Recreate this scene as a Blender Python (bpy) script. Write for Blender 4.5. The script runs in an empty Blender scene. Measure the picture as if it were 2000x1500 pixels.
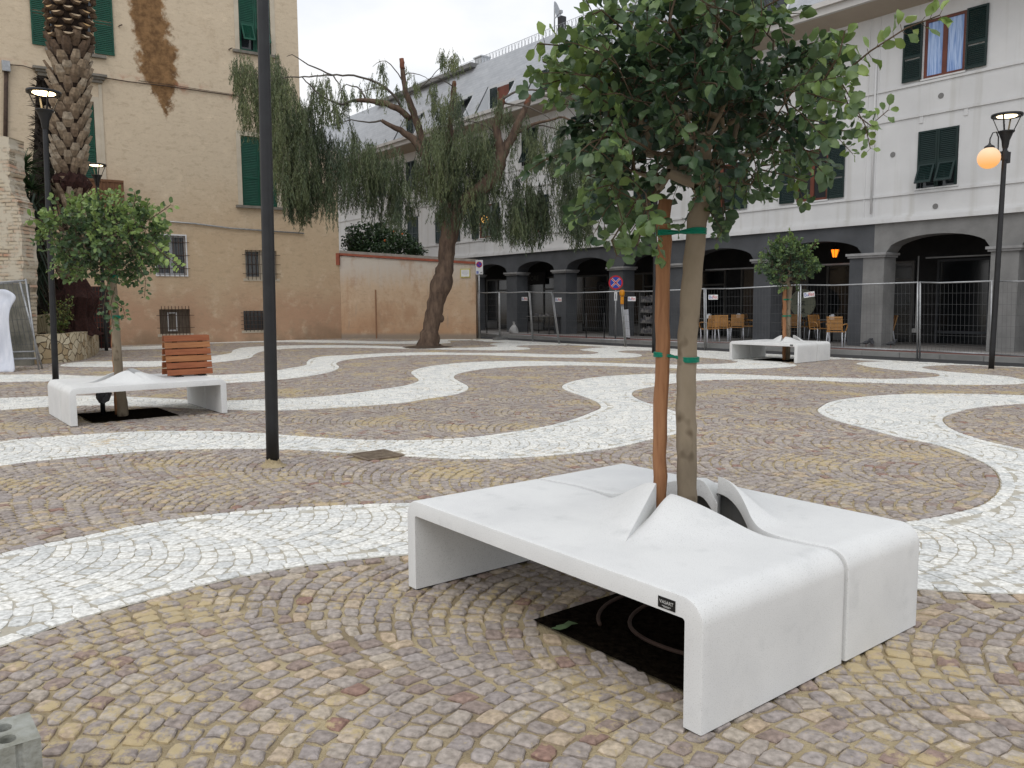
import bpy, bmesh, math, random
import numpy as np
from mathutils import Vector, Matrix
random.seed(7); rng=np.random.default_rng(7)
SC=bpy.context.scene; COL=SC.collection; PI=math.pi
# ------------------------------------------------------------------ camera
F,PITCH,ROLL,HC=1590.0,-.0992,-.006,1.425
cp,sp,cr,sr=math.cos(PITCH),math.sin(PITCH),math.cos(ROLL),math.sin(ROLL)
_f=np.array([0,cp,sp]);_u=np.array([0,-sp,cp]);_r=np.array([1.,0,0])
_r2=cr*_r+sr*_u; _u2=-sr*_r+cr*_u
cam=bpy.data.cameras.new('camera'); camo=bpy.data.objects.new('camera',cam); COL.objects.link(camo)
m=Matrix.Identity(4)
for i in range(3): m[i][0]=_r2[i]; m[i][1]=_u2[i]; m[i][2]=-_f[i]
m[2][3]=HC; camo.matrix_world=m
cam.sensor_width=36; cam.lens=F/2000*36; cam.clip_start=.05; cam.clip_end=500; SC.camera=camo
# ------------------------------------------------------------------ world, sun, exposure
SUN_EL,SUN_AZ=math.radians(56),math.radians(200)   # azimuth measured from +Y clockwise; behind the camera
w=bpy.data.worlds.new('World'); SC.world=w; w.use_nodes=True
nt=w.node_tree; nt.nodes.clear()
out=nt.nodes.new('ShaderNodeOutputWorld'); bg=nt.nodes.new('ShaderNodeBackground')
sky=nt.nodes.new('ShaderNodeTexSky'); sky.sky_type='NISHITA'; sky.sun_disc=False
sky.sun_elevation=SUN_EL; sky.sun_rotation=SUN_AZ; sky.dust_density=3; sky.air_density=1
tc=nt.nodes.new('ShaderNodeTexCoord'); mp=nt.nodes.new('ShaderNodeMapping'); mp.inputs['Scale'].default_value=(1,1,2.2)
nz=nt.nodes.new('ShaderNodeTexNoise'); nz.inputs['Scale'].default_value=2.1; nz.inputs['Detail'].default_value=7; nz.inputs['Roughness'].default_value=.55
rp=nt.nodes.new('ShaderNodeValToRGB'); rp.color_ramp.elements[0].position=.36; rp.color_ramp.elements[1].position=.62
rp.color_ramp.elements[0].color=(7.3,7.9,8.9,1); rp.color_ramp.elements[1].color=(10.2,10.1,10.0,1)
mx=nt.nodes.new('ShaderNodeMixRGB'); mx.inputs[0].default_value=.86
L=nt.links.new
L(tc.outputs['Generated'],mp.inputs[0]); L(mp.outputs[0],nz.inputs[0]); L(nz.outputs['Fac'],rp.inputs[0])
L(sky.outputs[0],mx.inputs[1]); L(rp.outputs[0],mx.inputs[2]); L(mx.outputs[0],bg.inputs[0]); bg.inputs[1].default_value=.1
L(bg.outputs[0],out.inputs[0])
sl=bpy.data.lights.new('sun','SUN'); sl.energy=.8; sl.angle=math.radians(40); sl.color=(1,.97,.92)
so=bpy.data.objects.new('sun',sl); COL.objects.link(so)
sd=Vector((math.sin(SUN_AZ)*math.cos(SUN_EL),math.cos(SUN_AZ)*math.cos(SUN_EL),math.sin(SUN_EL)))
so.rotation_euler=sd.to_track_quat('Z','Y').to_euler()
SC.view_settings.view_transform='Standard'; SC.view_settings.look='None'; SC.view_settings.gamma=1; SC.view_settings.exposure=.22
SC.cycles.max_bounces=6
# ------------------------------------------------------------------ measuring helpers (photo pixel of the 2000x1500 picture -> place in the world)
Mw=np.array([_r2,-_u2,_f])
def ray(px,py): return Mw.T@np.array([(px-1000)/F,(py-750)/F,1.])
def G(px,py,z=0.):
    d=ray(px,py); t=(z-HC)/d[2]; return np.array([0,0,HC])+t*d
def at(px,py,Y):
    d=ray(px,py); return np.array([0,0,HC])+d*(Y/d[1])
class Fr:
    def __init__(s,O,yaw):
        s.O=np.array([O[0],O[1],0.]); s.yaw=yaw; s.x=np.array([math.cos(yaw),math.sin(yaw),0]); s.y=np.array([-math.sin(yaw),math.cos(yaw),0])
    def p(s,px,py,off=0.):   # off: metres into the building
        d=ray(px,py); t=(s.y@(s.O+s.y*off)-s.y@np.array([0,0,HC]))/(s.y@d); P=np.array([0,0,HC])+t*d
        return float((P-s.O)@s.x),float(P[2])
    def w(s,x,y,z): return s.O+s.x*x+s.y*y+np.array([0,0,z])
    def empty(s,name): 
        e=bpy.data.objects.new(name,None); COL.objects.link(e); e.location=s.O; e.rotation_euler=(0,0,s.yaw); return e
# ------------------------------------------------------------------ materials
MATS={}
def nodes(m):
    m.use_nodes=True; n=m.node_tree.nodes; b=n['Principled BSDF']; return m.node_tree,n,b
def pm(name,c1,c2=None,scale=3.,rough=.8,bump=0.,bscale=None,c3=None,metal=0.,detail=6.,lo=.35,hi=.65,stretch=None,spec=.3):
    if name in MATS: return MATS[name]
    m=bpy.data.materials.new(name); t,n,b=nodes(m); b.inputs['Roughness'].default_value=rough; b.inputs['Metallic'].default_value=metal
    b.inputs['Specular IOR Level'].default_value=spec
    if c2 is None: c2=tuple(x*.86 for x in c1)
    co=n.new('ShaderNodeTexCoord'); mpn=n.new('ShaderNodeMapping'); t.links.new(co.outputs['Object'],mpn.inputs[0])
    if stretch: mpn.inputs['Scale'].default_value=stretch
    z=n.new('ShaderNodeTexNoise'); z.inputs['Scale'].default_value=scale; z.inputs['Detail'].default_value=detail; z.inputs['Roughness'].default_value=.6
    t.links.new(mpn.outputs[0],z.inputs[0]); r=n.new('ShaderNodeValToRGB'); t.links.new(z.outputs['Fac'],r.inputs[0])
    e=r.color_ramp.elements; e[0].position=lo; e[1].position=hi; e[0].color=(*c2,1); e[1].color=(*c1,1)
    if c3: k=e.new((lo+hi)/2); k.color=(*c3,1)
    t.links.new(r.outputs[0],b.inputs['Base Color'])
    if bump:
        z2=n.new('ShaderNodeTexNoise'); z2.inputs['Scale'].default_value=bscale or scale*6; z2.inputs['Detail'].default_value=5
        t.links.new(mpn.outputs[0],z2.inputs[0]); bp=n.new('ShaderNodeBump'); bp.inputs['Strength'].default_value=bump; bp.inputs['Distance'].default_value=.01
        t.links.new(z2.outputs['Fac'],bp.inputs['Height']); t.links.new(bp.outputs[0],b.inputs['Normal'])
    MATS[name]=m; return m
def emis(name,c,s):
    if name in MATS: return MATS[name]
    m=bpy.data.materials.new(name); t,n,b=nodes(m); b.inputs['Base Color'].default_value=(*c,1); b.inputs['Emission Color'].default_value=(*c,1); b.inputs['Emission Strength'].default_value=s
    MATS[name]=m; return m
def glass(name,c,rough=.08):
    m=bpy.data.materials.new(name); t,n,b=nodes(m); b.inputs['Base Color'].default_value=(*c,1); b.inputs['Roughness'].default_value=rough; b.inputs['Specular IOR Level'].default_value=.6
    MATS[name]=m; return m
# ------------------------------------------------------------------ mesh builder
class MB:
    def __init__(s): s.v=[]; s.f=[]
    def add(s,v,f):
        o=len(s.v); s.v+= [tuple(map(float,p)) for p in v]; s.f+=[tuple(i+o for i in q) for q in f]; return s
    def box(s,x0,x1,y0,y1,z0,z1,M=None):
        v=[(x,y,z) for z in (z0,z1) for y in (y0,y1) for x in (x0,x1)]
        if M is not None: v=[tuple(M@Vector(p)) for p in v]
        return s.add(v,[(0,2,3,1),(4,5,7,6),(0,1,5,4),(2,6,7,3),(0,4,6,2),(1,3,7,5)])
    def bar(s,a,b,wd,th,up=(0,0,1)):   # rectangular bar from a to b
        a=np.array(a,float); b=np.array(b,float); d=b-a; d/=np.linalg.norm(d); u=np.array(up,float); r=np.cross(d,u); 
        if np.linalg.norm(r)<1e-4: r=np.cross(d,np.array([1.,0,0]))
        r/=np.linalg.norm(r); u=np.cross(r,d); r=r*wd/2; u=u*th/2
        v=[a-r-u,a+r-u,a+r+u,a-r+u,b-r-u,b+r-u,b+r+u,b-r+u]
        return s.add(v,[(0,3,2,1),(4,5,6,7),(0,1,5,4),(1,2,6,5),(2,3,7,6),(3,0,4,7)])
    def tube(s,pts,rad,n=8,cap=True):
        pts=[np.array(p,float) for p in pts]; 
        if not hasattr(rad,'__len__'): rad=[rad]*len(pts)
        V=[];prev=None
        for i,p in enumerate(pts):
            d=pts[min(i+1,len(pts)-1)]-pts[max(i-1,0)]; d/=(np.linalg.norm(d)+1e-9)
            if prev is None:
                a=np.array([0,0,1.]) if abs(d[2])<.9 else np.array([1.,0,0]); r=np.cross(d,a)
            else: r=prev-d*(prev@d)
            r/=np.linalg.norm(r)+1e-9; prev=r; u=np.cross(d,r)
            for k in range(n):
                a=2*PI*k/n; V.append(p+(r*math.cos(a)+u*math.sin(a))*rad[i])
        Fc=[(i*n+k,i*n+(k+1)%n,(i+1)*n+(k+1)%n,(i+1)*n+k) for i in range(len(pts)-1) for k in range(n)]
        if cap: Fc+=[tuple(range(n))[::-1],tuple((len(pts)-1)*n+k for k in range(n))]
        return s.add(V,Fc)
    def lathe(s,prof,c=(0,0,0),n=24):
        V=[(c[0]+r*math.cos(2*PI*k/n),c[1]+r*math.sin(2*PI*k/n),c[2]+z) for r,z in prof for k in range(n)]
        return s.add(V,[(i*n+k,i*n+(k+1)%n,(i+1)*n+(k+1)%n,(i+1)*n+k) for i in range(len(prof)-1) for k in range(n)])
    def obj(s,name,mat,parent=None,smooth=False,loc=None):
        me=bpy.data.meshes.new(name); me.from_pydata(s.v,[],s.f); me.materials.append(mat) if mat else None
        if smooth: me.polygons.foreach_set('use_smooth',[True]*len(me.polygons))
        o=bpy.data.objects.new(name,me); COL.objects.link(o)
        if parent: o.parent=parent
        if loc is not None: o.location=loc
        return o
def npmesh(name,V,faces_flat,counts,mat,parent=None,tint=None,smooth=False):
    me=bpy.data.meshes.new(name); V=np.asarray(V,np.float32); ff=np.asarray(faces_flat,np.int32); ct=np.asarray(counts,np.int32)
    me.vertices.add(len(V)); me.vertices.foreach_set('co',V.ravel()); me.loops.add(len(ff)); me.loops.foreach_set('vertex_index',ff)
    me.polygons.add(len(ct)); me.polygons.foreach_set('loop_start',np.concatenate([[0],np.cumsum(ct)[:-1]]).astype(np.int32))
    me.update(calc_edges=True)
    if tint is not None:
        for k,(nm,arr) in enumerate(tint.items()):
            a=me.attributes.new(nm,'FLOAT','FACE'); a.data.foreach_set('value',np.asarray(arr,np.float32))
    me.polygons.foreach_set('use_smooth',np.full(len(ct),smooth))
    if mat: me.materials.append(mat)
    me.validate(); o=bpy.data.objects.new(name,me); COL.objects.link(o)
    if parent: o.parent=parent
    return o
def tag(o,label=None,cat=None,group=None,kind=None):
    if label: o['label']=label
    if cat: o['category']=cat
    if group: o['group']=group
    if kind: o['kind']=kind
    return o
def thing(name,label,cat,loc=(0,0,0),rz=0,group=None):
    e=bpy.data.objects.new(name,None); COL.objects.link(e); e.location=loc; e.rotation_euler=(0,0,rz); return tag(e,label,cat,group)
def dup(root,loc,rz,label,extra=None):
    r=root.copy(); COL.objects.link(r); r.location=loc; r.rotation_euler=(0,0,rz); r['label']=label
    for ch in list(root.children):
        c=ch.copy(); COL.objects.link(c); c.parent=r
        for g in list(ch.children):
            d=g.copy(); COL.objects.link(d); d.parent=c
    return r
def text(s,name,size,mat,parent,M,ext=.0005,align='CENTER',sx=1.):
    cu=bpy.data.curves.new(name,'FONT'); cu.body=s; cu.size=size; cu.extrude=ext; cu.align_x=align; cu.align_y='CENTER'; cu.space_character=1.0
    t=bpy.data.objects.new(name,cu); COL.objects.link(t); dg=bpy.context.evaluated_depsgraph_get()
    me=bpy.data.meshes.new_from_object(t.evaluated_get(dg)); bpy.data.objects.remove(t); me.materials.clear(); me.materials.append(mat)
    o=bpy.data.objects.new(name,me); COL.objects.link(o); o.parent=parent; o.matrix_local=M@Matrix.Diagonal((sx,1,1,1)); return o
def smooth1(x): x=np.clip(x,0,1); return x*x*(3-2*x)

# ------------------------------------------------------------------ common materials
m_white=pm('white_concrete',(.74,.745,.735),(.66,.665,.66),scale=2.2,rough=.62,bump=.05,bscale=180,lo=.3,hi=.62)
t,n,b=nodes(m_white)   # fine aggregate speckle
sp2=n.new('ShaderNodeTexNoise'); sp2.inputs['Scale'].default_value=260; sp2.inputs['Detail'].default_value=2; rr=n.new('ShaderNodeValToRGB'); rr.color_ramp.elements[0].position=.3; rr.color_ramp.elements[1].position=.42; rr.color_ramp.elements[0].color=(.72,.72,.7,1)
st=n.new('ShaderNodeTexNoise'); st.inputs['Scale'].default_value=7; st.inputs['Detail'].default_value=9; sr2=n.new('ShaderNodeValToRGB'); sr2.color_ramp.elements[0].position=.59; sr2.color_ramp.elements[1].position=.76; sr2.color_ramp.elements[0].color=(1,1,1,1); sr2.color_ramp.elements[1].color=(.88,.885,.885,1)
tcx=[q for q in n if q.type=='TEX_COORD'][0]; t.links.new(tcx.outputs['Object'],sp2.inputs[0]); t.links.new(tcx.outputs['Object'],st.inputs[0]); t.links.new(sp2.outputs['Fac'],rr.inputs[0]); t.links.new(st.outputs['Fac'],sr2.inputs[0])
mu=n.new('ShaderNodeMixRGB'); mu.blend_type='MULTIPLY'; mu.inputs[0].default_value=1; mu2=n.new('ShaderNodeMixRGB'); mu2.blend_type='MULTIPLY'; mu2.inputs[0].default_value=1
src=b.inputs['Base Color'].links[0].from_socket; t.links.new(src,mu.inputs[1]); t.links.new(rr.outputs[0],mu.inputs[2]); t.links.new(mu.outputs[0],mu2.inputs[1]); t.links.new(sr2.outputs[0],mu2.inputs[2]); t.links.new(mu2.outputs[0],b.inputs['Base Color'])
m_black=pm('black_metal',(.022,.023,.025),(.016,.016,.018),scale=8,rough=.42,bump=.05,metal=.3,spec=.5)
m_galv=pm('galvanised_steel',(.42,.43,.44),(.3,.31,.32),scale=9,rough=.45,metal=.7)
m_soil=pm('dark_soil',(.014,.011,.008),(.004,.003,.0025),scale=30,rough=1,bump=1,bscale=60,spec=0.)
m_rubber=pm('brown_rubber',(.06,.035,.025),(.04,.022,.016),scale=10,rough=.7)
m_dark=pm('dark_interior',(.012,.012,.013),(.008,.008,.009),scale=1,rough=.9)
m_green=pm('green_paint',(.008,.075,.045),(.006,.055,.035),scale=4,rough=.5,bump=.05)
m_dgreen=pm('dark_green_paint',(.008,.024,.022),(.006,.018,.017),scale=4,rough=.45,bump=.05)
m_tie=pm('green_tie',(.0,.22,.13),(.0,.16,.1),scale=20,rough=.4)
m_brick=pm('red_brick',(.35,.1,.06),(.25,.08,.05),scale=8)
m_whitepaint=pm('white_paint',(.72,.73,.74),(.66,.67,.68),scale=1.2,rough=.75)
m_orange=pm('warm_wood_slats',(.46,.24,.08),(.38,.19,.06),scale=6,rough=.5)
m_stakew=pm('stake_wood',(.36,.18,.085),(.21,.09,.04),scale=3,rough=.7,stretch=(14,14,1.2),bump=.35,bscale=5,lo=.3,hi=.7)
m_plastic=pm('white_plastic',(.6,.62,.66),(.5,.52,.56),scale=3,rough=.4,bump=.2,bscale=5)
m_red=pm('red_marking',(.5,.02,.03),None,rough=.5); m_blue=pm('blue_marking',(.015,.06,.35),None,rough=.5)
m_signw=pm('sign_white',(.75,.76,.77),None,rough=.5); m_signk=pm('sign_black',(.01,.01,.01),None,rough=.4)

# ------------------------------------------------------------------ ground, road, pavement
WB=Fr((10.38543956,23.56184816),2.2305-PI)       # white building facade frame: x along the front (to the right), y into the building
MX=Fr((-7.06,33.88),.5847)                       # left building facade frame
WBM=Matrix.Translation(Vector(WB.O))@Matrix.Rotation(WB.yaw,4,'Z')
m_ground=pm('bare_earth',(.28,.2,.1),(.2,.14,.08),scale=.6,rough=1,bump=.3,bscale=20)
MB().add([(-90,-30,-.06),(90,-30,-.06),(90,120,-.06),(-90,120,-.06)],[(0,1,2,3)]).obj('ground',m_ground)['kind']='structure'
m_sand=pm('joint_sand',(.48,.40,.25),(.22,.175,.115),scale=2.1,rough=1,bump=1.,bscale=130,c3=(.36,.29,.18),detail=11,lo=.3,hi=.62)
ed=lambda x:WB.w(x,-3.42,0)
P=[(-45,-4),(45,-4)]; pl=[(-40,-3),(8,-3)]
a=ed(24);c_=ed(-22)
MB().add([(-40,-4,-.0125),(a[0]+3,-4,-.0125),(a[0],a[1],-.0125),(c_[0],c_[1],-.0125),(-40,45,-.0125)],[(0,1,2,3,4)]).obj('sand_bed',m_sand)['kind']='structure'
m_asph=pm('asphalt',(.06,.06,.062),(.042,.042,.044),scale=1.3,rough=.85,bump=.3,bscale=70)
r=MB(); v=[WB.w(-30,-3.42,-.004),WB.w(30,-3.42,-.004),WB.w(30,-2.25,-.004),WB.w(-30,-2.25,-.004)]; r.add(v,[(0,1,2,3)]); r.obj('road',m_asph)['kind']='structure'
m_kerb=pm('kerb_stone',(.3,.3,.29),(.22,.22,.21),scale=1.2,rough=.8,bump=.2)
r=MB()
x=-30
while x<30: r.box(x,x+.985,-2.25,-2.1,-.05,.12); x+=1
o=r.obj('kerb',m_kerb); o.matrix_world=WBM; o['kind']='structure'
m_pave=pm('pavement_stone',(.2,.19,.18),(.14,.13,.125),scale=.9,rough=.7,bump=.1)
m_paver=pm('red_pavement',(.2,.085,.07),(.15,.07,.06),scale=.9,rough=.75)
r=MB().box(-32,30,-2.1,5,-.04,.113); o=r.obj('pavement',m_pave); o.matrix_world=WBM; o['kind']='structure'
r=MB(); r.box(-14.5,30,-1.85,-1.15,.1,.118); r.box(-14.5,-9.5,-2.05,-1.85,.1,.117); o=r.obj('pavement_strip',m_paver); o.matrix_world=WBM; o['kind']='structure'
# light grey trench cover lines along the pavement
r=MB().box(-32,30,-1.0,-.55,.1,.117); o=r.obj('pavement_border',pm('pale_paving',(.3,.29,.28),(.24,.235,.23),scale=2,rough=.7)); o.matrix_world=WBM; o['kind']='structure'

# ------------------------------------------------------------------ cobbles in segmental arcs, white marble bands
BANDS=[]
def band(up,lo): BANDS.append(up+lo[::-1])
band([(-190,1120),(0,1080),(64,1065),(132,1052),(200,1038),(280,1022),(360,1010),(440,1000),(560,991),(680,985),(800,981),(1000,985),(1200,1000),(1500,1020),(1700,1022),(1767,1018.6),(1796,1014),(1835,1007),(1880,997),(1918.6,984.6),(1941,968.8),(1953.8,950.6),(1952.6,934.8),(1941,915.5),(1918.6,902),(1884.6,887),(1817,865.5),(1780,858),(1747,851.5),(1703,839.6),(1659,828.6),(1626,818.7),(1604,808.8),(1596,801.5),(1604,793.4),(1626,783.5),(1659,777.6),(1714,772.5),(1780,769.2),(1890,769.2),(2000,771.8),(2200,779)],
 [(-190,1335),(0,1262),(48,1244),(112,1220),(200,1194),(280,1172),(400,1140),(520,1116),(640,1098),(800,1082),(950,1083),(1100,1090),(1300,1105),(1500,1125),(1700,1142),(1789.5,1149),(1862,1154.6),(1918.6,1157.3),(2000,1158.7),(2100,1148),(2175,1095),(2195,1020),(2150,950),(2080,905),(2000,877),(1934,862.7),(1890,849.5),(1857,836),(1846,827.5),(1841.6,818),(1848,812),(1868,805.5),(1890,799),(1956,791),(2000,788),(2200,786)])
band([(-190,885),(0,862.4),(40,856.8),(96,852.8),(200,845.6),(300,841.5),(400,841),(500,845),(600,852),(700,858),(800,859),(900,855),(1000,843),(1060,833),(1120,818),(1155,805),(1172,797),(1168,787),(1130,771),(1105,762),(1097,756),(1110,747),(1150,738.5),(1200,733.5),(1260,730.5),(1325,729.5),(1400,730),(1560,735.8),(1648,738),(1736,740),(1780,738.8),(1813,737.3),(1830.6,735),(1835,731.8),(1828,729),(1802,726.3),(1758,723),(1714,718.6),(1683,713),(1672,710.2),(1683,707.6),(1736,705.8),(1802,706.5),(1890,710.3),(2000,715.8),(2200,725)],
 [(-190,935),(0,909.6),(56,901.6),(128,895),(200,888),(300,880),(380,877),(480,876),(576,878),(640,881.6),(688,885),(800,891),(900,896),(1000,894.5),(1100,887),(1200,874),(1275,857),(1320,847),(1355,836),(1358,824),(1340,811),(1300,797),(1250,781),(1235,770),(1245,761),(1275,755),(1325,747),(1360,743.5),(1450,741),(1560,741.7),(1626,744.6),(1714,747.6),(1824,750.5),(1912,751.6),(1978,750.5),(2000,748.3),(2012,746),(2010,743),(1991,739.5),(1967,735),(1912,730.3),(1846,725.2),(1813,720.8),(1800,717),(1835,713.6),(1934,713.8),(2000,718.5),(2200,729)])
band([(-190,786),(0,777.6),(96,773.6),(180,772.5),(300,777),(446,782.2),(518,779.7),(576,777.5),(648,772.5),(720,763.5),(792,752.3),(816,744.4),(810,735.4),(803,726.4),(828,717.4),(864,712),(925,707),(1000,705),(1100,706),(1200,709),(1300,712),(1400,710.5),(1430,709),(1441,706.5),(1430,703.5),(1400,700.5),(1320,695),(1300,693.5),(1300,681),(1500,691.5),(1640,698.5)],
 [(-190,812),(0,800.8),(96,794.4),(150,792),(250,793),(446,800),(543.6,801.3),(648,796.6),(720,792),(792,785.8),(825,780),(890,770),(912,762),(915,755),(900,746),(887,737),(890,732),(910,726),(950,720),(1025,715),(1100,713.5),(1200,715),(1300,718.5),(1400,720),(1475,720),(1525,717.5),(1553,715),(1556,712.5),(1535,709),(1530,703),(1600,702),(1640,701.5)])
band([(-190,736),(0,732),(101,731.2),(176,734),(284,731.5),(432,732),(518,726.4),(560,720),(594,713.8),(599,706.6),(612,699.4),(641,695),(684,693.3),(756,689.7),(850,688),(900,689),(1000,689.5),(1100,692.3),(1150,691.8),(1169,689),(1160,686.5),(1140,684.5),(1133,682.5),(1150,680.5),(1200,677.5),(1300,681)],
 [(-190,752),(0,746.4),(90,744.8),(250,746),(446,747.3),(518,743.7),(540,741.9),(612,732.9),(655,722.8),(663,716.3),(657,710.2),(664,705.5),(702,699.4),(792,694),(900,693),(1050,697),(1150,699),(1200,699),(1240,697.5),(1254,694.5),(1245,691),(1215,688.5),(1206,686.2),(1225,684.5),(1300,684.5)])
band([(120,712),(155,707),(313,704.8),(410,695.8),(446,690.4),(457,683.2),(486,677.8),(518,676),(612,674.2),(720,675),(792,677.5),(893,679.5),(950,678),(972,676),(965,674),(957,672),(965,670.5),(1000,668.5),(1050,668.7),(1100,670.5)],
 [(120,715),(200,716.5),(288,716),(414,708.4),(486,699.4),(497,692.2),(515,686),(576,680.3),(684,679),(792,681),(893,683),(1000,683.8),(1034,681.8),(1030,679),(1010,677),(1012,675),(1040,674),(1100,674)])
band([(190,679),(312,675),(410,665.5),(518,664),(648,664.5),(792,666.5),(850,663.5),(864,662.8),(925,662.3)],
 [(190,684),(312,681),(410,670.5),(518,668),(648,669.5),(792,671.5),(870,670.5),(880,667),(876,665),(925,664.3)])
band([(925,662),(1100,670.5),(1278,679.5),(1450,688.5),(1620,697),(1800,706),(2000,715.5),(2200,725)],[(925,664.3),(1100,673),(1278,682.5),(1450,691.5),(1620,700),(1800,709),(2000,718.5),(2200,729)])
def catmull(P,step):
    P=np.array(P); n=len(P); outp=[]
    for i in range(n):
        p0,p1,p2,p3=P[(i-1)%n],P[i],P[(i+1)%n],P[(i+2)%n]
        d=np.linalg.norm(p2-p1); k=max(1,int(d/step))
        # centripetal-ish tangents
        d0=np.linalg.norm(p1-p0)+1e-6; d2=np.linalg.norm(p3-p2)+1e-6; d=d+1e-6
        m1=((p1-p0)/d0*d+(p2-p1)/d*d0)/(d0+d)*d; m2=((p2-p1)/d*d2+(p3-p2)/d2*d)/(d+d2)*d
        for j in range(k):
            t=j/k; outp.append((2*t**3-3*t*t+1)*p1+(t**3-2*t*t+t)*m1+(-2*t**3+3*t*t)*p2+(t**3-t*t)*m2)
    return np.array(outp)
BP=[catmull([G(x,y)[:2] for x,y in q],.09) for q in BANDS]
def inside(P,poly):
    x,y=P[:,0],P[:,1]; c=np.zeros(len(P),bool); n=len(poly); a=poly; b=np.roll(poly,-1,0)
    bb=(x>poly[:,0].min())&(x<poly[:,0].max())&(y>poly[:,1].min())&(y<poly[:,1].max()); idx=np.nonzero(bb)[0]; xs,ys=x[idx],y[idx]; cc=np.zeros(len(idx),bool)
    for i in range(n):
        y0,y1=a[i,1],b[i,1]
        if y0==y1: continue
        k=(ys>min(y0,y1))&(ys<=max(y0,y1)); cc[k]^= xs[k]<(a[i,0]+(ys[k]-y0)*(b[i,0]-a[i,0])/(y1-y0))
    c[idx]=cc; return c
# signed distance by hashing the boundary samples
BS=np.concatenate(BP); 
def dist(P,maxd=.25):
    cell=maxd; key=lambda Q:(np.floor(Q[:,0]/cell).astype(int)+4000)*10000+np.floor(Q[:,1]/cell).astype(int)+4000
    ks=key(BS); order=np.argsort(ks); ks=ks[order]; S=BS[order]; D=np.full(len(P),9.); 
    for dx in(-1,0,1):
        for dy in(-1,0,1):
            q=key(P+np.array([dx,dy])*cell); a=np.searchsorted(ks,q,'left'); e=np.searchsorted(ks,q,'right')
            mxn=(e-a).max() if len(a) else 0
            for j in range(mxn):
                k=np.nonzero(a+j<e)[0]
                if len(k)==0: break
                D[k]=np.minimum(D[k],np.hypot(*(P[k]-S[a[k]+j]).T))
    return D
def in_white(P):
    w_=np.zeros(len(P),bool)
    for poly in BP: w_|=inside(P,poly)
    return w_
def arcs(w_,h,sag,nst,ang,ox,rngx):
    ca,sa=math.cos(ang),math.sin(ang); R_=62
    ks=np.arange(-int(R_/w_),int(R_/w_)); js=np.arange(-int(R_/h),int(R_/h)); 
    K,J,I=np.meshgrid(ks,js,np.arange(nst),indexing='ij'); K=K.ravel();J=J.ravel();I=I.ravel()
    A=(K+(I+.5+(J%2-.5)*.5)/nst)*w_
    T=(A/w_-K-.5)*2; Bc=J*h+sag*(1-T*T)
    cx=ox[0]+ca*A-sa*Bc; cy=ox[1]+sa*A+ca*Bc
    k=(cy>.5)&(cy<36)&(np.abs(cx)<.70*cy+2.2); 
    K,J,T,A,Bc=[q[k] for q in(K,J,T,A,Bc)]; n=len(K)
    half=w_/nst/2; hh=h/2; sl=-4*sag*T/w_      # local slope of the row
    wv=half*rngx.uniform(.86,1.06,(n,1))
    ca_=np.array([-1,1,1,-1])[None]*wv; cb_=np.array([-1,-1,1,1])[None]*hh
    AA=A[:,None]+ca_-cb_*sl[:,None]*.45; BB=Bc[:,None]+cb_+sl[:,None]*(AA-A[:,None])*.92
    X=ox[0]+ca*AA-sa*BB; Y=ox[1]+sa*AA+ca*BB
    return np.stack([X,Y],-1)    # n,4,2
def course(poly,off0,off1,ln):
    # stones following a boundary
    d=np.roll(poly,-1,0)-poly; s=np.hypot(*d.T); cs=np.concatenate([[0],np.cumsum(s)]); tot=cs[-1]; k=int(tot/ln); 
    u=np.linspace(0,tot,k,endpoint=False); PX=np.interp(np.append(u,tot),cs,np.append(poly[:,0],poly[0,0])); PY=np.interp(np.append(u,tot),cs,np.append(poly[:,1],poly[0,1]))
    Pn=np.stack([PX,PY],-1); tg=np.roll(Pn[:-1],-1,0)-np.roll(Pn[:-1],1,0); tg/=np.hypot(*tg.T)[:,None]+1e-9; tg=np.vstack([tg,tg[:1]])
    N_=np.stack([-tg[:,1],tg[:,0]],-1); area=np.sum(poly[:,0]*np.roll(poly[:,1],-1)-np.roll(poly[:,0],-1)*poly[:,1]); sg=1 if area>0 else -1
    a=Pn[:-1]; b=Pn[1:]; Na=N_[:-1]*sg; Nb=N_[1:]*sg
    return np.stack([a+Na*off0,b+Nb*off0,b+Nb*off1,a+Na*off1],1)
def shrink(Q,g):
    c=Q.mean(1,keepdims=True); d=Q-c; l=np.linalg.norm(d,axis=2,keepdims=True)+1e-9; return c+d*np.maximum(1-g/l*1.3,.5)
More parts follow.
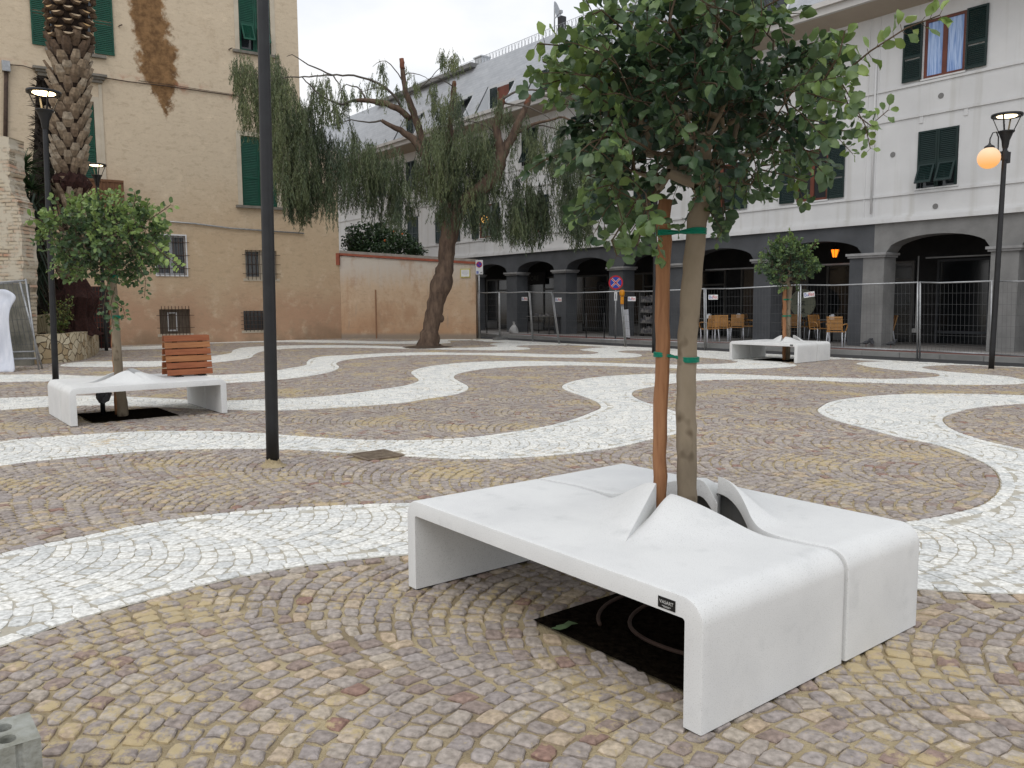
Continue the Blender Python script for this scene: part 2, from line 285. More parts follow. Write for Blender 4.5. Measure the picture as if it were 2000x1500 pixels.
def stones(Q,gap,jit,dome,zj,name,mat,ztop=0.):
    n=len(Q); Q=shrink(Q,gap)+rng.normal(0,jit,Q.shape); c=Q.mean(1); near=c[:,1]<9.5
    tint=rng.random(n); tn2=rng.random(n)
    outs=[]; V=[];FF=[];CT=[];T1=[];T2=[]; base=0
    for msk,oct_ in((near,True),(~near,False)):
        q=Q[msk]; m_=len(q)
        if m_==0: continue
        if oct_:
            mids=(q+np.roll(q,-1,1))/2; ed_=np.linalg.norm(np.roll(q,-1,1)-q,axis=2,keepdims=True)
            c_=q.mean(1,keepdims=True); mids=c_+(mids-c_)*(1.0+rng.uniform(-.03,.1,(m_,4,1)))
            cr=c_+(q-c_)*rng.uniform(.86,.97,(m_,4,1)); ring=np.empty((m_,8,2)); ring[:,0::2]=cr; ring[:,1::2]=mids; k=8
            ring+=rng.normal(0,jit*.6,ring.shape)
        else: ring=q; k=4; c_=q.mean(1,keepdims=True)
        zt=ztop+rng.normal(0,zj,(m_,1)); tilt=rng.normal(0,.018,(m_,2,1)) if dome>.002 else rng.normal(0,.006,(m_,2,1))
        if oct_:
            lev=[(1.0,-.022),(.98,-.006 if dome>.002 else -.002),(.86,-.0012),(.6,dome*.35)]
        else: lev=[(1.0,-.012),(.93,0.)]
        vs=[]
        for s_,z_ in lev:
            p=c_+(ring-c_)*s_; dz=((p-c_)@tilt)[...,0] if False else (p[...,0]-c_[...,0])*tilt[:,0]+(p[...,1]-c_[...,1])*tilt[:,1]
            zz=zt+z_+dz*(1 if z_>-.01 else 0); 
            if oct_ and z_>-.004 and dome>.002: zz=zz+rng.normal(0,.0007,zz.shape)
            vs.append(np.concatenate([p,zz[...,None]],-1))
        nl=len(lev); vv=np.stack(vs,1).reshape(m_,nl*k,3); idx=(np.arange(m_)*nl*k)[:,None]
        fq=[]
        for l in range(nl-1):
            for i in range(k): fq.append([l*k+i,l*k+(i+1)%k,(l+1)*k+(i+1)%k,(l+1)*k+i])
        fq=np.array(fq); top=np.arange((nl-1)*k,nl*k)
        quads=(idx[:,:,None]+fq[None]).reshape(m_,-1); tops=idx+top[None]
        ff=np.concatenate([quads,tops],1)+base; ct=np.tile(np.array([4]*len(fq)+[k]),m_)
        V.append(vv.reshape(-1,3)); FF.append(ff.ravel()); CT.append(ct); T1.append(np.repeat(tint[msk],len(fq)+1)); T2.append(np.repeat(tn2[msk],len(fq)+1)); base+=m_*nl*k
    V=np.concatenate(V)
    # orientation: make sure tops face up
    o=npmesh(name,V,np.concatenate(FF),np.concatenate(CT),mat,tint={'tint':np.concatenate(T1),'tint2':np.concatenate(T2)}); 
    return o
def stone_mat(name,cols,sandc,lo,hi,rough,bump):
    m=bpy.data.materials.new(name); t,n,b=nodes(m); b.inputs['Roughness'].default_value=rough; b.inputs['Specular IOR Level'].default_value=.25
    at_=n.new('ShaderNodeAttribute'); at_.attribute_name='tint'; r=n.new('ShaderNodeValToRGB'); t.links.new(at_.outputs['Fac'],r.inputs[0]); r.color_ramp.interpolation='LINEAR'
    e=r.color_ramp.elements; e[0].position=cols[0][0]; e[0].color=(*cols[0][1],1); e[1].position=cols[-1][0]; e[1].color=(*cols[-1][1],1)
    for p_,c_ in cols[1:-1]: k=e.new(p_); k.color=(*c_,1)
    co=n.new('ShaderNodeTexCoord')
    nz=n.new('ShaderNodeTexNoise'); nz.inputs['Scale'].default_value=38; nz.inputs['Detail'].default_value=6; t.links.new(co.outputs['Object'],nz.inputs[0])
    r2=n.new('ShaderNodeValToRGB'); r2.color_ramp.elements[0].position=.28; r2.color_ramp.elements[1].position=.7; r2.color_ramp.elements[0].color=(.68,.67,.64,1); r2.color_ramp.elements[1].color=(1.38,1.37,1.34,1); t.links.new(nz.outputs['Fac'],r2.inputs[0])
    mu=n.new('ShaderNodeMixRGB'); mu.blend_type='MULTIPLY'; mu.inputs[0].default_value=1; t.links.new(r.outputs[0],mu.inputs[1]); t.links.new(r2.outputs[0],mu.inputs[2])
    # spilled sand: broad patches broken up by fine grain
    s1=n.new('ShaderNodeTexNoise'); s1.inputs['Scale'].default_value=1.0; s1.inputs['Detail'].default_value=4; t.links.new(co.outputs['Object'],s1.inputs[0])
    s2=n.new('ShaderNodeTexNoise'); s2.inputs['Scale'].default_value=16; s2.inputs['Detail'].default_value=8; s2.inputs['Roughness'].default_value=.7; t.links.new(co.outputs['Object'],s2.inputs[0])
    ad=n.new('ShaderNodeMath'); ad.operation='ADD'; t.links.new(s1.outputs['Fac'],ad.inputs[0]); t.links.new(s2.outputs['Fac'],ad.inputs[1])
    mr=n.new('ShaderNodeMapRange'); mr.inputs['From Min'].default_value=lo; mr.inputs['From Max'].default_value=hi; mr.inputs['To Max'].default_value=.85; t.links.new(ad.outputs[0],mr.inputs['Value'])
    mix=n.new('ShaderNodeMixRGB'); t.links.new(mr.outputs[0],mix.inputs[0]); t.links.new(mu.outputs[0],mix.inputs[1]); mix.inputs[2].default_value=(*sandc,1)
    t.links.new(mix.outputs[0],b.inputs['Base Color'])
    nb=n.new('ShaderNodeTexNoise'); nb.inputs['Scale'].default_value=90; nb.inputs['Detail'].default_value=6; t.links.new(co.outputs['Object'],nb.inputs[0])
    bp=n.new('ShaderNodeBump'); bp.inputs['Strength'].default_value=bump; bp.inputs['Distance'].default_value=.004; t.links.new(nb.outputs['Fac'],bp.inputs['Height']); t.links.new(bp.outputs[0],b.inputs['Normal'])
    return m
m_cob=stone_mat('porphyry_cobbles',[(0,(.26,.16,.13)),(.03,(.27,.21,.185)),(.15,(.27,.235,.22)),(.35,(.34,.30,.275)),(.5,(.295,.262,.255)),(.65,(.36,.315,.27)),(.8,(.325,.292,.285)),(.9,(.41,.36,.30)),(.96,(.42,.33,.24)),(1,(.44,.38,.30))],(.48,.385,.215),1.07,1.17,.8,1.)
m_mar=stone_mat('marble_cobbles',[(0,(.54,.555,.555)),(.2,(.63,.64,.635)),(.6,(.68,.685,.67)),(1,(.74,.735,.705))],(.56,.45,.29),1.17,1.29,.6,.3)
# planting pits are left open
BENCH=[(-.5308,3.999,-.9039),(-5.2103,9.5144,.6661),(5.3948,20.1635,-.8743)]
BL,BW,BH,BT=1.85,1.475,.45,.075
def bw(b,x,y,z=0.):
    ox,oy,a=BENCH[b]; return np.array([ox+math.cos(a)*x-math.sin(a)*y,oy+math.sin(a)*x+math.cos(a)*y,z])
PITS=[(.74,1.74,.205,1.22),(.27,1.29,.19,1.22),(.5,1.5,.2,1.2)]
def in_pit(P,grow=0.):
    k=np.zeros(len(P),bool)
    for i,(x0,x1,y0,y1) in enumerate(PITS):
        ox,oy,a=BENCH[i]; d=P-np.array([ox,oy]); lx=math.cos(a)*d[:,0]+math.sin(a)*d[:,1]; ly=-math.sin(a)*d[:,0]+math.cos(a)*d[:,1]
        k|=(lx>x0-grow)&(lx<x1+grow)&(ly>y0-grow)&(ly<y1+grow)
    return k
def on_plaza(c):
    d=(c-WB.O[:2])@WB.y[:2]; dl=(c-MX.O[:2])@MX.y[:2]; dw=c[:,1]-(33.88-(c[:,0]+7.06)*.264)
    k=(d<-3.47)&((dl<-.02)|(c[:,0]>-7))&(dw<-.02)
    return k
GR=G(735,888)     # drain
def keep(Q):
    c=Q.mean(1); k=on_plaza(c)&~in_pit(c,.0)
    k&=~((np.abs(c[:,0]-GR[0])<.23)&(np.abs(c[:,1]-GR[1])<.23)); 
    k&=(np.hypot(c[:,0]+2.8,c[:,1]-26.6)>.75)
    return Q[k]
qb=keep(arcs(1.30,.091,.27,14,math.radians(68),(.35,.2),rng)); c=qb.mean(1); iw=in_white(c); dd=dist(c); qb=qb[(~iw)&(dd>.115)]
qw=keep(arcs(1.02,.1,.22,9,math.radians(-96),(.2,.45),rng)); c=qw.mean(1); iw=in_white(c); dd=dist(c); qw=qw[iw&(dd>.12)]
cw=[];cb=[]
for p in BP:
    q=course(p,0.004,.098,.115); cw.append(q); q=course(p,-.1,-.006,.105); cb.append(q)
def cull(Qs,white):
    Q=keep(np.concatenate(Qs)); c=Q.mean(1); w_=in_white(c); Q=Q[w_==white]; c=Q.mean(1); 
    if not white: return Q[dist(c)>.035]
    k=np.ones(len(Q),bool); return Q
cw=cull(cw,True); cb=cull(cb,False)
def ccw(Q):
    a=np.sum(Q[:,:,0]*np.roll(Q[:,:,1],-1,1)-np.roll(Q[:,:,0],-1,1)*Q[:,:,1],1); Q=Q.copy(); Q[a<0]=Q[a<0][:,::-1]; return Q
vis=lambda Q:Q[(Q.mean(1)[:,1]>.5)&(Q.mean(1)[:,1]<36)&(np.abs(Q.mean(1)[:,0])<.70*Q.mean(1)[:,1]+2.2)]
stones(ccw(qb),.0065,.0048,.004,.0016,'brown_paving',m_cob,-.001)['kind']='structure'
stones(ccw(vis(cb)),.0045,.003,.004,.0015,'brown_paving_border',m_cob,0.)['kind']='structure'
stones(ccw(qw),.0035,.002,.001,.0006,'white_paving',m_mar,0.)['kind']='structure'
stones(ccw(vis(cw)),.0028,.0012,.001,.0005,'white_paving_border',m_mar,.001)['kind']='structure'
# fill under the white bands: pale grey mortar
m_mort=pm('pale_joint_mortar',(.54,.52,.46),(.40,.36,.28),scale=5,rough=1,bump=.6,bscale=90)
for i,p in enumerate(BP):
    bm=bmesh.new(); vs=[bm.verts.new((x,y,-.0065+.0003*i)) for x,y in p[::2]]; f_=bm.faces.new(vs); f_.normal_update(); bmesh.ops.triangulate(bm,faces=[f_])
    me=bpy.data.meshes.new('white_band_bed'); bm.to_mesh(me); bm.free(); me.materials.append(m_mort)
    for q in me.polygons:
        if q.normal.z<0: q.flip()
    o=bpy.data.objects.new('white_band_bed',me); COL.objects.link(o); o['kind']='structure'
# soil in the planting pits (a sunken tray with its own walls)
for i,(x0,x1,y0,y1) in enumerate(PITS):
    r=MB(); N_=26; 
    V=[];
    for a in range(N_+1):
        for c2 in range(N_+1):
            e=min(a,N_-a,c2,N_-c2)<2; z=.005 if e else -.004+.006*random.random(); p=bw(i,x0+(x1-x0)*a/N_,y0+(y1-y0)*c2/N_); V.append((p[0],p[1],z))
    r.add(V,[(a*(N_+1)+c2,(a+1)*(N_+1)+c2,(a+1)*(N_+1)+c2+1,a*(N_+1)+c2+1) for a in range(N_) for c2 in range(N_)])
    o=r.obj('soil_bed',m_soil); o['kind']='structure'
p=[-2.8,26.6]; r=MB(); V=[(p[0],p[1],.10)]
for k in range(28): a=2*PI*k/28; q=.8+.12*math.sin(3*a)+random.uniform(-.05,.05); V.append((p[0]+q*math.cos(a),p[1]+q*math.sin(a),.0))
r.add(V,[(0,1+k,1+(k+1)%28) for k in range(28)]); r.obj('tree_pit_soil',pm('tree_pit_earth',(.09,.065,.045),(.05,.035,.025),scale=8,rough=1,bump=1,bscale=30))['kind']='structure'
# ------------------------------------------------------------------ drain, block
m_iron=pm('cast_iron',(.27,.22,.16),(.15,.11,.08),scale=10,rough=.7,metal=.4)
g=thing('drain_grate','small square rusty drain grate set in the paving at the edge of the white band','drain',(GR[0],GR[1],0),math.radians(38))
r=MB(); 
for s_ in(-1,1): r.box(-.2,.2,s_*.185-.015,s_*.185+.015,-.02,.004); r.box(s_*.185-.015,s_*.185+.015,-.17,.17,-.02,.004)
r.obj('frame',m_iron,g); r=MB()
for k in range(11): y=-.155+k*.031; r.box(-.17,.17,y-.008,y+.008,-.02,.002)
r.obj('grating',m_iron,g); MB().box(-.17,.17,-.17,.17,-.05,-.02).obj('pit_bottom',m_iron,g)
m_blk=pm('cement_block',(.36,.37,.34),(.24,.24,.2),scale=14,rough=.9,bump=.6,bscale=60)
c1=G(80,1440,.19); c2=G(57,1390,.19); yb=math.atan2(c2[1]-c1[1],c2[0]-c1[0]); 
k=Matrix.Translation((c1[0],c1[1],0))@Matrix.Rotation(yb-PI/2,4,'Z')
bwid=float(np.hypot(*(c2-c1)[:2]))
bm=bmesh.new(); X0=-.5; holes=[(-.075,bwid*.30),(-.075,bwid*.72),(-.2,bwid*.30),(-.2,bwid*.72),(-.325,bwid*.3),(-.325,bwid*.72)]
# top made as a fan around round holes on a grid of cells
r=MB(); xs=[0,-.1375,-.2625,-.5]; ys=[0,bwid*.5,bwid]
for i in range(3):
    for j in range(2):
        x0,x1,y0,y1=xs[i+1],xs[i],ys[j],ys[j+1]; cx,cy=holes[i*2+j]; rad=.022; V=[];n_=24
        for q in range(n_):
            a=2*PI*q/n_; dx,dy=math.cos(a),math.sin(a); t_=min(((x1-cx) if dx>0 else (x0-cx))/dx if abs(dx)>1e-6 else 9,((y1-cy) if dy>0 else (y0-cy))/dy if abs(dy)>1e-6 else 9)
            V+=[(cx+dx*t_,cy+dy*t_,.19),(cx+dx*rad*1.25,cy+dy*rad*1.5,.19),(cx+dx*rad,cy+dy*rad*1.35,.186),(cx+dx*rad,cy+dy*rad*1.3,.03)]
        F_=[]
        for q in range(n_):
            a=q*4;b_=((q+1)%n_)*4
            for l in range(3): F_.append((a+l,b_+l,b_+l+1,a+l+1))
        F_.append(tuple(q*4+3 for q in range(n_))); 
        for (ux,uy) in((x0,y0),(x0,y1),(x1,y0),(x1,y1)):   # corner fillers
            V.append((ux,uy,.19)); ii=len(V)-1
            qa=int(((math.atan2(uy-cy,ux-cx))%(2*PI))/(2*PI/n_)); F_.append((qa*4,((qa+1)%n_)*4,ii))
        r.add(V,F_)
# sides with a shallow vertical groove
prof=[(0,0)]+[(-.043,0),(-.05,.008),(-.058,.008),(-.065,0)]+[(-.5,0),(-.5,bwid),(0,bwid)]
r.add([(x,y,z) for z in(0,.19) for x,y in prof],[(i,(i+1)%8,(i+1)%8+8,i+8) for i in range(8)])
o=r.obj('concrete_block',m_blk); o.matrix_world=k; tag(o,'grey hollow concrete block with round holes lying on the cobbles in the near corner','concrete block')

# ------------------------------------------------------------------ benches
def bench_meshes():
    cx,cy=1.05,.885
    ux=np.concatenate([[0.],np.linspace(.09,.30,10),np.linspace(.32,1.55,90),np.linspace(1.57,1.76,9)])
    FX=[0,.15,.33,.5,.62,.75,.9,1.0,1.1,1.2,1.3,1.4,1.55,1.7,1.85]; FY=[.79,.808,.835,.825,.80,.765,.735,.72,.712,.725,.762,.792,.815,.835,.868]
    BY=[.812,.832,.86,.852,.845,.90,1.0,1.045,1.055,1.04,.985,.90,.85,.86,.892]
    xx=np.linspace(0,BL,400)
    def sm(y): 
        y=np.interp(xx,FX,y); k=np.ones(25)/25; yp=np.pad(y,12,mode='edge'); return np.convolve(yp,k,'valid')
    fy=sm(FY); by=sm(BY); by=np.maximum(by,fy+.02)
    yF=lambda x:np.interp(x,xx,fy); yB=lambda x:np.interp(x,xx,by)
    XR,XC,YC=1.005,1.225,.29      # slit: x at the rim, crease end x, y
    def xs(y): t=np.clip((y-YC)/(.72-YC),0,1); return XC+(XR-XC)*t**.9
    def tcr(y): return np.clip((.72-y)/(.72-YC),0,1)
    def hA(x,y):
        t=tcr(y); d=(xs(y)-x)/(.40*(1-.55*t)); return .148*(1-t)**1.25*(1-smooth1(d))**1.15*(y>YC)
    def hB(x,y):
        dx=x-xs(y); t=tcr(y); ym=np.minimum(yF(x),.80); q=np.clip((ym-y)/.47,0,1)
        P=smooth1((dx+.03)/.13)*(1-smooth1((x-1.10)/.46)); return .118*P*(1-smooth1(q))**1.1
    res=[]
    for back in(0,1):
        R_=.085; ri=.018
        # outer profile along u
        prof=[]   # (xo,zo,nx,nz, xi,zi)
        for z in np.linspace(0,BH-R_,5)[:-1]: prof.append((0,z,-1,0,BT,z))
        for k in range(9):
            a=PI/2*k/8; xo=R_-R_*math.cos(a); zo=BH-R_+R_*math.sin(a); xi=BT+(.012*(1-math.cos(a))); zi=BH-BT-.012+.012*math.sin(a)
            prof.append((xo,zo,-math.cos(a),math.sin(a),xi if k<8 else BT+.012,zi))
        nleft=len(prof)
        split=1.005 if not back else 2*cx-1.005
        xl=np.linspace(R_,split,64)[1:]; xr=np.linspace(split,BL-R_,52)[:-1]
        top=[('L',x) for x in xl]+[('R',x) for x in xr]
        if back: top=[('L',x) for x in np.linspace(R_,split,52)[1:]]+[('R',x) for x in np.linspace(split,BL-R_,64)[:-1]]
        left=prof; right=[(BL-x,z,-nx,nz,BL-xi,zi) for x,z,nx,nz,xi,zi in prof[::-1]]
        cols=[('p',)+q for q in left]+top+[('p',)+q for q in right]
        bev=.007
        nv=40; vv=np.linspace(0,1,nv)
        V=[];nc=len(cols)
        rows=[]   # (kind) distance from both edges handled with v param
        for c_ in cols:
            colo=[];coli=[]
            if c_[0]=='p': xo,zo,nx,nz,xi,zi=c_[1:]; xb=xo; side=None
            else: side,xb=c_; xo=xb;zo=BH;nx,nz=0,1;xi=xb;zi=BH-BT
            y0,y1=(0,float(yF(np.clip(xb,0,BL)))) if not back else (BW,float(yB(np.clip(xb,0,BL))))
            L_=abs(y1-y0); sg=1 if y1>y0 else -1
            ds=[0,.002,bev]+list(np.linspace(bev,L_-bev,nv)[1:-1])+[L_-bev,L_-.002,L_]
            for d in ds:
                y=y0+sg*d; e=min(d,L_-d); off=0 if e>=bev else bev-math.sqrt(max(0,bev*bev-(bev-e)**2))
                X,Z=xo-nx*off,zo-nz*off; Xi,Zi=xi,zi
                if side:
                    # slide columns so that the split follows the slit
                    yy=y if not back else 2*cy-y
                    xsl=float(xs(np.array(yy))) if yy>0 else XC; xsl=xsl if not back else 2*cx-xsl
                    if xb<=split: Xn=R_+(xb-R_)*(xsl-R_)/(split-R_)
                    else: Xn=BL-R_-(BL-R_-xb)*(BL-R_-xsl)/(BL-R_-split)
                    px_=Xn if not back else 2*cx-Xn; onA=(side=='L') if not back else (side=='R')
                    h=float(hA(np.array(px_),np.array(yy))) if onA else float(hB(np.array(px_),np.array(yy)))
                    X=Xi=Xn; Z=Z+h; Zi=Zi+h*.95
                colo.append((X,y,Z)); coli.append((Xi,y,Zi))
            V.append(colo+coli[::-1])
        m_=len(V[0]); flat=[p for c_ in V for p in c_]; F_=[]
        for i in range(nc-1):
            isplit=cols[i][0]=='L' and cols[i+1][0]=='R'
            for j in range(m_):
                a,b_=i*m_+j,i*m_+(j+1)%m_; c2,d=(i+1)*m_+(j+1)%m_,(i+1)*m_+j
                F_.append((a,b_,c2,d) if not back else (a,d,c2,b_))
        F_.append(tuple(range(m_))[::-1] if not back else tuple(range(m_))); F_.append(tuple((nc-1)*m_+j for j in range(m_)) if not back else tuple((nc-1)*m_+j for j in range(m_))[::-1])
        me=bpy.data.meshes.new('bench_half'); me.from_pydata(flat,[],F_); me.materials.append(m_white)
        bm=bmesh.new(); bm.from_mesh(me); bmesh.ops.remove_doubles(bm,verts=bm.verts,dist=.0002); bmesh.ops.recalc_face_normals(bm,faces=bm.faces); bm.to_mesh(me); bm.free()
        me.polygons.foreach_set('use_smooth',[True]*len(me.polygons))
        try: me.set_sharp_from_angle(angle=math.radians(38))
        except Exception: pass
        res.append(me)
    return res
BM=bench_meshes()
m_shoe=pm('dark_shim',(.02,.02,.02),None,rough=.9)
def make_bench(i,origin,yaw,label,plaque=True):
    b=thing('bench',label,'bench',(origin[0],origin[1],0.006),yaw,'white concrete tree benches')
    for me,nm in zip(BM,('front_half','back_half')):
        o=bpy.data.objects.new('bench_half',me); COL.objects.link(o); o.parent=b
    for x0,x1 in((.006,BT-.006),(BL-BT+.006,BL-.006)):
        for y0,y1 in((.01,.78),(.90,BW-.01)): MB().box(x0,x1,y0,y1,-.007,.003).obj('foot_strip',m_shoe,b)
    r=MB(); cv=[(.66,.91,.385),(.76,1.0,.40),(.87,1.07,.44),(.96,1.10,.47),(1.06,1.11,.50),(1.15,1.09,.50),(1.25,1.04,.46),(1.34,.975,.42),(1.44,.91,.39),(1.55,.89,.38)]  # added panel closing the view through the hole; dark grey stands in for shade
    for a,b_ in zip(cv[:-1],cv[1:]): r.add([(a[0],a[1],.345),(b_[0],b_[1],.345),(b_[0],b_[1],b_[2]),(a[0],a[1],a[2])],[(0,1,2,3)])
    o=r.obj('added_shade_panel',pm('painted_shade_grey',(.12,.12,.115),(.09,.09,.085),scale=4),b); sm_=o.modifiers.new('t','SOLIDIFY'); sm_.thickness=.02
    if plaque:
        MB().box(1.66,1.735,-.0025,.0005,.385,.423).obj('name_plate',m_signk,b)
        M=Matrix.Translation((1.6975,-.003,.407))@Matrix.Rotation(PI/2,4,'X')
        pl=b.children[-1]
        text('VASART','lettering',.017,pm('plate_lettering',(.6,.6,.58),None),pl,M,.0003,sx=1.0)
        r=MB(); r.box(1.678,1.717,-.0031,-.0026,.3935,.395); r.box(1.684,1.711,-.0031,-.0026,.390,.3912); r.obj('underline',MATS['plate_lettering'],pl)
    return b
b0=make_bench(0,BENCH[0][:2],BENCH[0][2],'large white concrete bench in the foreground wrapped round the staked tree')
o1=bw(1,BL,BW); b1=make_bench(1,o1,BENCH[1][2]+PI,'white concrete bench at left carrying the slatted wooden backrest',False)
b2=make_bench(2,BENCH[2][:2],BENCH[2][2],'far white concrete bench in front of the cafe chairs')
def b1l(x,y,z=0): return bw(1,BL-x,BW-y,z)
# irrigation hose in the near pit
r=MB()
for cxy,rd,a0,a1 in(((1.29,.72),.32,0,2*PI),((1.2,.70),.38,PI*.72,PI*1.32)):
    pts=[bw(0,cxy[0]+rd*1.02*math.cos(a),cxy[1]+rd*math.sin(a),.018+.006*math.sin(3*a)) for a in np.linspace(a0,a1,40)]
    r.tube(pts,.009,8)
o=r.obj('irrigation_hose',m_rubber,smooth=True); tag(o,'coiled brown irrigation hose on the soil under the foreground bench','hose')
r=MB(); c_=bw(0,.93,.225,.03); V=[];lf=[(-.06,0),(-.03,.02),(-.035,.04),(0,.03),(.02,.045),(.035,.02),(.06,.01),(.03,-.01),(.01,-.03),(-.02,-.02)]
V=[(c_[0]+x,c_[1]+y*.9,c_[2]+.012*math.sin(40*x)) for x,y in lf]+[(c_[0],c_[1],c_[2]+.008)]
r.add(V,[(i,(i+1)%10,10) for i in range(10)]); V2=[(x,y,z-.002) for x,y,z in V]; r.add(V2,[((i+1)%10,i,10) for i in range(10)])
tag(r.obj('fallen_leaf',pm('pale_leaf',(.07,.11,.05),None)),'single pale green leaf lying on the soil under the foreground bench','leaf')
# folding backrest on the left bench
m_iroko=pm('iroko_slats',(.36,.125,.05),(.25,.075,.03),scale=2.5,rough=.5,stretch=(1.2,14,14),bump=.12,bscale=6,c3=(.31,.1,.04))
m_iroko2=pm('pale_iroko_slats',(.43,.19,.075),(.33,.13,.05),scale=2.5,rough=.5,stretch=(1.2,14,14),bump=.12,bscale=6)
P0b=G(328,735.5,.47); P1b=G(414,729.5,.47); dirb=math.atan2(P1b[1]-P0b[1],P1b[0]-P0b[0]); dirb=BENCH[1][2]-.0
k=thing('slatted_backrest','reddish wooden slatted backrest of two leaning boards standing on the left bench','backrest',(P0b[0],P0b[1],.456),dirb)
WD=.60; HT=.56
for sgn,nm in((0,'front_panel'),(1,'rear_panel')):
    tl=math.radians(11)*(1 if sgn==0 else -1); M0=Matrix.Translation((0,0 if sgn==0 else .27,.012))@Matrix.Rotation(-tl,4,'X')
    pan=bpy.data.objects.new(nm,None); COL.objects.link(pan); pan.parent=k; pan.matrix_local=M0
    for i in range(6):
        z0=.012+i*.0925; r=MB().box(0,WD,0,.026,z0,z0+.078); o=r.obj('slat',m_iroko2 if i in(2,4) else m_iroko,pan)
        bv=o.modifiers.new('b','BEVEL'); bv.width=.004; bv.segments=2
    r=MB(); 
    for x in(.12,WD-.14): r.box(x,x+.05,.027,.045,0,.53) if sgn==0 else r.box(x,x+.05,-.019,-.001,0,.53)
    r.obj('batten',m_shoe,pan)
r=MB(); r.box(.1,.2,-.02,.3,.0,.012); r.box(WD-.19,WD-.09,-.02,.3,.0,.012); r.obj('foot',m_black,k)
# wrapped pipe stub under the left bench
pp=b1l(*( (BL-.555),(BW-1.0) ))
k=thing('wrapped_pipe','short dark pipe stub wrapped in grey foil under the left bench','pipe',(pp[0],pp[1],0))
MB().tube([(0,0,-.03),(0,0,.29)],.03,12).obj('pipe',m_black,k,True)
r=MB(); V=[];n_=16
for j,(z,rad) in enumerate([(.16,.05),(.22,.075),(.27,.085),(.31,.07),(.335,.03)]):
    for i in range(n_): a=2*PI*i/n_; q=rad*(1+random.uniform(-.3,.3)); V.append((q*math.cos(a)+.02,q*math.sin(a),z+random.uniform(-.02,.02)))
r.add(V,[(j*n_+i,j*n_+(i+1)%n_,(j+1)*n_+(i+1)%n_,(j+1)*n_+i) for j in range(4) for i in range(n_)]); r.obj('foil_wrap',pm('grey_foil',(.2,.2,.21),(.1,.1,.11),scale=12,rough=.5,bump=.5),k)

# ------------------------------------------------------------------ street lamps
m_led=emis('lamp_led',(1,.80,.48),4.); m_led2=emis('lamp_led_bright',(1,.72,.36),16.)
def lamp(px,py,label,H=5.0,led=None,lean=(0,0),base=None):
    g_=G(px,py); k=thing('street_lamp',label,'street lamp',(g_[0],g_[1],0),0,'black street lamps on the square')
    r=MB(); r.lathe([(0.001,0),(.056,0),(.055,.35),(.052,H*.5),(.045,H-.62),(.0455,H-.60)],n=20); r.obj('pole',m_black,k,True)
    r=MB(); r.lathe([(.047,H-.66),(.06,H-.62),(.075,H-.5),(.12,H-.38),(.125,H-.36),(.155,H-.33),(.155,H-.31),(.08,H-.31),(.001,H-.32)],n=20); r.obj('collar',m_black,k,True)
    for i in range(4):
        a=PI/4+i*PI/2; c,s=math.cos(a),math.sin(a); r=MB(); r.bar((c*.135,s*.135,H-.32),(c*.26,s*.26,H-.02),.03,.012,up=(c,s,0)); r.obj('strut',m_black,k)
    r=MB(); r.lathe([(.001,H-.012),(.25,H-.02),(.285,H-.03),(.29,H),(.285,H+.022),(.1,H+.045),(.001,H+.05)],n=32); r.obj('hood',m_black,k,True)
    r=MB(); r.lathe([(.001,H-.03),(.17,H-.03),(.19,H-.018),(.19,H-.013)],n=20); r.obj('led_plate',led or m_led,k)
    r=MB(); r.lathe([(.001,H-.30),(.075,H-.31)],n=20); r.obj('lens',m_whitepaint,k)
    k.rotation_euler=(lean[0],lean[1],0)
    return k
lamp(533,909,'black lamp post nearest the camera, its head above the top of the photo',5.5,None,(0,.0135))
# sand collar at the near post
lamp(109,746,'black street lamp behind the left bench with its head against the palm trunk',5.28,m_led2,(0,.02))
lamp(208,685,'black street lamp between the stone planter and the yellow building',5.75)
lamp(1277,689,'black street lamp mostly hidden behind the stake of the near tree',4.8)
lr=lamp(1936,720,'black street lamp at right that also carries an orange globe light',5.15,None,(0,math.radians(.6)))
gc=at(1927,309,16.95)-np.array(lr.location)
m_globe=bpy.data.materials.new('globe_glow'); t,n,b=nodes(m_globe); co=n.new('ShaderNodeTexCoord'); sx=n.new('ShaderNodeSeparateXYZ'); t.links.new(co.outputs['Object'],sx.inputs[0]); mr=n.new('ShaderNodeMapRange'); mr.inputs['From Min'].default_value=gc[2]-.15; mr.inputs['From Max'].default_value=gc[2]+.18; t.links.new(sx.outputs['Z'],mr.inputs['Value'])
r_=n.new('ShaderNodeValToRGB'); r_.color_ramp.elements[0].color=(1,.46,.13,1); r_.color_ramp.elements[1].color=(1,.72,.5,1); t.links.new(mr.outputs[0],r_.inputs[0]); t.links.new(r_.outputs[0],b.inputs['Emission Color']); b.inputs['Emission Strength'].default_value=.8; b.inputs['Base Color'].default_value=(.2,.12,.06,1)
r=MB(); R_=.215; r.lathe([(max(.001,R_*math.sin(PI*i/16)),gc[2]-R_*math.cos(PI*i/16)) for i in range(17)],(gc[0],gc[1],0),28); r.obj('globe',m_globe,lr,True)
r=MB(); pts=[(0,0,gc[2]+.02),(-.1,0,gc[2]+.06),(-.14,0,gc[2]+.16),(-.15,0,gc[2]+.42),(-.2,0,gc[2]+.52),(-.27,0,gc[2]+.5),(gc[0]+.0,gc[1],gc[2]+.38),(gc[0],gc[1],gc[2]+.25)]
r.tube(pts,.013,8); r.tube([(0,0,gc[2]+.1),(-.13,0,gc[2]+.12)],.02,8); r.obj('arm',m_black,lr,True)
r=MB(); r.lathe([(.02,.30),(.03,.27),(.09,.235),(.1,.2),(.001,.2)],(gc[0],gc[1],gc[2]),16); r.obj('globe_cap',m_black,lr,True)
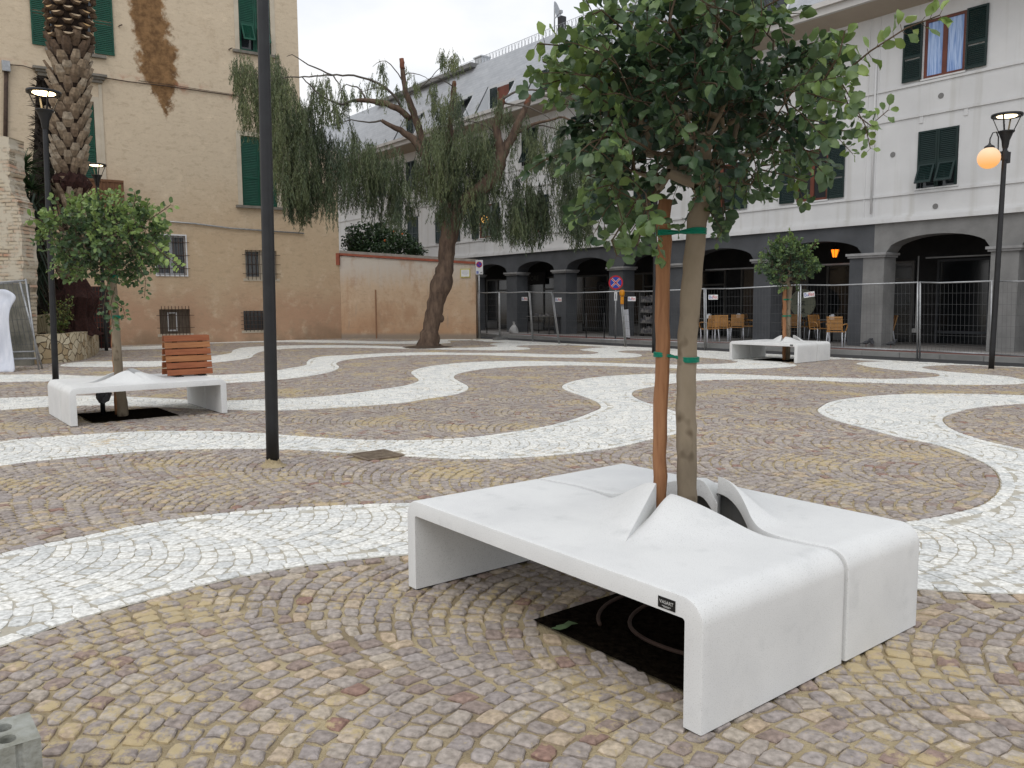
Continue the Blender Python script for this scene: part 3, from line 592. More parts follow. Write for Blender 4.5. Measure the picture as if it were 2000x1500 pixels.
r=MB(); r.tube([(0,0,gc[2]-.04),(0,0,gc[2]+.14)],.065,12); r.box(.03,.1,-.04,.04,gc[2]-.1,gc[2]+.12); r.obj('bracket',m_black,lr)
g_=G(533,909); r=MB(); V=[];n_=22
for j,(rad,z) in enumerate([(.058,.06),(.06,.045),(.075,.02),(.10,.004),(.13,-.003)]):
    for i in range(n_): a=2*PI*i/n_; V.append((g_[0]+(rad+(0 if j==0 else random.uniform(-.006,.01)))*math.cos(a),g_[1]+rad*math.sin(a),z+(random.uniform(-.02,.025) if j<2 else 0)))
r.add(V,[(j*n_+i,(j+1)*n_+i,(j+1)*n_+(i+1)%n_,j*n_+(i+1)%n_) for j in range(4) for i in range(n_)]); o=r.obj('sand_collar',m_sand); tag(o,'little heap of yellow sand packed round the foot of the nearest lamp post','sand heap')

# ------------------------------------------------------------------ foliage tools
def leaf_mesh(name,P,D,N_,ln,wd,mat,parent,tint,fold=.16,wav=.085,smooth=True):
    n=len(P); D=D/np.linalg.norm(D,axis=1,keepdims=True); S=np.cross(N_,D); S/=np.linalg.norm(S,axis=1,keepdims=True)+1e-9; U=np.cross(D,S)
    T=np.array([(0,0,0),(.25,.40,0),(.55,.5,0),(.84,.34,0),(.99,0,0),(.84,-.34,0),(.55,-.5,0),(.25,-.40,0),(.25,0,0),(.55,0,0),(.84,0,0)])
    T=np.repeat(T[None],n,0); T[:,:,2]=np.abs(T[:,:,1])*fold*rng.uniform(.3,2.2,(n,1))+rng.normal(0,wav,(n,11))-.15*rng.uniform(-.5,1.6,(n,1))*T[:,:,0]**2; T[:,1:8,1]*=1+rng.normal(0,.09,(n,7))
    ln=np.broadcast_to(ln,(n,))[:,None,None]; wd=np.broadcast_to(wd,(n,))[:,None,None]
    V=P[:,None]+D[:,None]*T[:,:,0:1]*ln+S[:,None]*T[:,:,1:2]*wd+U[:,None]*T[:,:,2:3]*ln
    fl=[(0,8,1),(0,7,8),(1,8,9,2),(8,7,6,9),(2,9,10,3),(9,6,5,10),(3,10,4),(10,5,4)]; ct=[len(f) for f in fl]; f=np.array([i for q in fl for i in q])
    idx=(np.arange(n)*11)[:,None]+f[None]
    return npmesh(name,V.reshape(-1,3),idx.ravel(),np.tile(ct,n),mat,parent,{'tint':np.repeat(tint,8)},smooth)
def leaf_mat(name,cols,rough=.42,trans=.25):
    m=bpy.data.materials.new(name); t,n,b=nodes(m); at_=n.new('ShaderNodeAttribute'); at_.attribute_name='tint'; r=n.new('ShaderNodeValToRGB'); t.links.new(at_.outputs['Fac'],r.inputs[0]); e=r.color_ramp.elements
    e[0].position=0; e[0].color=(*cols[0],1); e[1].position=1; e[1].color=(*cols[-1],1)
    for i,c in enumerate(cols[1:-1]): k=e.new((i+1)/(len(cols)-1)); k.color=(*c,1)
    t.links.new(r.outputs[0],b.inputs['Base Color']); b.inputs['Roughness'].default_value=rough; b.inputs['Specular IOR Level'].default_value=.45
    tr=n.new('ShaderNodeBsdfTranslucent'); t.links.new(r.outputs[0],tr.inputs[0]); mx=n.new('ShaderNodeMixShader'); mx.inputs[0].default_value=trans
    t.links.new(b.outputs[0],mx.inputs[1]); t.links.new(tr.outputs[0],mx.inputs[2]); t.links.new(mx.outputs[0],n['Material Output'].inputs[0]); return m
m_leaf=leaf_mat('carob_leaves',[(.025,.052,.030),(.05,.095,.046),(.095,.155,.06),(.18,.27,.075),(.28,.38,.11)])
m_bark=pm('smooth_bark',(.27,.22,.16),(.17,.135,.095),scale=4,rough=.85,bump=.35,bscale=22,stretch=(1,1,.5),c3=(.23,.185,.13))
m_twig=pm('twig_bark',(.12,.085,.055),(.08,.055,.035),scale=6,rough=.9)
# bark knots and rings
t,n,b=nodes(m_bark); wv=n.new('ShaderNodeTexNoise'); wv.inputs['Scale'].default_value=9; mpn=n.new('ShaderNodeMapping'); mpn.inputs['Scale'].default_value=(1,1,.7); tcx=[q for q in n if q.type=='TEX_COORD'][0]; t.links.new(tcx.outputs['Object'],mpn.inputs[0]); t.links.new(mpn.outputs[0],wv.inputs[0])
rr=n.new('ShaderNodeValToRGB'); rr.color_ramp.elements[0].position=.6; rr.color_ramp.elements[1].position=.7; rr.color_ramp.elements[0].color=(1,1,1,1); rr.color_ramp.elements[1].color=(.35,.3,.25,1); t.links.new(wv.outputs['Fac'],rr.inputs[0]); mu=n.new('ShaderNodeMixRGB'); mu.blend_type='MULTIPLY'; mu.inputs[0].default_value=1
src=b.inputs['Base Color'].links[0].from_socket; t.links.new(src,mu.inputs[1]); t.links.new(rr.outputs[0],mu.inputs[2]); t.links.new(mu.outputs[0],b.inputs['Base Color'])
def unit(v): return v/(np.linalg.norm(v)+1e-9)
def carob(label,trunkpts,trad,cen,rad,nanch,lf,shoots,group,seed,twl=(.12,.26),tb0=0.,ok=None):
    global rng; old=rng; rng=np.random.default_rng(seed); rnd=rng
    base=np.array(trunkpts[0]); k=thing('carob_tree',label,'tree',tuple(base),0,group)
    tp=[np.array(p)-base for p in trunkpts]; cen=np.array(cen)-base; rad=np.array(rad)
    r=MB(); fork=tp[-1]
    csl=np.concatenate([[0],np.cumsum([np.linalg.norm(b_-a) for a,b_ in zip(tp[:-1],tp[1:])])]); us=np.linspace(0,csl[-1],42); tpd=[np.array([np.interp(u_,csl,[q_[c_] for q_ in tp]) for c_ in range(3)])+np.array([rnd.normal(0,.0022),0,0]) for u_ in us]; tpd[-1]=fork
    r.tube(tpd,[float(np.interp(u_,csl,trad))*(1+rnd.normal(0,.022)+.03*math.sin(u_*9)) for u_ in us],16)
    # anchors spread through the crown, linked inward to make limbs
    A=[]
    while len(A)<nanch:
        v=rnd.normal(size=3); v/=np.linalg.norm(v); q=rnd.random()**.45*(1+.10*math.sin(5*v[0]+seed)+.10*math.sin(7*v[1]+3*v[2]))
        p=cen+v*rad*q
        if p[2]<fork[2]-.08-.25*rad[2]: continue
        if ok is not None and not ok(p+base): continue
        A.append(p)
    A=np.array(A); order=np.argsort(np.linalg.norm(A-fork,axis=1)); A=A[order]
    nodes_=[fork]; par=[-1]; 
    for p in A:
        Nn=np.array(nodes_); d=np.linalg.norm(Nn-p,axis=1); df=np.linalg.norm(Nn-fork,axis=1); dp=np.linalg.norm(p-fork); cost=d+.35*df; cost[df>dp]=9e9; j=int(np.argmin(cost)); nodes_.append(p); par.append(j)
    n_=len(nodes_); wgt=np.ones(n_)
    for i in range(n_-1,0,-1): wgt[par[i]]+=wgt[i]
    limbs=MB()
    for i in range(1,n_):
        a,b_=nodes_[par[i]],nodes_[i]; ra=.0021*math.sqrt(wgt[i])*rad[0]/.62*1.15; 
        mid=(a+b_)/2+rnd.normal(0,.03*np.linalg.norm(b_-a),3); (limbs if wgt[i]<12 else r).tube([a,mid,b_],[ra*1.15,ra*1.05,ra],5 if wgt[i]<30 else 8,False)
    LP=[];LD=[];LN=[];LL=[];LT=[]
    def twig(p,d,L_,size,tb,droop=.3,sp=None,draw=True):
        d=unit(d); pts=[p]; nl=max(3,int(L_/(sp or size*.55))); st=L_/nl
        side=unit(np.cross(d,rnd.normal(size=3)))
        for i in range(nl):
            d=unit(d+rnd.normal(0,.10,3)+np.array([0,0,-droop*.12])); p=p+d*st; pts.append(p)
            side=unit(np.cross(np.cross(d,side),d)); up=unit(np.cross(d,side)); up=up if up[2]>0 else -up
            for sg in(-1,1):
                if rnd.random()<.1: continue
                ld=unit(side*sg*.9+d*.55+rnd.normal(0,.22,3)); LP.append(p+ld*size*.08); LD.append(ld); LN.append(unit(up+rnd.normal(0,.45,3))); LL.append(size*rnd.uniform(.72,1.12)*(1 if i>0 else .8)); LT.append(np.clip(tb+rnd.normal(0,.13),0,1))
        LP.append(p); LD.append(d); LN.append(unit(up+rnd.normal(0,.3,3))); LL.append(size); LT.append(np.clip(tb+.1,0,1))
        if draw: limbs.tube(pts,[.0022*size/.055]*(len(pts)-1)+[.001],3,False)
    for i in range(1,n_):
        if wgt[i]>9: continue
        p=nodes_[i]; q=(p-cen)/rad; ql=np.linalg.norm(q); o_=unit(q)
        for _ in range(2 if wgt[i]<3 else 1):
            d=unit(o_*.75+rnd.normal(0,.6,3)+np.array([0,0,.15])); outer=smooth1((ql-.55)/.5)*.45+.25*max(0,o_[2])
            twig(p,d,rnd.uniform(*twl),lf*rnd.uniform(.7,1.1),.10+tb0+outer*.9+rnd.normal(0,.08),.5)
    for sh in shoots:
        pts=[np.array(q)-base for q in sh[0]]; size=sh[1]; tb=sh[2]
        cs=[0]; 
        for a,b_ in zip(pts[:-1],pts[1:]): cs.append(cs[-1]+np.linalg.norm(b_-a))
        limbs.tube(pts,[.0045*size/.055*(1-.6*i/len(pts)) for i in range(len(pts))],5,False)
        nl=int(cs[-1]/(size*.62)); P_=np.array(pts)
        for i in range(nl+1):
            u=cs[-1]*(.15+.85*i/nl); p=np.array([np.interp(u,cs,P_[:,c]) for c in range(3)]); p2=np.array([np.interp(min(u+.02,cs[-1]),cs,P_[:,c]) for c in range(3)]); p0=np.array([np.interp(max(u-.02,0),cs,P_[:,c]) for c in range(3)]); d=unit(p2-p0); side=unit(np.cross(d,np.array([rnd.normal()*.4,-1,rnd.normal()*.4])))
            for sg in(-1,1):
                if rnd.random()<.12: continue
                ld=unit(side*sg+d*.5+rnd.normal(0,.25,3)); s0=p+ld*size*rnd.uniform(.1,.5); LP.append(s0); LD.append(ld); LN.append(unit(np.array([0,-.7,.5])+rnd.normal(0,.45,3))); LL.append(size*rnd.uniform(.8,1.15)); LT.append(np.clip(tb+rnd.normal(0,.12),0,1)); limbs.tube([p,s0],.0012*size/.055,3,False)
    r.obj('trunk',m_bark,k,True); limbs.obj('branches',m_twig,k,True)
    LL=np.array(LL); leaf_mesh('crown',np.array(LP),np.array(LD),np.array(LN),LL,LL*.66,m_leaf,k,np.array(LT)); rng=old
    return k,len(LL)
T0=bw(0,1.07,.875,0); Y0=T0[1]
def tpt(px,py,Y,dz=0): q=at(px,py,Y); return q
tb=[np.array([T0[0],T0[1],-.03]),bw(0,1.072,.877,.3),at(1342,985,Y0),at(1340,800,Y0),at(1344,650,Y0),at(1353,520,Y0),at(1362,430,Y0),at(1374,392,Y0)]
shootsN=[([at(1560,215,3.6),at(1640,150,3.5),at(1700,100,3.42),at(1770,55,3.36),at(1835,30,3.3)],.062,.82),
 ([at(1640,160,3.5),at(1660,215,3.48),at(1700,245,3.46),at(1735,215,3.44)],.045,.6),([at(1620,120,3.5),at(1660,190,3.45),at(1690,245,3.4),at(1700,290,3.4)],.04,.75),
 ([at(1240,180,3.6),at(1170,110,3.5),at(1110,90,3.45),at(1050,85,3.4)],.062,.85),([at(1200,170,3.6),at(1130,150,3.5),at(1060,120,3.45)],.06,.8),
 ([at(1230,230,3.6),at(1170,190,3.5),at(1120,150,3.45),at(1060,165,3.4)],.055,.75),([at(1260,140,3.7),at(1220,60,3.6),at(1175,20,3.5),at(1130,40,3.5)],.06,.75),
 ([at(1250,380,3.6),at(1220,430,3.5),at(1195,470,3.45),at(1205,500,3.45)],.062,.5),([at(1270,400,3.6),at(1255,440,3.5),at(1245,480,3.45)],.062,.45),
 ([at(1375,400,3.7),at(1395,425,3.6),at(1410,450,3.55),at(1400,468,3.5)],.03,.5),([at(1500,300,3.6),at(1560,290,3.5),at(1600,300,3.45)],.058,.5),
 ([at(1480,330,3.6),at(1545,345,3.5),at(1575,355,3.45)],.05,.45),([at(1560,215,3.6),at(1600,170,3.5),at(1640,105,3.4),at(1650,60,3.4)],.058,.8),
 ([at(1420,60,3.6),at(1500,10,3.5),at(1560,-20,3.45)],.06,.85),([at(1560,230,3.6),at(1610,240,3.5),at(1665,300,3.45)],.03,.7)]
cN=at(1352,200,Y0); 
def pxof(P):
    c=Mw@(np.asarray(P)-np.array([0,0,HC])); return 1000+F*c[0]/c[2],750+F*c[1]/c[2]
def okN(P):
    x,y=pxof(P); return not((x>1400 and y>370) or (x>1290 and y>368) or (y>412) or (x>1480 and y>330) or (x>1545 and y>150 and rng.random()<.6) or (x<1130 and y>300) or (y<130 and rng.random()<.45) or (x<1190 and rng.random()<.4) or (x>1500 and rng.random()<.35))
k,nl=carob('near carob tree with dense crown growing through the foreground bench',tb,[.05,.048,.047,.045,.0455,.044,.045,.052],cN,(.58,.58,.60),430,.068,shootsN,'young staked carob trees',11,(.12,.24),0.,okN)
# left tree
T1p=at(238,790,1); T1=b1l(1.07,.86); Y1=T1[1]; print('T1px')
tb=[np.array([G(240,825)[0],T1[1],-.02])]; xb=at(240,800,Y1)[0]; tb=[np.array([xb,Y1,-.02]),at(239,790,Y1),at(231,720,Y1),at(226,640,Y1),at(222,580,Y1),at(218,520,Y1),at(216,500,Y1)]
cL=at(205,470,Y1)
shL=[([at(100,450,Y1-.5),at(80,430,Y1-.6),at(60,425,Y1-.6)],.085,.8),([at(290,430,Y1-.3),at(320,410,Y1-.4),at(333,400,Y1-.4)],.08,.7),([at(290,470,Y1-.3),at(325,500,Y1-.4),at(350,520,Y1-.5)],.075,.85),
 ([at(215,530,Y1-.3),at(205,580,Y1-.35),at(200,620,Y1-.35)],.075,.35),([at(225,560,Y1-.3),at(215,600,Y1-.3),at(222,640,Y1-.3)],.07,.4),([at(225,590,Y1-.2),at(240,600,Y1-.25),at(245,620,Y1-.25)],.06,.45),
 ([at(270,520,Y1-.3),at(285,545,Y1-.3),at(282,580,Y1-.3)],.06,.45),([at(260,410,Y1),at(265,385,Y1),at(262,375,Y1)],.07,.6),([at(150,400,Y1),at(170,385,Y1)],.07,.7)]
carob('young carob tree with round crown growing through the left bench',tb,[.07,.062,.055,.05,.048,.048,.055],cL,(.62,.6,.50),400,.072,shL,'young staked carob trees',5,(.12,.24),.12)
T2=bw(2,1.07,.875); Y2=T2[1]
tb=[np.array([T2[0],T2[1],-.02]),at(1539,690,Y2),at(1540,600,Y2),at(1543,560,Y2)]
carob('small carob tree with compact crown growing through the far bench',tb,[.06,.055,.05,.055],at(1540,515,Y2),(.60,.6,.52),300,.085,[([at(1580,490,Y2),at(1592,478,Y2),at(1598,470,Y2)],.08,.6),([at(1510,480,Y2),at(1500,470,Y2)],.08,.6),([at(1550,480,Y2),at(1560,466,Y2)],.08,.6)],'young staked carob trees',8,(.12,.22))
# stakes with ties
def stake(a,b_,rad,label,ties,tr):
    a=np.array(a);b_=np.array(b_); k=thing('wooden_stake',label,'stake',tuple(a)); r=MB(); n_=22; P_=[a*(1-t_)+b_*t_-a for t_ in np.linspace(0,1,n_)]; P_=[p+np.array([rng.normal(0,.0035),rng.normal(0,.0035),0])*(rad/.033) for p in P_]
    r.tube(P_,[rad*(1+rng.normal(0,.045)) for _ in P_],12); r.obj('pole',m_stakew,k,True)
    for (z,pt,z2,wd) in ties:
        s_=a+(b_-a)*((z-a[2])/(b_[2]-a[2])); c0=s_[:2]; c1=np.array(pt[:2]); d=c1-c0; L_=np.linalg.norm(d); d/=L_; pr=np.array([-d[1],d[0]]); r=MB()
        for q in range(4):
            loop=[]; zo=(q-1.5)*wd*.45; 
            for i in range(12): ang=PI/2+PI*i/11; loop.append((c0+d*math.cos(ang)*(rad*1.08)+pr*math.sin(ang)*rad*1.08,z+zo))
            loop.append(((c0+c1)/2-pr*.005*(1 if q%2 else -1),(z+z2)/2+zo*.3))
            for i in range(12): ang=-PI/2+PI*i/11; loop.append((c1+d*math.cos(ang)*(tr*1.08)+pr*math.sin(ang)*tr*1.08,z2+zo*1.1))
            loop.append(((c0+c1)/2+pr*.005*(1 if q%2 else -1),(z+z2)/2+zo*.3)); loop.append(loop[0])
            r.tube([np.array([p[0],p[1],h])-a for p,h in loop],wd*.32,5,False)
        r.obj('tie',m_tie,k,True)
    return k
S0=bw(0,.955,.80); YS=S0[1]
p_lo=at(1313,700,Y0)
za=float(at(1287,455,YS)[2]); zb=float(at(1290,692,YS)[2]); zt0=float(at(1355,452,Y0)[2]); zt1=float(at(1343,702,Y0)[2])
bt=at(1287,985,YS); tp_=at(1298,390,YS)
stake((bt[0]+(bt[0]-tp_[0])*.25,YS,-.02),tp_,.033,'reddish wooden stake tied with green bands to the foreground tree',[(za,at(1357,452,Y0),zt0,.014),(zb,at(1343,702,Y0),zt1,.012)],.046)
Ys=Y1-.0; xs_=at(222,600,Ys)
bt=at(232,800,Ys+.12); stake((bt[0]-.02,Ys+.12,-.02),at(213,480,Ys+.12),.032,'thin wooden stake mostly hidden behind the trunk of the left tree',[(float(at(220,540,Y1)[2]),at(221,540,Y1),float(at(220,540,Y1)[2]),.02),(float(at(228,619,Y1)[2]),at(228,619,Y1),float(at(228,619,Y1)[2]),.02)],.05)
bt=at(1531,700,Y2-.1); stake((bt[0],Y2-.1,-.02),at(1533,560,Y2-.1),.045,'wooden stake tied to the small tree of the far bench',[(float(at(1533,585,Y2)[2]),at(1541,585,Y2),float(at(1533,585,Y2)[2]),.02),(float(at(1533,617,Y2)[2]),at(1540,617,Y2),float(at(1533,617,Y2)[2]),.02)],.052)
# ------------------------------------------------------------------ walls with openings
def wall(name,x0,x1,z0,z1,holes,mat,parent,y=0.,depth=.28,sides=True,thick=.3):
    xs=sorted({x0,x1,*[h[0] for h in holes],*[h[1] for h in holes]}); zs=sorted({z0,z1,*[h[2] for h in holes],*[h[3] for h in holes]})
    xs=[v for v in xs if x0<=v<=x1]; zs=[v for v in zs if z0<=v<=z1]; r=MB()
    for i in range(len(xs)-1):
        for j in range(len(zs)-1):
            cx,cz=(xs[i]+xs[i+1])/2,(zs[j]+zs[j+1])/2
            if any(h[0]<cx<h[1] and h[2]<cz<h[3] for h in holes): continue
            r.add([(xs[i],y,zs[j]),(xs[i+1],y,zs[j]),(xs[i+1],y,zs[j+1]),(xs[i],y,zs[j+1])],[(0,1,2,3)])
    for a,b_,c,d in holes:
        r.add([(a,y,c),(b_,y,c),(b_,y,d),(a,y,d),(a,y+depth,c),(b_,y+depth,c),(b_,y+depth,d),(a,y+depth,d)],[(0,4,5,1),(1,5,6,2),(2,6,7,3),(3,7,4,0)])
    if sides: r.add([(x0,y,z0),(x0,y,z1),(x0,y+thick,z1),(x0,y+thick,z0),(x1,y,z0),(x1,y,z1),(x1,y+thick,z1),(x1,y+thick,z0)],[(0,1,2,3),(4,7,6,5)])
    return r.obj(name,mat,parent)
def shutter_mb(r,x0,x1,z0,z1,y,th=.035,pitch=.05,mid=.42,M=None):
    fr=.05; 
    def bx(*a): r.box(*a,M=M)
    bx(x0,x0+fr,y-th,y,z0,z1); bx(x1-fr,x1,y-th,y,z0,z1); bx(x0+fr,x1-fr,y-th,y,z0,z0+fr*1.3); bx(x0+fr,x1-fr,y-th,y,z1-fr,z1)
    zm=z0+(z1-z0)*mid
    if mid: bx(x0+fr,x1-fr,y-th,y,zm-fr*.6,zm+fr*.6)
    z=z0+fr*1.3+.01
    while z<z1-fr-.02:
        if not(mid and abs(z+pitch/2-zm)<fr*.6+pitch*.4):
            v=[(x0+fr,y-th*.85,z),(x1-fr,y-th*.85,z),(x1-fr,y-th*.2,z+pitch*.95),(x0+fr,y-th*.2,z+pitch*.95),(x0+fr,y-th*.7,z-.004),(x1-fr,y-th*.7,z-.004),(x1-fr,y-th*.05,z+pitch*.93),(x0+fr,y-th*.05,z+pitch*.93)]
            if M is not None: v=[tuple(M@Vector(p)) for p in v]
            r.add(v,[(0,1,2,3),(7,6,5,4),(0,4,5,1),(3,2,6,7)])
        z+=pitch
m_gl=glass('window_glass',(.02,.025,.03)); m_wood=pm('brown_window_wood',(.16,.05,.03),(.1,.03,.02),scale=3,rough=.45)
m_curt=pm('blue_white_curtain',(.42,.55,.8),(.16,.27,.55),scale=3,rough=.9,stretch=(9,9,.5),lo=.35,hi=.6)
# ------------------------------------------------------------------ WHITE ARCADED BUILDING
wb=WB.empty('arcaded_building'); tag(wb,'white three storey building with dark grey arcade, green shutters and slate mansard roof','building')
m_wb=pm('white_render',(.63,.635,.64),(.56,.565,.57),scale=.7,rough=.85,bump=.15,bscale=14)
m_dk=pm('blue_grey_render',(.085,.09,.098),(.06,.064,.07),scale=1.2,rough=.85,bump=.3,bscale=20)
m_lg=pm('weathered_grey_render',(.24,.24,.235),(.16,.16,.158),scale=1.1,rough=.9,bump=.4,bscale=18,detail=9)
m_cap=pm('capital_stone',(.33,.33,.33),(.22,.22,.22),scale=3,rough=.8)
XL,XR_=-40.,12.
t,n,b=nodes(m_wb); z=n.new('ShaderNodeTexNoise'); z.inputs['Scale'].default_value=1; z.inputs['Detail'].default_value=7; mpn=n.new('ShaderNodeMapping'); mpn.inputs['Scale'].default_value=(3.2,3.2,.16); tcx=[q for q in n if q.type=='TEX_COORD'][0]; t.links.new(tcx.outputs['Object'],mpn.inputs[0]); t.links.new(mpn.outputs[0],z.inputs[0]); rr=n.new('ShaderNodeValToRGB'); rr.color_ramp.elements[0].position=.54; rr.color_ramp.elements[1].position=.72; rr.color_ramp.elements[0].color=(1,1,1,1); rr.color_ramp.elements[1].color=(.84,.83,.80,1); t.links.new(z.outputs['Fac'],rr.inputs[0]); mu=n.new('ShaderNodeMixRGB'); mu.blend_type='MULTIPLY'; mu.inputs[0].default_value=1; src=b.inputs['Base Color'].links[0].from_socket; t.links.new(src,mu.inputs[1]); t.links.new(rr.outputs[0],mu.inputs[2]); t.links.new(mu.outputs[0],b.inputs['Base Color'])
rowA=[];rowB=[]
# windows: (centre x, type)  types: o = open with shutters folded back, c = closed, t = closed with tilted lower flaps
for cx,ty in [(1.67,'t'),(-2.05,'o'),(-5.43,'o'),(-8.9,'c'),(-12.2,'c'),(-15.4,'o'),(-18.85,'l'),(-22.05,'o'),(-25.4,'c'),(-29.0,'c'),(5.2,'o'),(8.8,'c')]: rowA.append((cx,ty))
for cx,ty in [(1.72,'b'),(-2.03,'c'),(-5.43,'o'),(-9.0,'c'),(-12.4,'t'),(-15.6,'t'),(-18.76,'c'),(-22.0,'o'),(-25.45,'c'),(-28.7,'c'),(5.2,'c'),(8.8,'c')]: rowB.append((cx,ty))
W2=.53; holes=[]
for cx,ty in rowA: holes.append((cx-W2,cx+W2,4.46,5.98))
for cx,ty in rowB: holes.append((cx-W2,cx+W2,7.35,8.87))
ARC=[3.46,0.,-3.70,-7.22,-10.32,-13.62,-16.9,-20.2,-23.5,-26.8,-30.1,-33.4,-36.7]; ARC=[10.4,6.95]+ARC
wall('wall',XL,XR_,3.6,9.35,holes,m_wb,wb,0.,.2)
# string courses, sill bands and pilaster strips, proud of the wall
r=MB(); r.box(XL,XR_,-.09,.0,3.6,3.72); r.box(XL,XR_,-.05,.0,3.72,3.78); r.obj('string_course',m_wb,wb)
r=MB(); r.box(XL,XR_,-.035,0,4.33,4.40); r.obj('sill_band',m_wb,wb); r=MB(); r.box(XL,XR_,-.035,0,6.38,6.46); r.obj('floor_band',m_wb,wb); r=MB().box(XL,XR_,-.035,0,7.22,7.29); r.obj('sill_band',m_wb,wb)
for x in(-.35,-.05): 
    for z0,z1 in((3.78,4.33),(4.40,6.38),(6.46,7.22),(7.29,9.3)): MB().box(x-.02,x+.02,-.02,0,z0,z1).obj('pilaster_strip',m_wb,wb)
for x in(1.2,2.35,-3.0): MB().box(x-.05,x+.05,-.02,0,6.2,6.38).obj('pilaster_strip',m_wb,wb)
MB().tube([(-.1,-.07,3.9),(-.1,-.07,8.2)],.025,8).obj('drainpipe',m_wb,wb,True)
for x,z in((1.8,6.72),(-.0,5.0),(.55,5.12),(1.65,4.02)):
    q=WB.p
for px,py in((1838,187),(1744,302),(1827,403)):
    x,z=WB.p(px,py); r=MB(); r.tube([(x,-.01,z),(x,.02,z)],.075,14); r.obj('vent_cap',m_lg,wb)
def win(cx,ty,z0,z1,row):
    x0,x1=cx-W2,cx+W2
    if ty in('c','t'):
        f=bpy.data.objects.new('window',None); COL.objects.link(f); f.parent=wb
        for a,b_ in((x0+.01,cx-.004),(cx+.004,x1-.01)):
            r=MB()
            if ty=='c': shutter_mb(r,a,b_,z0+.01,z1-.01,-.005)
            else:
                zs=z0+(z1-z0)*.42; shutter_mb(r,a,b_,zs,z1-.01,-.005,mid=0)
                M=Matrix.Translation((0,-.01,zs-.02))@Matrix.Rotation(-.42,4,'X'); shutter_mb(r,a+.04,b_-.04,-(zs-z0-.08),0,-.005,mid=0,M=M)
                r.box(a,a+.05,-.04,-.005,z0,zs); r.box(b_-.05,b_,-.04,-.005,z0,zs)
            r.obj('shutter',m_dgreen,f)
        MB().box(x0,x1,.1,.12,z0,z1).obj('pane',m_gl,f)
    else:
        r=MB(); fw=.07
        y0,y1=.03,.09
        r.box(x0,x0+fw,y0,y1,z0,z1); r.box(x1-fw,x1,y0,y1,z0,z1); r.box(x0+fw,x1-fw,y0,y1,z0,z0+fw); r.box(x0+fw,x1-fw,y0,y1,z1-fw,z1); r.box(cx-.06,cx+.06,y0-.005,y1,z0+fw,z1-fw)
        f=r.obj('window',m_wood,wb)
        MB().box(x0+fw,cx-.06,.06,.07,z0+fw,z1-fw).obj('pane',m_gl if ty!='b' else m_curt,f); MB().box(cx+.06,x1-fw,.06,.07,z0+fw,z1-fw).obj('pane',m_gl if ty!='b' else m_curt,f)
        lw=W2
        r=MB(); shutter_mb(r,x0-lw-.02,x0-.03,z0,z1,-.03); r.obj('shutter',m_dgreen,f)
        r=MB(); shutter_mb(r,x1+.03,x1+lw+.02,z0,z1,-.03); r.obj('shutter',m_dgreen,f)
    MB().box(x0-.05,x1+.05,-.05,.0,z0-.05,z0-.005).obj('sill',m_wb,f)
    if ty=='l': MB().lathe([(.001,-.2),(.14,-.14),(.2,0),(.14,.14),(.001,.2)],(cx-.1,.045,z0+.85),14).obj('lit_lamp',emis('warm_window_lamp',(1,.55,.14),2.2),f,True)
for cx,ty in rowA: win(cx,ty,4.46,5.98,'A')
for cx,ty in rowB: win(cx,ty,7.35,8.87,'B')
# arcade front: spandrels with segmental arches
def spandrel(xa,xb,mat,nm='arcade_wall'):
    r=MB(); pw=.36; n_=20; a0,b0=xa+pw,xb-pw; S=[]
    xs=[xa,a0]+[a0+(b0-a0)*i/n_ for i in range(1,n_)]+[b0,xb]
    def zb(x):
        if x<=a0+1e-6 or x>=b0-1e-6: return 2.78
        u=(x-(a0+b0)/2)/((b0-a0)/2); return 2.78+.44*math.sqrt(max(0,1-u*u*.98)) if abs(u)<1 else 2.78
    for i in range(len(xs)-1):
        p,q=xs[i],xs[i+1]; zp,zq=zb(p),zb(q)
        if i==1: zp=2.78
        r.add([(p,0,zp),(q,0,zq),(q,0,3.6),(p,0,3.6),(p,.62,zp),(q,.62,zq),(q,.62,3.6),(p,.62,3.6)],[(0,1,2,3),(0,4,5,1),(4,7,6,5)])
    return r.obj(nm,mat,wb)
A_=sorted(ARC)
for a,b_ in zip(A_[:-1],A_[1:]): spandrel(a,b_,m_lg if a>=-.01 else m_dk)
for x in A_:
    lg=x>=3; mt=m_lg if lg else m_dk
    if abs(x)<.01:
        r=MB().box(-.72,-.30,-.02,.6,.1,2.66); r.obj('pillar',m_dk,wb); r=MB().box(-.298,.33,-.03,.62,.1,2.66); r.obj('pillar',m_lg,wb)
        r=MB(); r.box(-.80,.42,-.12,.68,2.72,2.79); r.box(-.76,.38,-.08,.64,2.66,2.72); r.obj('capital',m_cap,wb)
    else:
        hw=.33 if x>-5 else .38
        r=MB().box(x-hw,x+hw,-.02,.6,.1,2.66); r.obj('pillar',mt,wb)
        r=MB(); r.box(x-hw-.1,x+hw+.1,-.12,.68,2.72,2.79); r.box(x-hw-.06,x+hw+.06,-.08,.64,2.66,2.72); r.obj('capital',m_cap,wb)
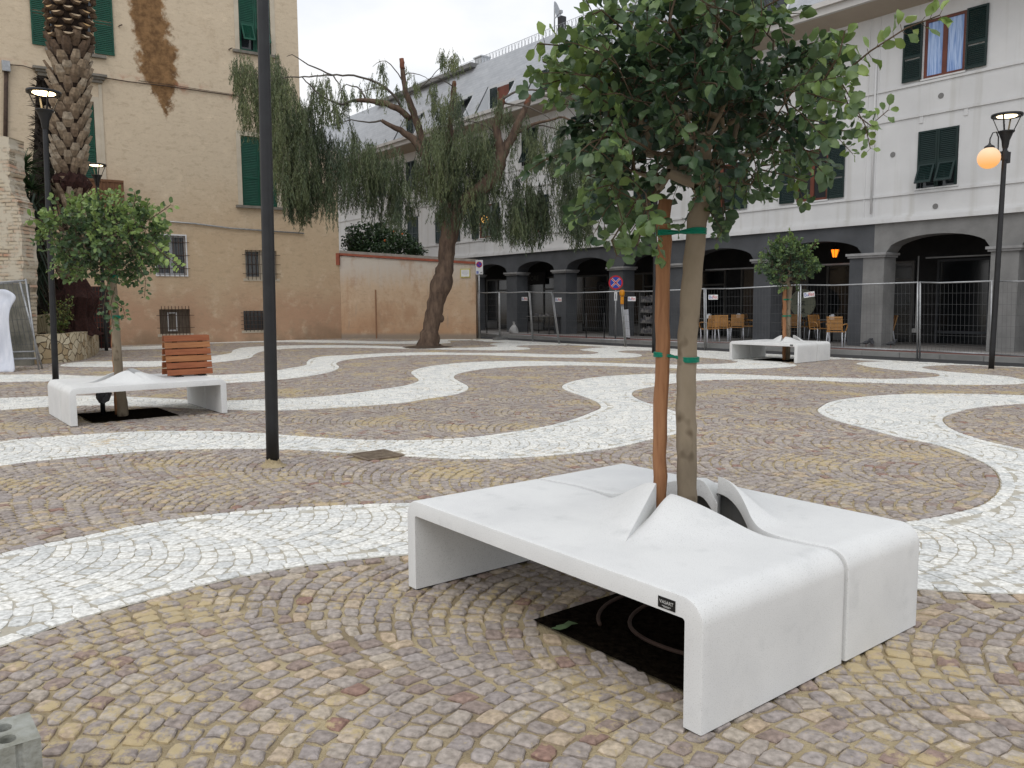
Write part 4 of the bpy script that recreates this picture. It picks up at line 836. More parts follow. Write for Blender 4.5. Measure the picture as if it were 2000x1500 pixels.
# inside of the arcade
r=MB(); r.box(XL,XR_,.62,4.2,3.45,3.6); r.obj('arcade_ceiling',pm('near_black_ceiling',(.02,.02,.02),None,rough=.9),wb)  # ceiling in one even near-black colour
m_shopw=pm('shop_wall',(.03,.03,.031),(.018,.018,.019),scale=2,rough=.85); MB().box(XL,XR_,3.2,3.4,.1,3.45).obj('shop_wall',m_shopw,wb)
m_shopg=glass('shop_glass',(.012,.014,.016),.12); m_fr=pm('shop_frame',(.13,.13,.125),None,rough=.5,metal=.3)
for i,(a,b_) in enumerate(zip(A_[:-1],A_[1:])):
    x0,x1=a+.35,b_-.35
    if a<-30: continue
    f=MB(); y=3.12; z1=2.6; f.box(x0,x1,y,y+.08,z1,z1+.07); f.box(x0,x0+.07,y,y+.08,.113,z1); f.box(x1-.07,x1,y,y+.08,.113,z1); xm=x0+(x1-x0)*(.55 if i%2 else .38); f.box(xm-.04,xm+.04,y,y+.08,.45,z1); f.box(x0+.07,xm-.04,y,y+.08,.42,.5); f.box(xm+.04,x1-.07,y,y+.08,2.05,2.12)
    q=f.obj('shopfront',m_fr if not(a>=-.01) else m_dk,wb); MB().box(x0+.07,x1-.07,y+.04,y+.05,.12,z1).obj('glass',m_shopg,q)
    if a<-.1: MB().box(x0+.07,xm-.04,y-.01,y+.03,.113,.42).obj('stallriser',m_lg,q)
# light horizontal conduit lines under the ceiling edge
MB().box(-3.4,-.75,1.2,1.24,2.55,2.6).obj('conduit',m_cap,wb); MB().box(.9,3.1,1.2,1.24,2.62,2.66).obj('conduit',m_lg,wb); MB().box(-7.0,-4.1,1.2,1.24,2.55,2.6).obj('conduit',m_cap,wb)
r=MB(); r.tube([(.75,1.1,2.7),(.75,1.1,.9),(.75,1.1,.62)],.02,6); r.box(.66,.84,1.06,1.14,.5,.62); r.obj('conduit',m_lg,wb)
# eaves, mansard roof
m_soff=pm('buff_soffit',(.40,.35,.29),(.36,.31,.26),scale=1,rough=.9); m_gut=pm('pale_gutter',(.55,.54,.52),(.47,.46,.45),scale=1,rough=.6)
EO=.95; ZE=9.62
r=MB(); r.add([(XL,0,9.32),(XR_,0,9.32),(XR_,-EO,ZE-.12),(XL,-EO,ZE-.12)],[(0,1,2,3)]); r.obj('soffit',m_soff,wb)
r=MB(); r.box(XL,XR_,-EO-.02,-EO+.1,ZE-.14,ZE+.16); r.obj('fascia',m_gut,wb); r=MB(); r.box(XL,XR_,-EO-.12,-EO-.03,ZE+.06,ZE+.2); r.obj('gutter',m_gut,wb)
m_slate=pm('pale_slate',(.44,.46,.485),(.37,.39,.415),scale=1.6,rough=.7,bump=.35,bscale=9,stretch=(1,1,2.5),detail=8)
t,n,b=nodes(m_slate); bk=n.new('ShaderNodeTexBrick'); bk.inputs['Scale'].default_value=1; bk.inputs['Brick Width'].default_value=.3; bk.inputs['Row Height'].default_value=.14; bk.inputs['Mortar Size'].default_value=.008; bk.inputs['Color1'].default_value=(1,1,1,1); bk.inputs['Color2'].default_value=(.93,.93,.94,1); bk.inputs['Mortar'].default_value=(.82,.82,.83,1)
tcx=[q for q in n if q.type=='TEX_COORD'][0]; sxy=n.new('ShaderNodeSeparateXYZ'); cxy=n.new('ShaderNodeCombineXYZ'); t.links.new(tcx.outputs['Object'],sxy.inputs[0]); t.links.new(sxy.outputs['X'],cxy.inputs['X']); t.links.new(sxy.outputs['Z'],cxy.inputs['Y']); t.links.new(cxy.outputs[0],bk.inputs['Vector'])
mu=n.new('ShaderNodeMixRGB'); mu.blend_type='MULTIPLY'; mu.inputs[0].default_value=1; src=b.inputs['Base Color'].links[0].from_socket; t.links.new(src,mu.inputs[1]); t.links.new(bk.outputs['Color'],mu.inputs[2]); t.links.new(mu.outputs[0],b.inputs['Base Color'])
# slope: from (-EO+.12, 9.82) up to (YR, ZR)
Y0r,Z0r=-EO+.1,ZE+.2; YR_,ZR=.75,12.75
SLW=(YR_-Y0r)/(ZR-Z0r); ys=lambda z:Y0r+(z-Z0r)*SLW
REC=[-20.4,-17.25,-13.75,-10.3,-6.9,-3.5,-24.6]; RW=1.15; RH=1.35
recs=[(c-RW,c+RW*.75,Z0r+.02,Z0r+RH) for c in REC]
xs=sorted({XL,XR_,*[q for h in recs for q in h[:2]]}); r=MB()
for i in range(len(xs)-1):
    a,b_=xs[i],xs[i+1]; cx=(a+b_)/2; inr=any(h[0]<cx<h[1] for h in recs)
    if inr:
        zt=Z0r+RH; r.add([(a,ys(zt),zt),(b_,ys(zt),zt),(b_,YR_,ZR),(a,YR_,ZR)],[(0,1,2,3)])
    else: r.add([(a,Y0r,Z0r),(b_,Y0r,Z0r),(b_,YR_,ZR),(a,YR_,ZR)],[(0,1,2,3)])
r.add([(XL,YR_,ZR),(XR_,YR_,ZR),(XR_,9,ZR+.4),(XL,9,ZR+.4)],[(0,1,2,3)])
r.add([(XL,Y0r,Z0r),(XL,YR_,ZR),(XL,9,ZR+.4),(XL,9,Z0r)],[(0,1,2,3)])
r.obj('roof',m_slate,wb)
m_cheek=pm('white_cheek',(.6,.62,.64),(.55,.57,.59),scale=2,rough=.8)
for h in recs:
    a,b_,z0,z1=h; yt=ys(z1)+.0; r=MB(); yb=yt
    r.add([(a,Y0r,z0),(a,yb,z0),(a,yt,z1)],[(0,1,2)]); r.add([(b_,Y0r,z0),(b_,yb,z0),(b_,yt,z1)],[(0,2,1)])
    r.add([(a,yb,z0),(b_,yb,z0),(b_,yb,z1),(a,yb,z1)],[(0,1,2,3)]); r.add([(a,Y0r,z0),(b_,Y0r,z0),(b_,yb,z0),(a,yb,z0)],[(0,1,2,3)])
    d=r.obj('dormer_recess',m_cheek,wb)
    cw_=(a+b_)/2+.15; r=MB(); r.box(cw_-.45,cw_+.45,yb-.03,yb-.002,z0+.05,z1-.18); r.obj('window_opening',m_wood if abs(a+18.4)<1 else m_gl,d)
    r=MB(); shutter_mb(r,cw_-.95,cw_-.46,z0+.05,z1-.15,yb-.05); r.obj('shutter',m_dgreen,d)
    r=MB(); shutter_mb(r,cw_+.46,cw_+.80,z0+.05,z1-.15,yb-.05); r.obj('shutter',m_dgreen,d)
    MB().bar((b_+.03,Y0r-.05,z0-.02),(b_+.03,yt+.1,z1+.06),.05,.07).obj('flashing',m_dk,d); MB().bar((a-.03,Y0r-.05,z0-.02),(a-.03,yt,z1),.05,.03).obj('flashing',m_dk,d)
    r=MB(); r.bar((b_+.09,Y0r-.05,z0),(b_+.09,yt+.1,z1+.08),.06,.05); r.obj('verge',m_cheek,d)
    if abs(a+21.55)<.01:
        r=MB()
        for q in range(7): r.add([(cw_-.5+q*.17,yb-.05,z1-.22),(cw_-.5+(q+1)*.17,yb-.05,z1-.22),(cw_-.5+(q+1)*.17,yb-.75,z1-.5),(cw_-.5+q*.17,yb-.75,z1-.5)],[(0,1,2,3)]) if q%2==0 else None
        r.obj('awning',m_tie,d); r=MB().add([(cw_-.5,yb-.05,z1-.23),(cw_+.69,yb-.05,z1-.23),(cw_+.69,yb-.75,z1-.51),(cw_-.5,yb-.75,z1-.51)],[(0,1,2,3)]); r.obj('awning_cloth',m_cheek,d)
    if abs(a+18.4)<.01 or abs(a+21.55)<.01: None
# railing along the ridge
r=MB(); x=-27.
for z in(ZR+.05,ZR+.42): r.bar((-27,YR_+.25,z),(XR_,YR_+.25,z),.012,.015)
while x<XR_:
    r.bar((x,YR_+.25,ZR),(x,YR_+.25,ZR+.42),.014,.014); r.bar((x,YR_+.25,ZR+.06),(x+.12,YR_+.25,ZR+.4),.01,.01); r.bar((x+.12,YR_+.25,ZR+.06),(x,YR_+.25,ZR+.4),.01,.01); x+=.24
r.obj('roof_railing',m_galv,wb)
MB().box(-30,-20.5,YR_-.35,YR_+2.2,ZR-.12,ZR+.08).obj('terrace_slab',m_lg,wb)
q=WB.p(940,105,1.2); r=MB(); r.box(q[0]-.28,q[0]+.28,1.0,1.5,ZR,ZR+.45); r.box(q[0]-.34,q[0]+.34,.95,1.55,ZR+.45,ZR+.5); r.obj('chimney',m_cheek,wb)
q=WB.p(1100,42,1.2); r=MB(); r.box(q[0]-.13,q[0]+.13,1.0,1.26,ZR,ZR+.75); r.obj('chimney',m_black,wb)
q=WB.p(1083,55,1.3); dpos=WB.w(q[0],1.3,ZR)
k=thing('satellite_dish','grey satellite dish on a pole above the roof railing','satellite dish',tuple(dpos),WB.yaw)
MB().tube([(0,0,0),(0,0,1.45)],.03,8).obj('pole',m_galv,k,True)
r=MB(); V=[];n_=20
for j in range(5):
    for i in range(n_): a=2*PI*i/n_; q=.40*j/4; V.append((.15+.3*(q/.48)**2*.5,q*math.cos(a),q*math.sin(a)*1.15))
r.add(V,[(j*n_+i,j*n_+(i+1)%n_,(j+1)*n_+(i+1)%n_,(j+1)*n_+i) for j in range(4) for i in range(n_)]); o=r.obj('dish',m_galv,k,True); o.location=(0,-.1,1.05); o.rotation_euler=(0,-.25,math.radians(28))
r=MB(); r.bar((.15,-.1,.85),(.75,-.3,.9),.03,.03); r.box(.7,.82,-.36,-.24,.85,.97); r.obj('receiver_arm',m_galv,k)

# ------------------------------------------------------------------ street furniture in the arcade
def bistro_chair():
    k=thing('bistro_chair','','chair',(0,0,0),0,'orange slatted cafe chairs under the arcade')
    for sx_ in(-1,1):
        MB().tube([(sx_*.21,-.2,0),(sx_*.21,-.2,.2),(sx_*.225,-.2,.44)],.016,6).obj('leg',m_plastic,k,True); MB().tube([(sx_*.22,.24,0),(sx_*.2,.19,.42)],.016,6).obj('leg',m_plastic,k,True)
        MB().tube([(sx_*.2,.2,.62),(sx_*.25,.12,.65),(sx_*.27,-.08,.65),(sx_*.27,-.2,.62),(sx_*.25,-.23,.54),(sx_*.22,-.2,.44)],.017,6).obj('armrest',m_orange,k,True)
    r=MB()
    for i in range(8): y=-.2+i*.052; r.box(-.215,.215,y,y+.04,.425,.445)
    r.box(-.225,-.2,-.21,.2,.41,.45); r.box(.2,.225,-.21,.2,.41,.45); r.obj('seat',m_orange,k); r=MB()
    for i in range(9): z=.49+i*.038; y=.2+(z-.45)*.22; r.box(-.19,.19,y,y+.015,z,z+.027)
    for sx_ in(-1,1): r.bar((sx_*.2,.19,.43),(sx_*.2,.2+.43*.22,.87),.03,.025)
    r.box(-.21,.21,.285,.31,.835,.87); r.obj('backrest',m_orange,k); return k
ch=[(1386,668,1.2,'at the left, just right of the big tree trunk'),(1409,666,.6,'second from the left, seen from behind'),(1438,664,.75,'third from the left, drawn up to the white napkin box'),(1446,655,3.0,'behind the third chair on the far side of its table'),(1467,660,-1.4,'half hidden by the first pillar left of the small tree'),
    (1519,666,.5,'immediately left of the small tree trunk'),(1549,664,.7,'directly behind the small tree trunk'),(1574,662,2.7,'just right of the fence post, facing the camera'),(1599,668,-1.9,'seen from the side left of the last table'),(1632,677,.35,'nearest the grey pillar, seen from behind'),(1728,672,2.2,'dim, behind the grey corner pillar')]
c0=bistro_chair(); 
for i,(px,py,rz,ph) in enumerate(ch):
    g_=G(px,py,.113); lab='orange slatted cafe chair '+ph; yaw=rz+WB.yaw+PI
    if i==0: c0.location=(g_[0],g_[1],.113); c0.rotation_euler=(0,0,yaw); c0['label']=lab
    else: dup(c0,(g_[0],g_[1],.113),yaw,lab)
def table(px,py,lab):
    g_=G(px,py,.113); k=thing('cafe_table',lab,'table',(g_[0],g_[1],.113),WB.yaw,'small cafe tables under the arcade')
    MB().box(-.33,.33,-.33,.33,.7,.725).obj('table_top',m_fr,k); MB().tube([(0,0,.02),(0,0,.7)],.03,8).obj('leg',m_black,k,True); MB().lathe([(.001,.03),(.22,.01),(.23,0),(.001,0)],n=16).obj('base',m_black,k)
    n_=thing('napkin_box','white napkin box on the cafe table '+lab.split('table ',1)[1],'napkin box',(g_[0],g_[1],.838),WB.yaw+.2,'white napkin boxes on the cafe tables')
    r=MB(); r.box(-.075,.075,-.05,.05,0,.13); r.obj('box',m_signw,n_); r=MB().box(-.05,.05,-.012,.012,.13,.165); r.obj('napkins',m_plastic,n_)
table(1384,661,'table left of the first pillar, farthest left'); table(1442,660,'table behind the third cafe chair'); table(1545,660,'table behind the small tree trunk'); table(1624,668,'table beside the grey corner pillar')
# hanging lantern
p=WB.w(-1.55,.9,0); pl=at(1631,494,1); s_=(p[0]*0+1); 
x_,z_=WB.p(1631,494,.9); p=WB.w(x_,.9,0); k=thing('hanging_lantern','lit orange lantern hanging in the arch above the cafe','lantern',(p[0],p[1],z_))
MB().lathe([(.001,-.13),(.07,-.13),(.13,.1),(.001,.1)],n=6).obj('glass',emis('lantern_glow',(1,.22,.01),1.6),k)
MB().lathe([(.001,-.05),(.035,-.05),(.045,0),(.03,.05),(.001,.05)],(0,0,-.02),10).obj('bulb',emis('lantern_bulb',(1,.7,.2),10),k)
r=MB(); r.lathe([(.15,.1),(.1,.16),(.03,.21),(.001,.22)],n=6); 
for i in range(6): a=2*PI*i/6; r.bar((.072*math.cos(a),.072*math.sin(a),-.14),(.134*math.cos(a),.134*math.sin(a),.1),.012,.012)
r.tube([(0,0,.2),(0,0,3.45-z_)],.008,6); r.obj('frame',m_black,k)
# round shop sign with brush strokes
x_,z_=WB.p(1568,592,2.4); p=WB.w(x_,2.4,0); k=thing('round_shop_sign','round pale green disc sign with dark brush characters behind the small tree','sign',(p[0],p[1],z_),WB.yaw)
r=MB(); r.tube([(0,-.02,0),(0,.02,0)],.48,36); r.obj('disc',pm('pale_green_board',(.3,.32,.24),(.25,.27,.2),scale=3),k)
M0=Matrix.Translation((.05,-.028,0))@Matrix.Rotation(PI/2,4,'X')
r=MB()
for ox,oz in((.02,.27),(-.17,0.0),(.03,-.02),(.04,-.28)):
    for a,b_ in(((-.07,.07),(.07,.075)),((-.05,.02),(.06,.03)),((0,.1),(-.01,-.08)),((-.08,-.05),(-.02,.0)),((.02,0),(.08,-.07)),((-.06,-.02),(.06,-.03))): r.bar((ox+a[0],-.024,oz+a[1]),(ox+b_[0],-.024,oz+b_[1]),.004,.018,up=(0,0,1))
r.obj('characters',m_signk,k); r=MB()
for i in range(18): a=2*PI*i/18; r.tube([(.42*math.cos(a),-.024,.42*math.sin(a)),(.42*math.cos(a),-.02,.42*math.sin(a))],.014,6)
r.obj('border_dots',m_signk,k); MB().tube([(0,0,.48),(0,0,3.45-z_)],.012,6).obj('rod',m_black,k)
# shop signs in the left bays
m_dim=pm('dim_lettering',(.13,.13,.13),None)
def shop_sign(px,py,txt,sz,lab,wd,ht):
    x_,z_=WB.p(px,py,3.05); p=WB.w(x_,3.05,0); k=thing('shop_sign',lab,'shop sign',(p[0],p[1],z_),WB.yaw,'dark shop signs in the arcade')
    MB().box(-wd/2,wd/2,-.02,.03,-ht/2,ht/2).obj('board',pm('sign_board',(.035,.035,.038),None),k); text(txt,'lettering',sz,m_dim,k,Matrix.Translation((0,-.024,-.0))@Matrix.Rotation(PI/2,4,'X'),.001)
shop_sign(1040,544,'STORE',.34,'dark fascia sign reading STORE in the second bay from the garden wall',2.0,.6); shop_sign(1180,562,'Chic',.36,'dark sign with pale script beside the no stopping sign',.9,.5)
# dimly seen goods
def goods(name,label,cat,px,py,build,yaw=None,off=.113):
    g_=G(px,py,off); k=thing(name,label,cat,(g_[0],g_[1],off),WB.yaw if yaw is None else yaw); build(k); return k
def shelf(k):
    r=MB(); r.box(-.42,-.39,-.15,.15,0,1.75); r.box(.39,.42,-.15,.15,0,1.75); 
    for z in(.1,.5,.9,1.3,1.7): r.box(-.39,.39,-.15,.15,z,z+.03)
    r.obj('rack',m_fr,k)
    for z in(.13,.53,.93,1.33):
        x=-.36
        while x<.3: w_=random.uniform(.05,.13); MB().box(x,x+w_,-.1,.08,z,z+random.uniform(.15,.28)).obj('goods',pm('shop_goods',(.22,.21,.2),(.08,.08,.09),scale=7,lo=.45,hi=.55),k); x+=w_+.02
goods('display_rack','metal display rack full of goods left of the wooden stake, in the arcade','rack',1268,657,shelf)
def stall(k):
    r=MB(); r.box(-.75,.75,-.35,.35,.72,.75); r.obj('table_top',m_fr,k); 
    for x in(-.7,.7):
        for y in(-.3,.3): MB().bar((x,y,0),(x,y,.72),.03,.03).obj('leg',m_black,k)
    for i in range(7): x=-.68+i*.19; y=random.uniform(-.3,.2); MB().box(x,x+.14,y,y+.1,.752,.78+random.random()*.1).obj('goods',pm('shop_goods',(.2,.2,.2)),k)
goods('stall_table','folding stall table with small goods in the second bay of the arcade','table',1062,652,stall)
def sack(k):
    r=MB(); n_=12; V=[]
    for j,(z,q) in enumerate([(0,.16),(.08,.2),(.2,.17),(.33,.09),(.4,.03),(.5,.06)]):
        for i in range(n_): a=2*PI*i/n_; qq=q*(1+random.uniform(-.2,.2)); V.append((qq*math.cos(a)*1.3,qq*math.sin(a),z+random.uniform(-.02,.02)))
    r.add(V,[(j*n_+i,j*n_+(i+1)%n_,(j+1)*n_+(i+1)%n_,(j+1)*n_+i) for j in range(5) for i in range(n_)]); r.obj('sack',pm('pale_sack',(.42,.42,.42),(.3,.3,.3),scale=8),k,True)
goods('plastic_sack','crumpled white plastic sack at the foot of the first arcade pillar from the left','sack',1004,651,sack)
goods('plastic_sack','upright white sack at the foot of the second arcade pillar from the left','sack',1093,643,sack)
def plank(k):
    r=MB(); r.bar((.0,0,0),(-.13,.02,1.05),.22,.05,up=(0,1,0)); r.obj('plank',m_plastic,k); MB().bar((.0,-.03,-.0),(.005,-.03,.06),.24,.06,up=(0,1,0)).obj('plank_end',m_black,k); r=MB().bar((-.13,.02,1.05),(-.19,.03,1.5),.2,.03,up=(0,1,0)); r.obj('plank_top',m_black,k)
goods('leaning_plank','white plank with black top leaning behind the fence beside the amber lamp','plank',1226,662,plank,WB.yaw)
# bollards on the kerb side
bol=None
for i,(px,py) in enumerate([(938,652),(951,653),(1145,661),(1180,662)]):
    g_=G(px,py,.113)
    labs=['thin black bollard right beside the garden wall end','thin black bollard second from the garden wall end','thin black bollard in front of the arch left of the no stopping sign','thin black bollard nearest the no stopping sign post']
    if bol is None:
        k=thing('bollard',labs[0],'bollard',(g_[0],g_[1],.113),0,'thin black bollards on the pavement'); MB().tube([(0,0,0),(0,0,.85)],.022,8).obj('post',m_black,k,True); MB().lathe([(.03,.84),(.035,.88),(.02,.93),(.001,.94)],n=10).obj('cap',m_black,k,True); bol=k
    else: dup(bol,(g_[0],g_[1],.113),0,labs[i])
# pigeons
m_pig=pm('pigeon_grey',(.05,.052,.06),(.025,.026,.03),scale=20,rough=.7)
def pigeon():
    k=thing('pigeon','','pigeon',(0,0,0),0,'pigeons at the foot of the grey pillar'); bm=bmesh.new(); 
    bmesh.ops.create_uvsphere(bm,u_segments=14,v_segments=10,radius=1)
    for v in bm.verts:
        x,y,z=v.co; tp=1-.45*max(0,-x); v.co=(x*.13,y*.06*tp,z*.055*tp+.12+x*.02)
    # neck and head
    s=bmesh.ops.create_uvsphere(bm,u_segments=10,v_segments=8,radius=.032)['verts']
    for v in s: v.co=(v.co.x*1.15+.135,v.co.y,v.co.z+.21)
    s=bmesh.ops.create_cone(bm,cap_ends=True,segments=10,radius1=.045,radius2=.026,depth=.1)['verts']
    for v in s: v.co=(v.co.x+.11+v.co.z*.3,v.co.y,v.co.z+.17)
    s=bmesh.ops.create_cone(bm,cap_ends=True,segments=6,radius1=.008,radius2=.001,depth=.03)['verts']
    for v in s: x,y,z=v.co; v.co=(.175+z,y,.205-x)
    s=bmesh.ops.create_cube(bm,size=1)['verts']
    for v in s: x,y,z=v.co; v.co=(-.16+x*.13,y*.05*(1-x*.4),.1+z*.012+x*.03)
    me=bpy.data.meshes.new('body'); bm.to_mesh(me); bm.free(); me.materials.append(m_pig); me.polygons.foreach_set('use_smooth',[True]*len(me.polygons)); o=bpy.data.objects.new('body',me); COL.objects.link(o); o.parent=k
    rm=o.modifiers.new('r','REMESH'); rm.mode='VOXEL'; rm.voxel_size=.008; rm.use_smooth_shade=True
    for y in(-.025,.025): MB().tube([(0,y,.08),(.01,y,.0)],.005,5).obj('leg',pm('pigeon_leg',(.2,.05,.04),None),k)
    return k
pg=None
for i,(px,py,rz,lab) in enumerate([(1658,673,2.6,'dark pigeon farthest left, at the dark side of the corner pillar'),(1691,677,.3,'dark pigeon at the middle of the corner pillar foot'),(1703,677,1.2,'dark pigeon at the right edge of the corner pillar foot'),(1739,679,-.4,'dark pigeon walking alone on the pavement right of the corner pillar')]):
    g_=G(px,py,.118)
    if pg is None: pg=pigeon(); pg.location=(g_[0],g_[1],.118); pg.rotation_euler=(0,0,rz); pg['label']=lab
    else: dup(pg,(g_[0],g_[1],.118),rz,lab)

# ------------------------------------------------------------------ mesh fence
posts=[((933,571),(934,661)),((975,571),(976,664)),((1034,570),(1041,667)),((1078,571.5),(1092,671)),((1213,569),(1222,677)),((1377,564),(1378,684)),((1562,556.5),(1560,692)),((1795,551.5),(1794,703)),((1940,549),(1936,711)),((2110,545),(2105,722))]
m_stick=m_signw
labs=['short fence panel starting at the end of the garden wall','fence panel left of the first leaning double post','narrow fence panel between the two leaning posts in front of the arcade','fence panel ending at the amber lamp, in front of the no stopping sign','fence panel crossing behind the wooden stake and the near tree trunk','fence panel in front of the cafe chairs left of the small tree','wide fence panel between the small tree and the padlocked posts','fence panel left of the orange globe street lamp','fence panel at the right edge behind the globe street lamp']
m_wire=pm('fence_wire',(.12,.122,.125),None,rough=.6,metal=.4)
for i in range(len(posts)-1):
    (a1,a0),(b1,b0_)=posts[i],posts[i+1]; A0=G(*a0); B0=G(*b0_); A1=at(a1[0],a1[1],A0[1]); B1=at(b1[0],b1[1],B0[1])
    dv=unit(B0-A0); A0=A0+dv*.03;B0=B0-dv*.03;A1=A1+dv*.03;B1=B1-dv*.03
    k=thing('fence_panel',labs[i]+', grey mesh','fence',tuple(A0),0,'grey mesh fence panels along the road'); A0o=A0.copy(); A0,B0,A1,B1=A0-A0o,B0-A0o,A1-A0o,B1-A0o
    r=MB(); r.tube([A0,A1+(A1-A0)*.01],.021,8); r.tube([B0,B1+(B1-B0)*.01],.021,8); lo=lambda t_,h:(A0+(A1-A0)*h)*(1-t_)+(B0+(B1-B0)*h)*t_
    r.tube([A1,lo(.3,.995)-np.array([0,0,.006*np.linalg.norm(B0-A0)]),B1],.018,8); r.tube([lo(0,.12),lo(1,.12)],.016,8); r.obj('frame',m_galv,k,True)
    r=MB(); L_=np.linalg.norm(B0-A0); nv=int(L_/.095)
    for j in range(1,nv): t_=j/nv; r.bar(lo(t_,.12),lo(t_,.995),.0032,.0032,up=(0,1,0))
    for h in(.2,.33,.46,.59,.72,.86): r.bar(lo(0,h),lo(1,h),.0045,.0045)
    r.obj('mesh',m_wire,k)
    st={1:.86,3:.085,4:.13,5:.09,6:.085}.get(i)
    if i==2: st=None
    if st:
        c=lo(st,.86); d=unit(B0-A0); yw=math.atan2(d[1],d[0]); M=Matrix.Translation(c)@Matrix.Rotation(yw,4,'Z')@Matrix.Rotation(-.12 if i==6 else .0,4,'Y')
        sc=1.; r=MB().box(-.155*sc,.155*sc,-.03,-.02,-.07*sc,.07*sc,M=M); o=r.obj('sticker',m_stick,k)
        T_=M@Matrix.Translation((-.07,-.031,0))@Matrix.Rotation(PI/2,4,'X'); text('Bu','lettering',.13,m_blue,o,T_,.001); T_=M@Matrix.Translation((.065,-.031,0))@Matrix.Rotation(PI/2,4,'X'); text('ffet','lettering',.13,m_red,o,T_,.001)
    # concrete foot
    r=MB(); d=unit(B0-A0)[:2]; 
    for c in(A0,):
        M=Matrix.Translation(c)@Matrix.Rotation(math.atan2(d[1],d[0])+PI/2,4,'Z'); r.box(-.3,.3,-.1,.1,0,.1,M=M)
    if i==1: r.obj('foot_block',m_lg,k)
# clamps / padlock
p=G(1562,692); 
# amber lamp on the fence
A=G(1222,677); p=at(1215,578,A[1]-.06); k=thing('warning_lamp','amber plastic warning lamp hung on the leaning fence post','warning lamp',tuple(p))
m_amb=pm('amber_plastic',(.6,.25,.01),(.45,.17,.01),scale=5,rough=.35); r=MB().lathe([(.001,.0),(.075,.0),(.09,.06),(.09,.14),(.06,.19),(.001,.2)],n=16); r.obj('lens',m_amb,k,True); MB().box(-.05,.05,-.04,.04,-.26,-.01).obj('battery_box',m_amb,k); MB().box(-.01,.01,0,.06,-.2,-.1).obj('hook',m_black,k)
# road signs
def ring(r,r0,r1,y,n_=36):
    V=[];F_=[]
    for i in range(n_): a=2*PI*i/n_; V+=[(r0*math.cos(a),y,r0*math.sin(a)),(r1*math.cos(a),y,r1*math.sin(a))]
    for i in range(n_): j=(i+1)%n_; F_.append((2*i,2*i+1,2*j+1,2*j))
    r.add(V,F_)
g_=G(1202,664,.113); hz=float(at(1202,552,g_[1])[2])-.113
k=thing('no_stopping_sign','round blue no stopping sign with a red cross on a grey post','road sign',(g_[0],g_[1],.113),math.radians(-8))
MB().tube([(0,0,0),(0,0,hz+.2)],.03,10).obj('post',m_galv,k,True)
r=MB(); r.tube([(0,-.045,hz),(0,-.035,hz)],.25,36); pl=r.obj('sign_plate',m_red,k)
r=MB(); r.tube([(0,-.048,hz),(0,-.046,hz)],.195,36); r.obj('blue_field',pm('sign_blue',(.02,.06,.42),None,rough=.4),pl)
r=MB(); 
for s_ in(-1,1):
    r.bar((-.14,-.0505,hz-.14*s_),(.14,-.0505,hz+.14*s_),.003,.062)
r.obj('cross_border',m_signw,pl); r=MB()
for s_ in(-1,1): r.bar((-.145,-.0535,hz-.145*s_),(.145,-.0535,hz+.145*s_),.003,.034)
r.obj('red_cross',m_red,pl)
r=MB().box(-.05,.05,-.045,-.035,hz-.62,hz-.31); o=r.obj('small_plate',m_signw,k); MB().lathe([(.001,0),(.03,0),(.001,.001)],n=12).obj('pictogram',m_signk,o); r=MB().bar((0,-.047,hz-.56),(0,-.047,hz-.38),.02,.003,up=(0,1,0)); r.obj('arrow',m_signk,o)
g_=G(937,661.5); hz=float(at(936,511,g_[1])[2]); k=thing('no_parking_sign','white plate with round no parking sign beside the garden wall end','road sign',(g_[0],g_[1]-.05,0),math.radians(10))
MB().tube([(0,0,0),(0,0,hz+.05)],.03,10).obj('post',m_galv,k,True)
zc=float(at(936,517,g_[1])[2]); zb_=float(at(936,536,g_[1])[2]); pl=MB().box(-.14,.15,-.05,-.038,zb_,hz+.06).obj('sign_plate',m_signw,k)
r=MB(); r.tube([(0,-.054,zc),(0,-.051,zc)],.12,28); r.obj('red_ring',m_red,pl); r=MB(); r.tube([(0,-.058,zc),(0,-.055,zc)],.09,28); r.obj('blue_field',MATS['sign_blue'],pl); r=MB().bar((-.07,-.061,zc+.07),(.07,-.061,zc-.07),.003,.03); r.obj('slash',m_red,pl)
r=MB().box(-.11,-.03,-.054,-.051,zb_+.03,zb_+.13); o=r.obj('blue_tag',MATS['sign_blue'],pl); text('P','letter',.09,m_signw,pl,Matrix.Translation((-.07,-.055,zb_+.08))@Matrix.Rotation(PI/2,4,'X'),.001); r=MB(); r.bar((.03,-.053,zb_+.05),(.09,-.053,zb_+.09),.003,.02); r.bar((.09,-.053,zb_+.09),(.12,-.053,zb_+.04),.003,.02); r.obj('tow_symbol',m_dim,pl)
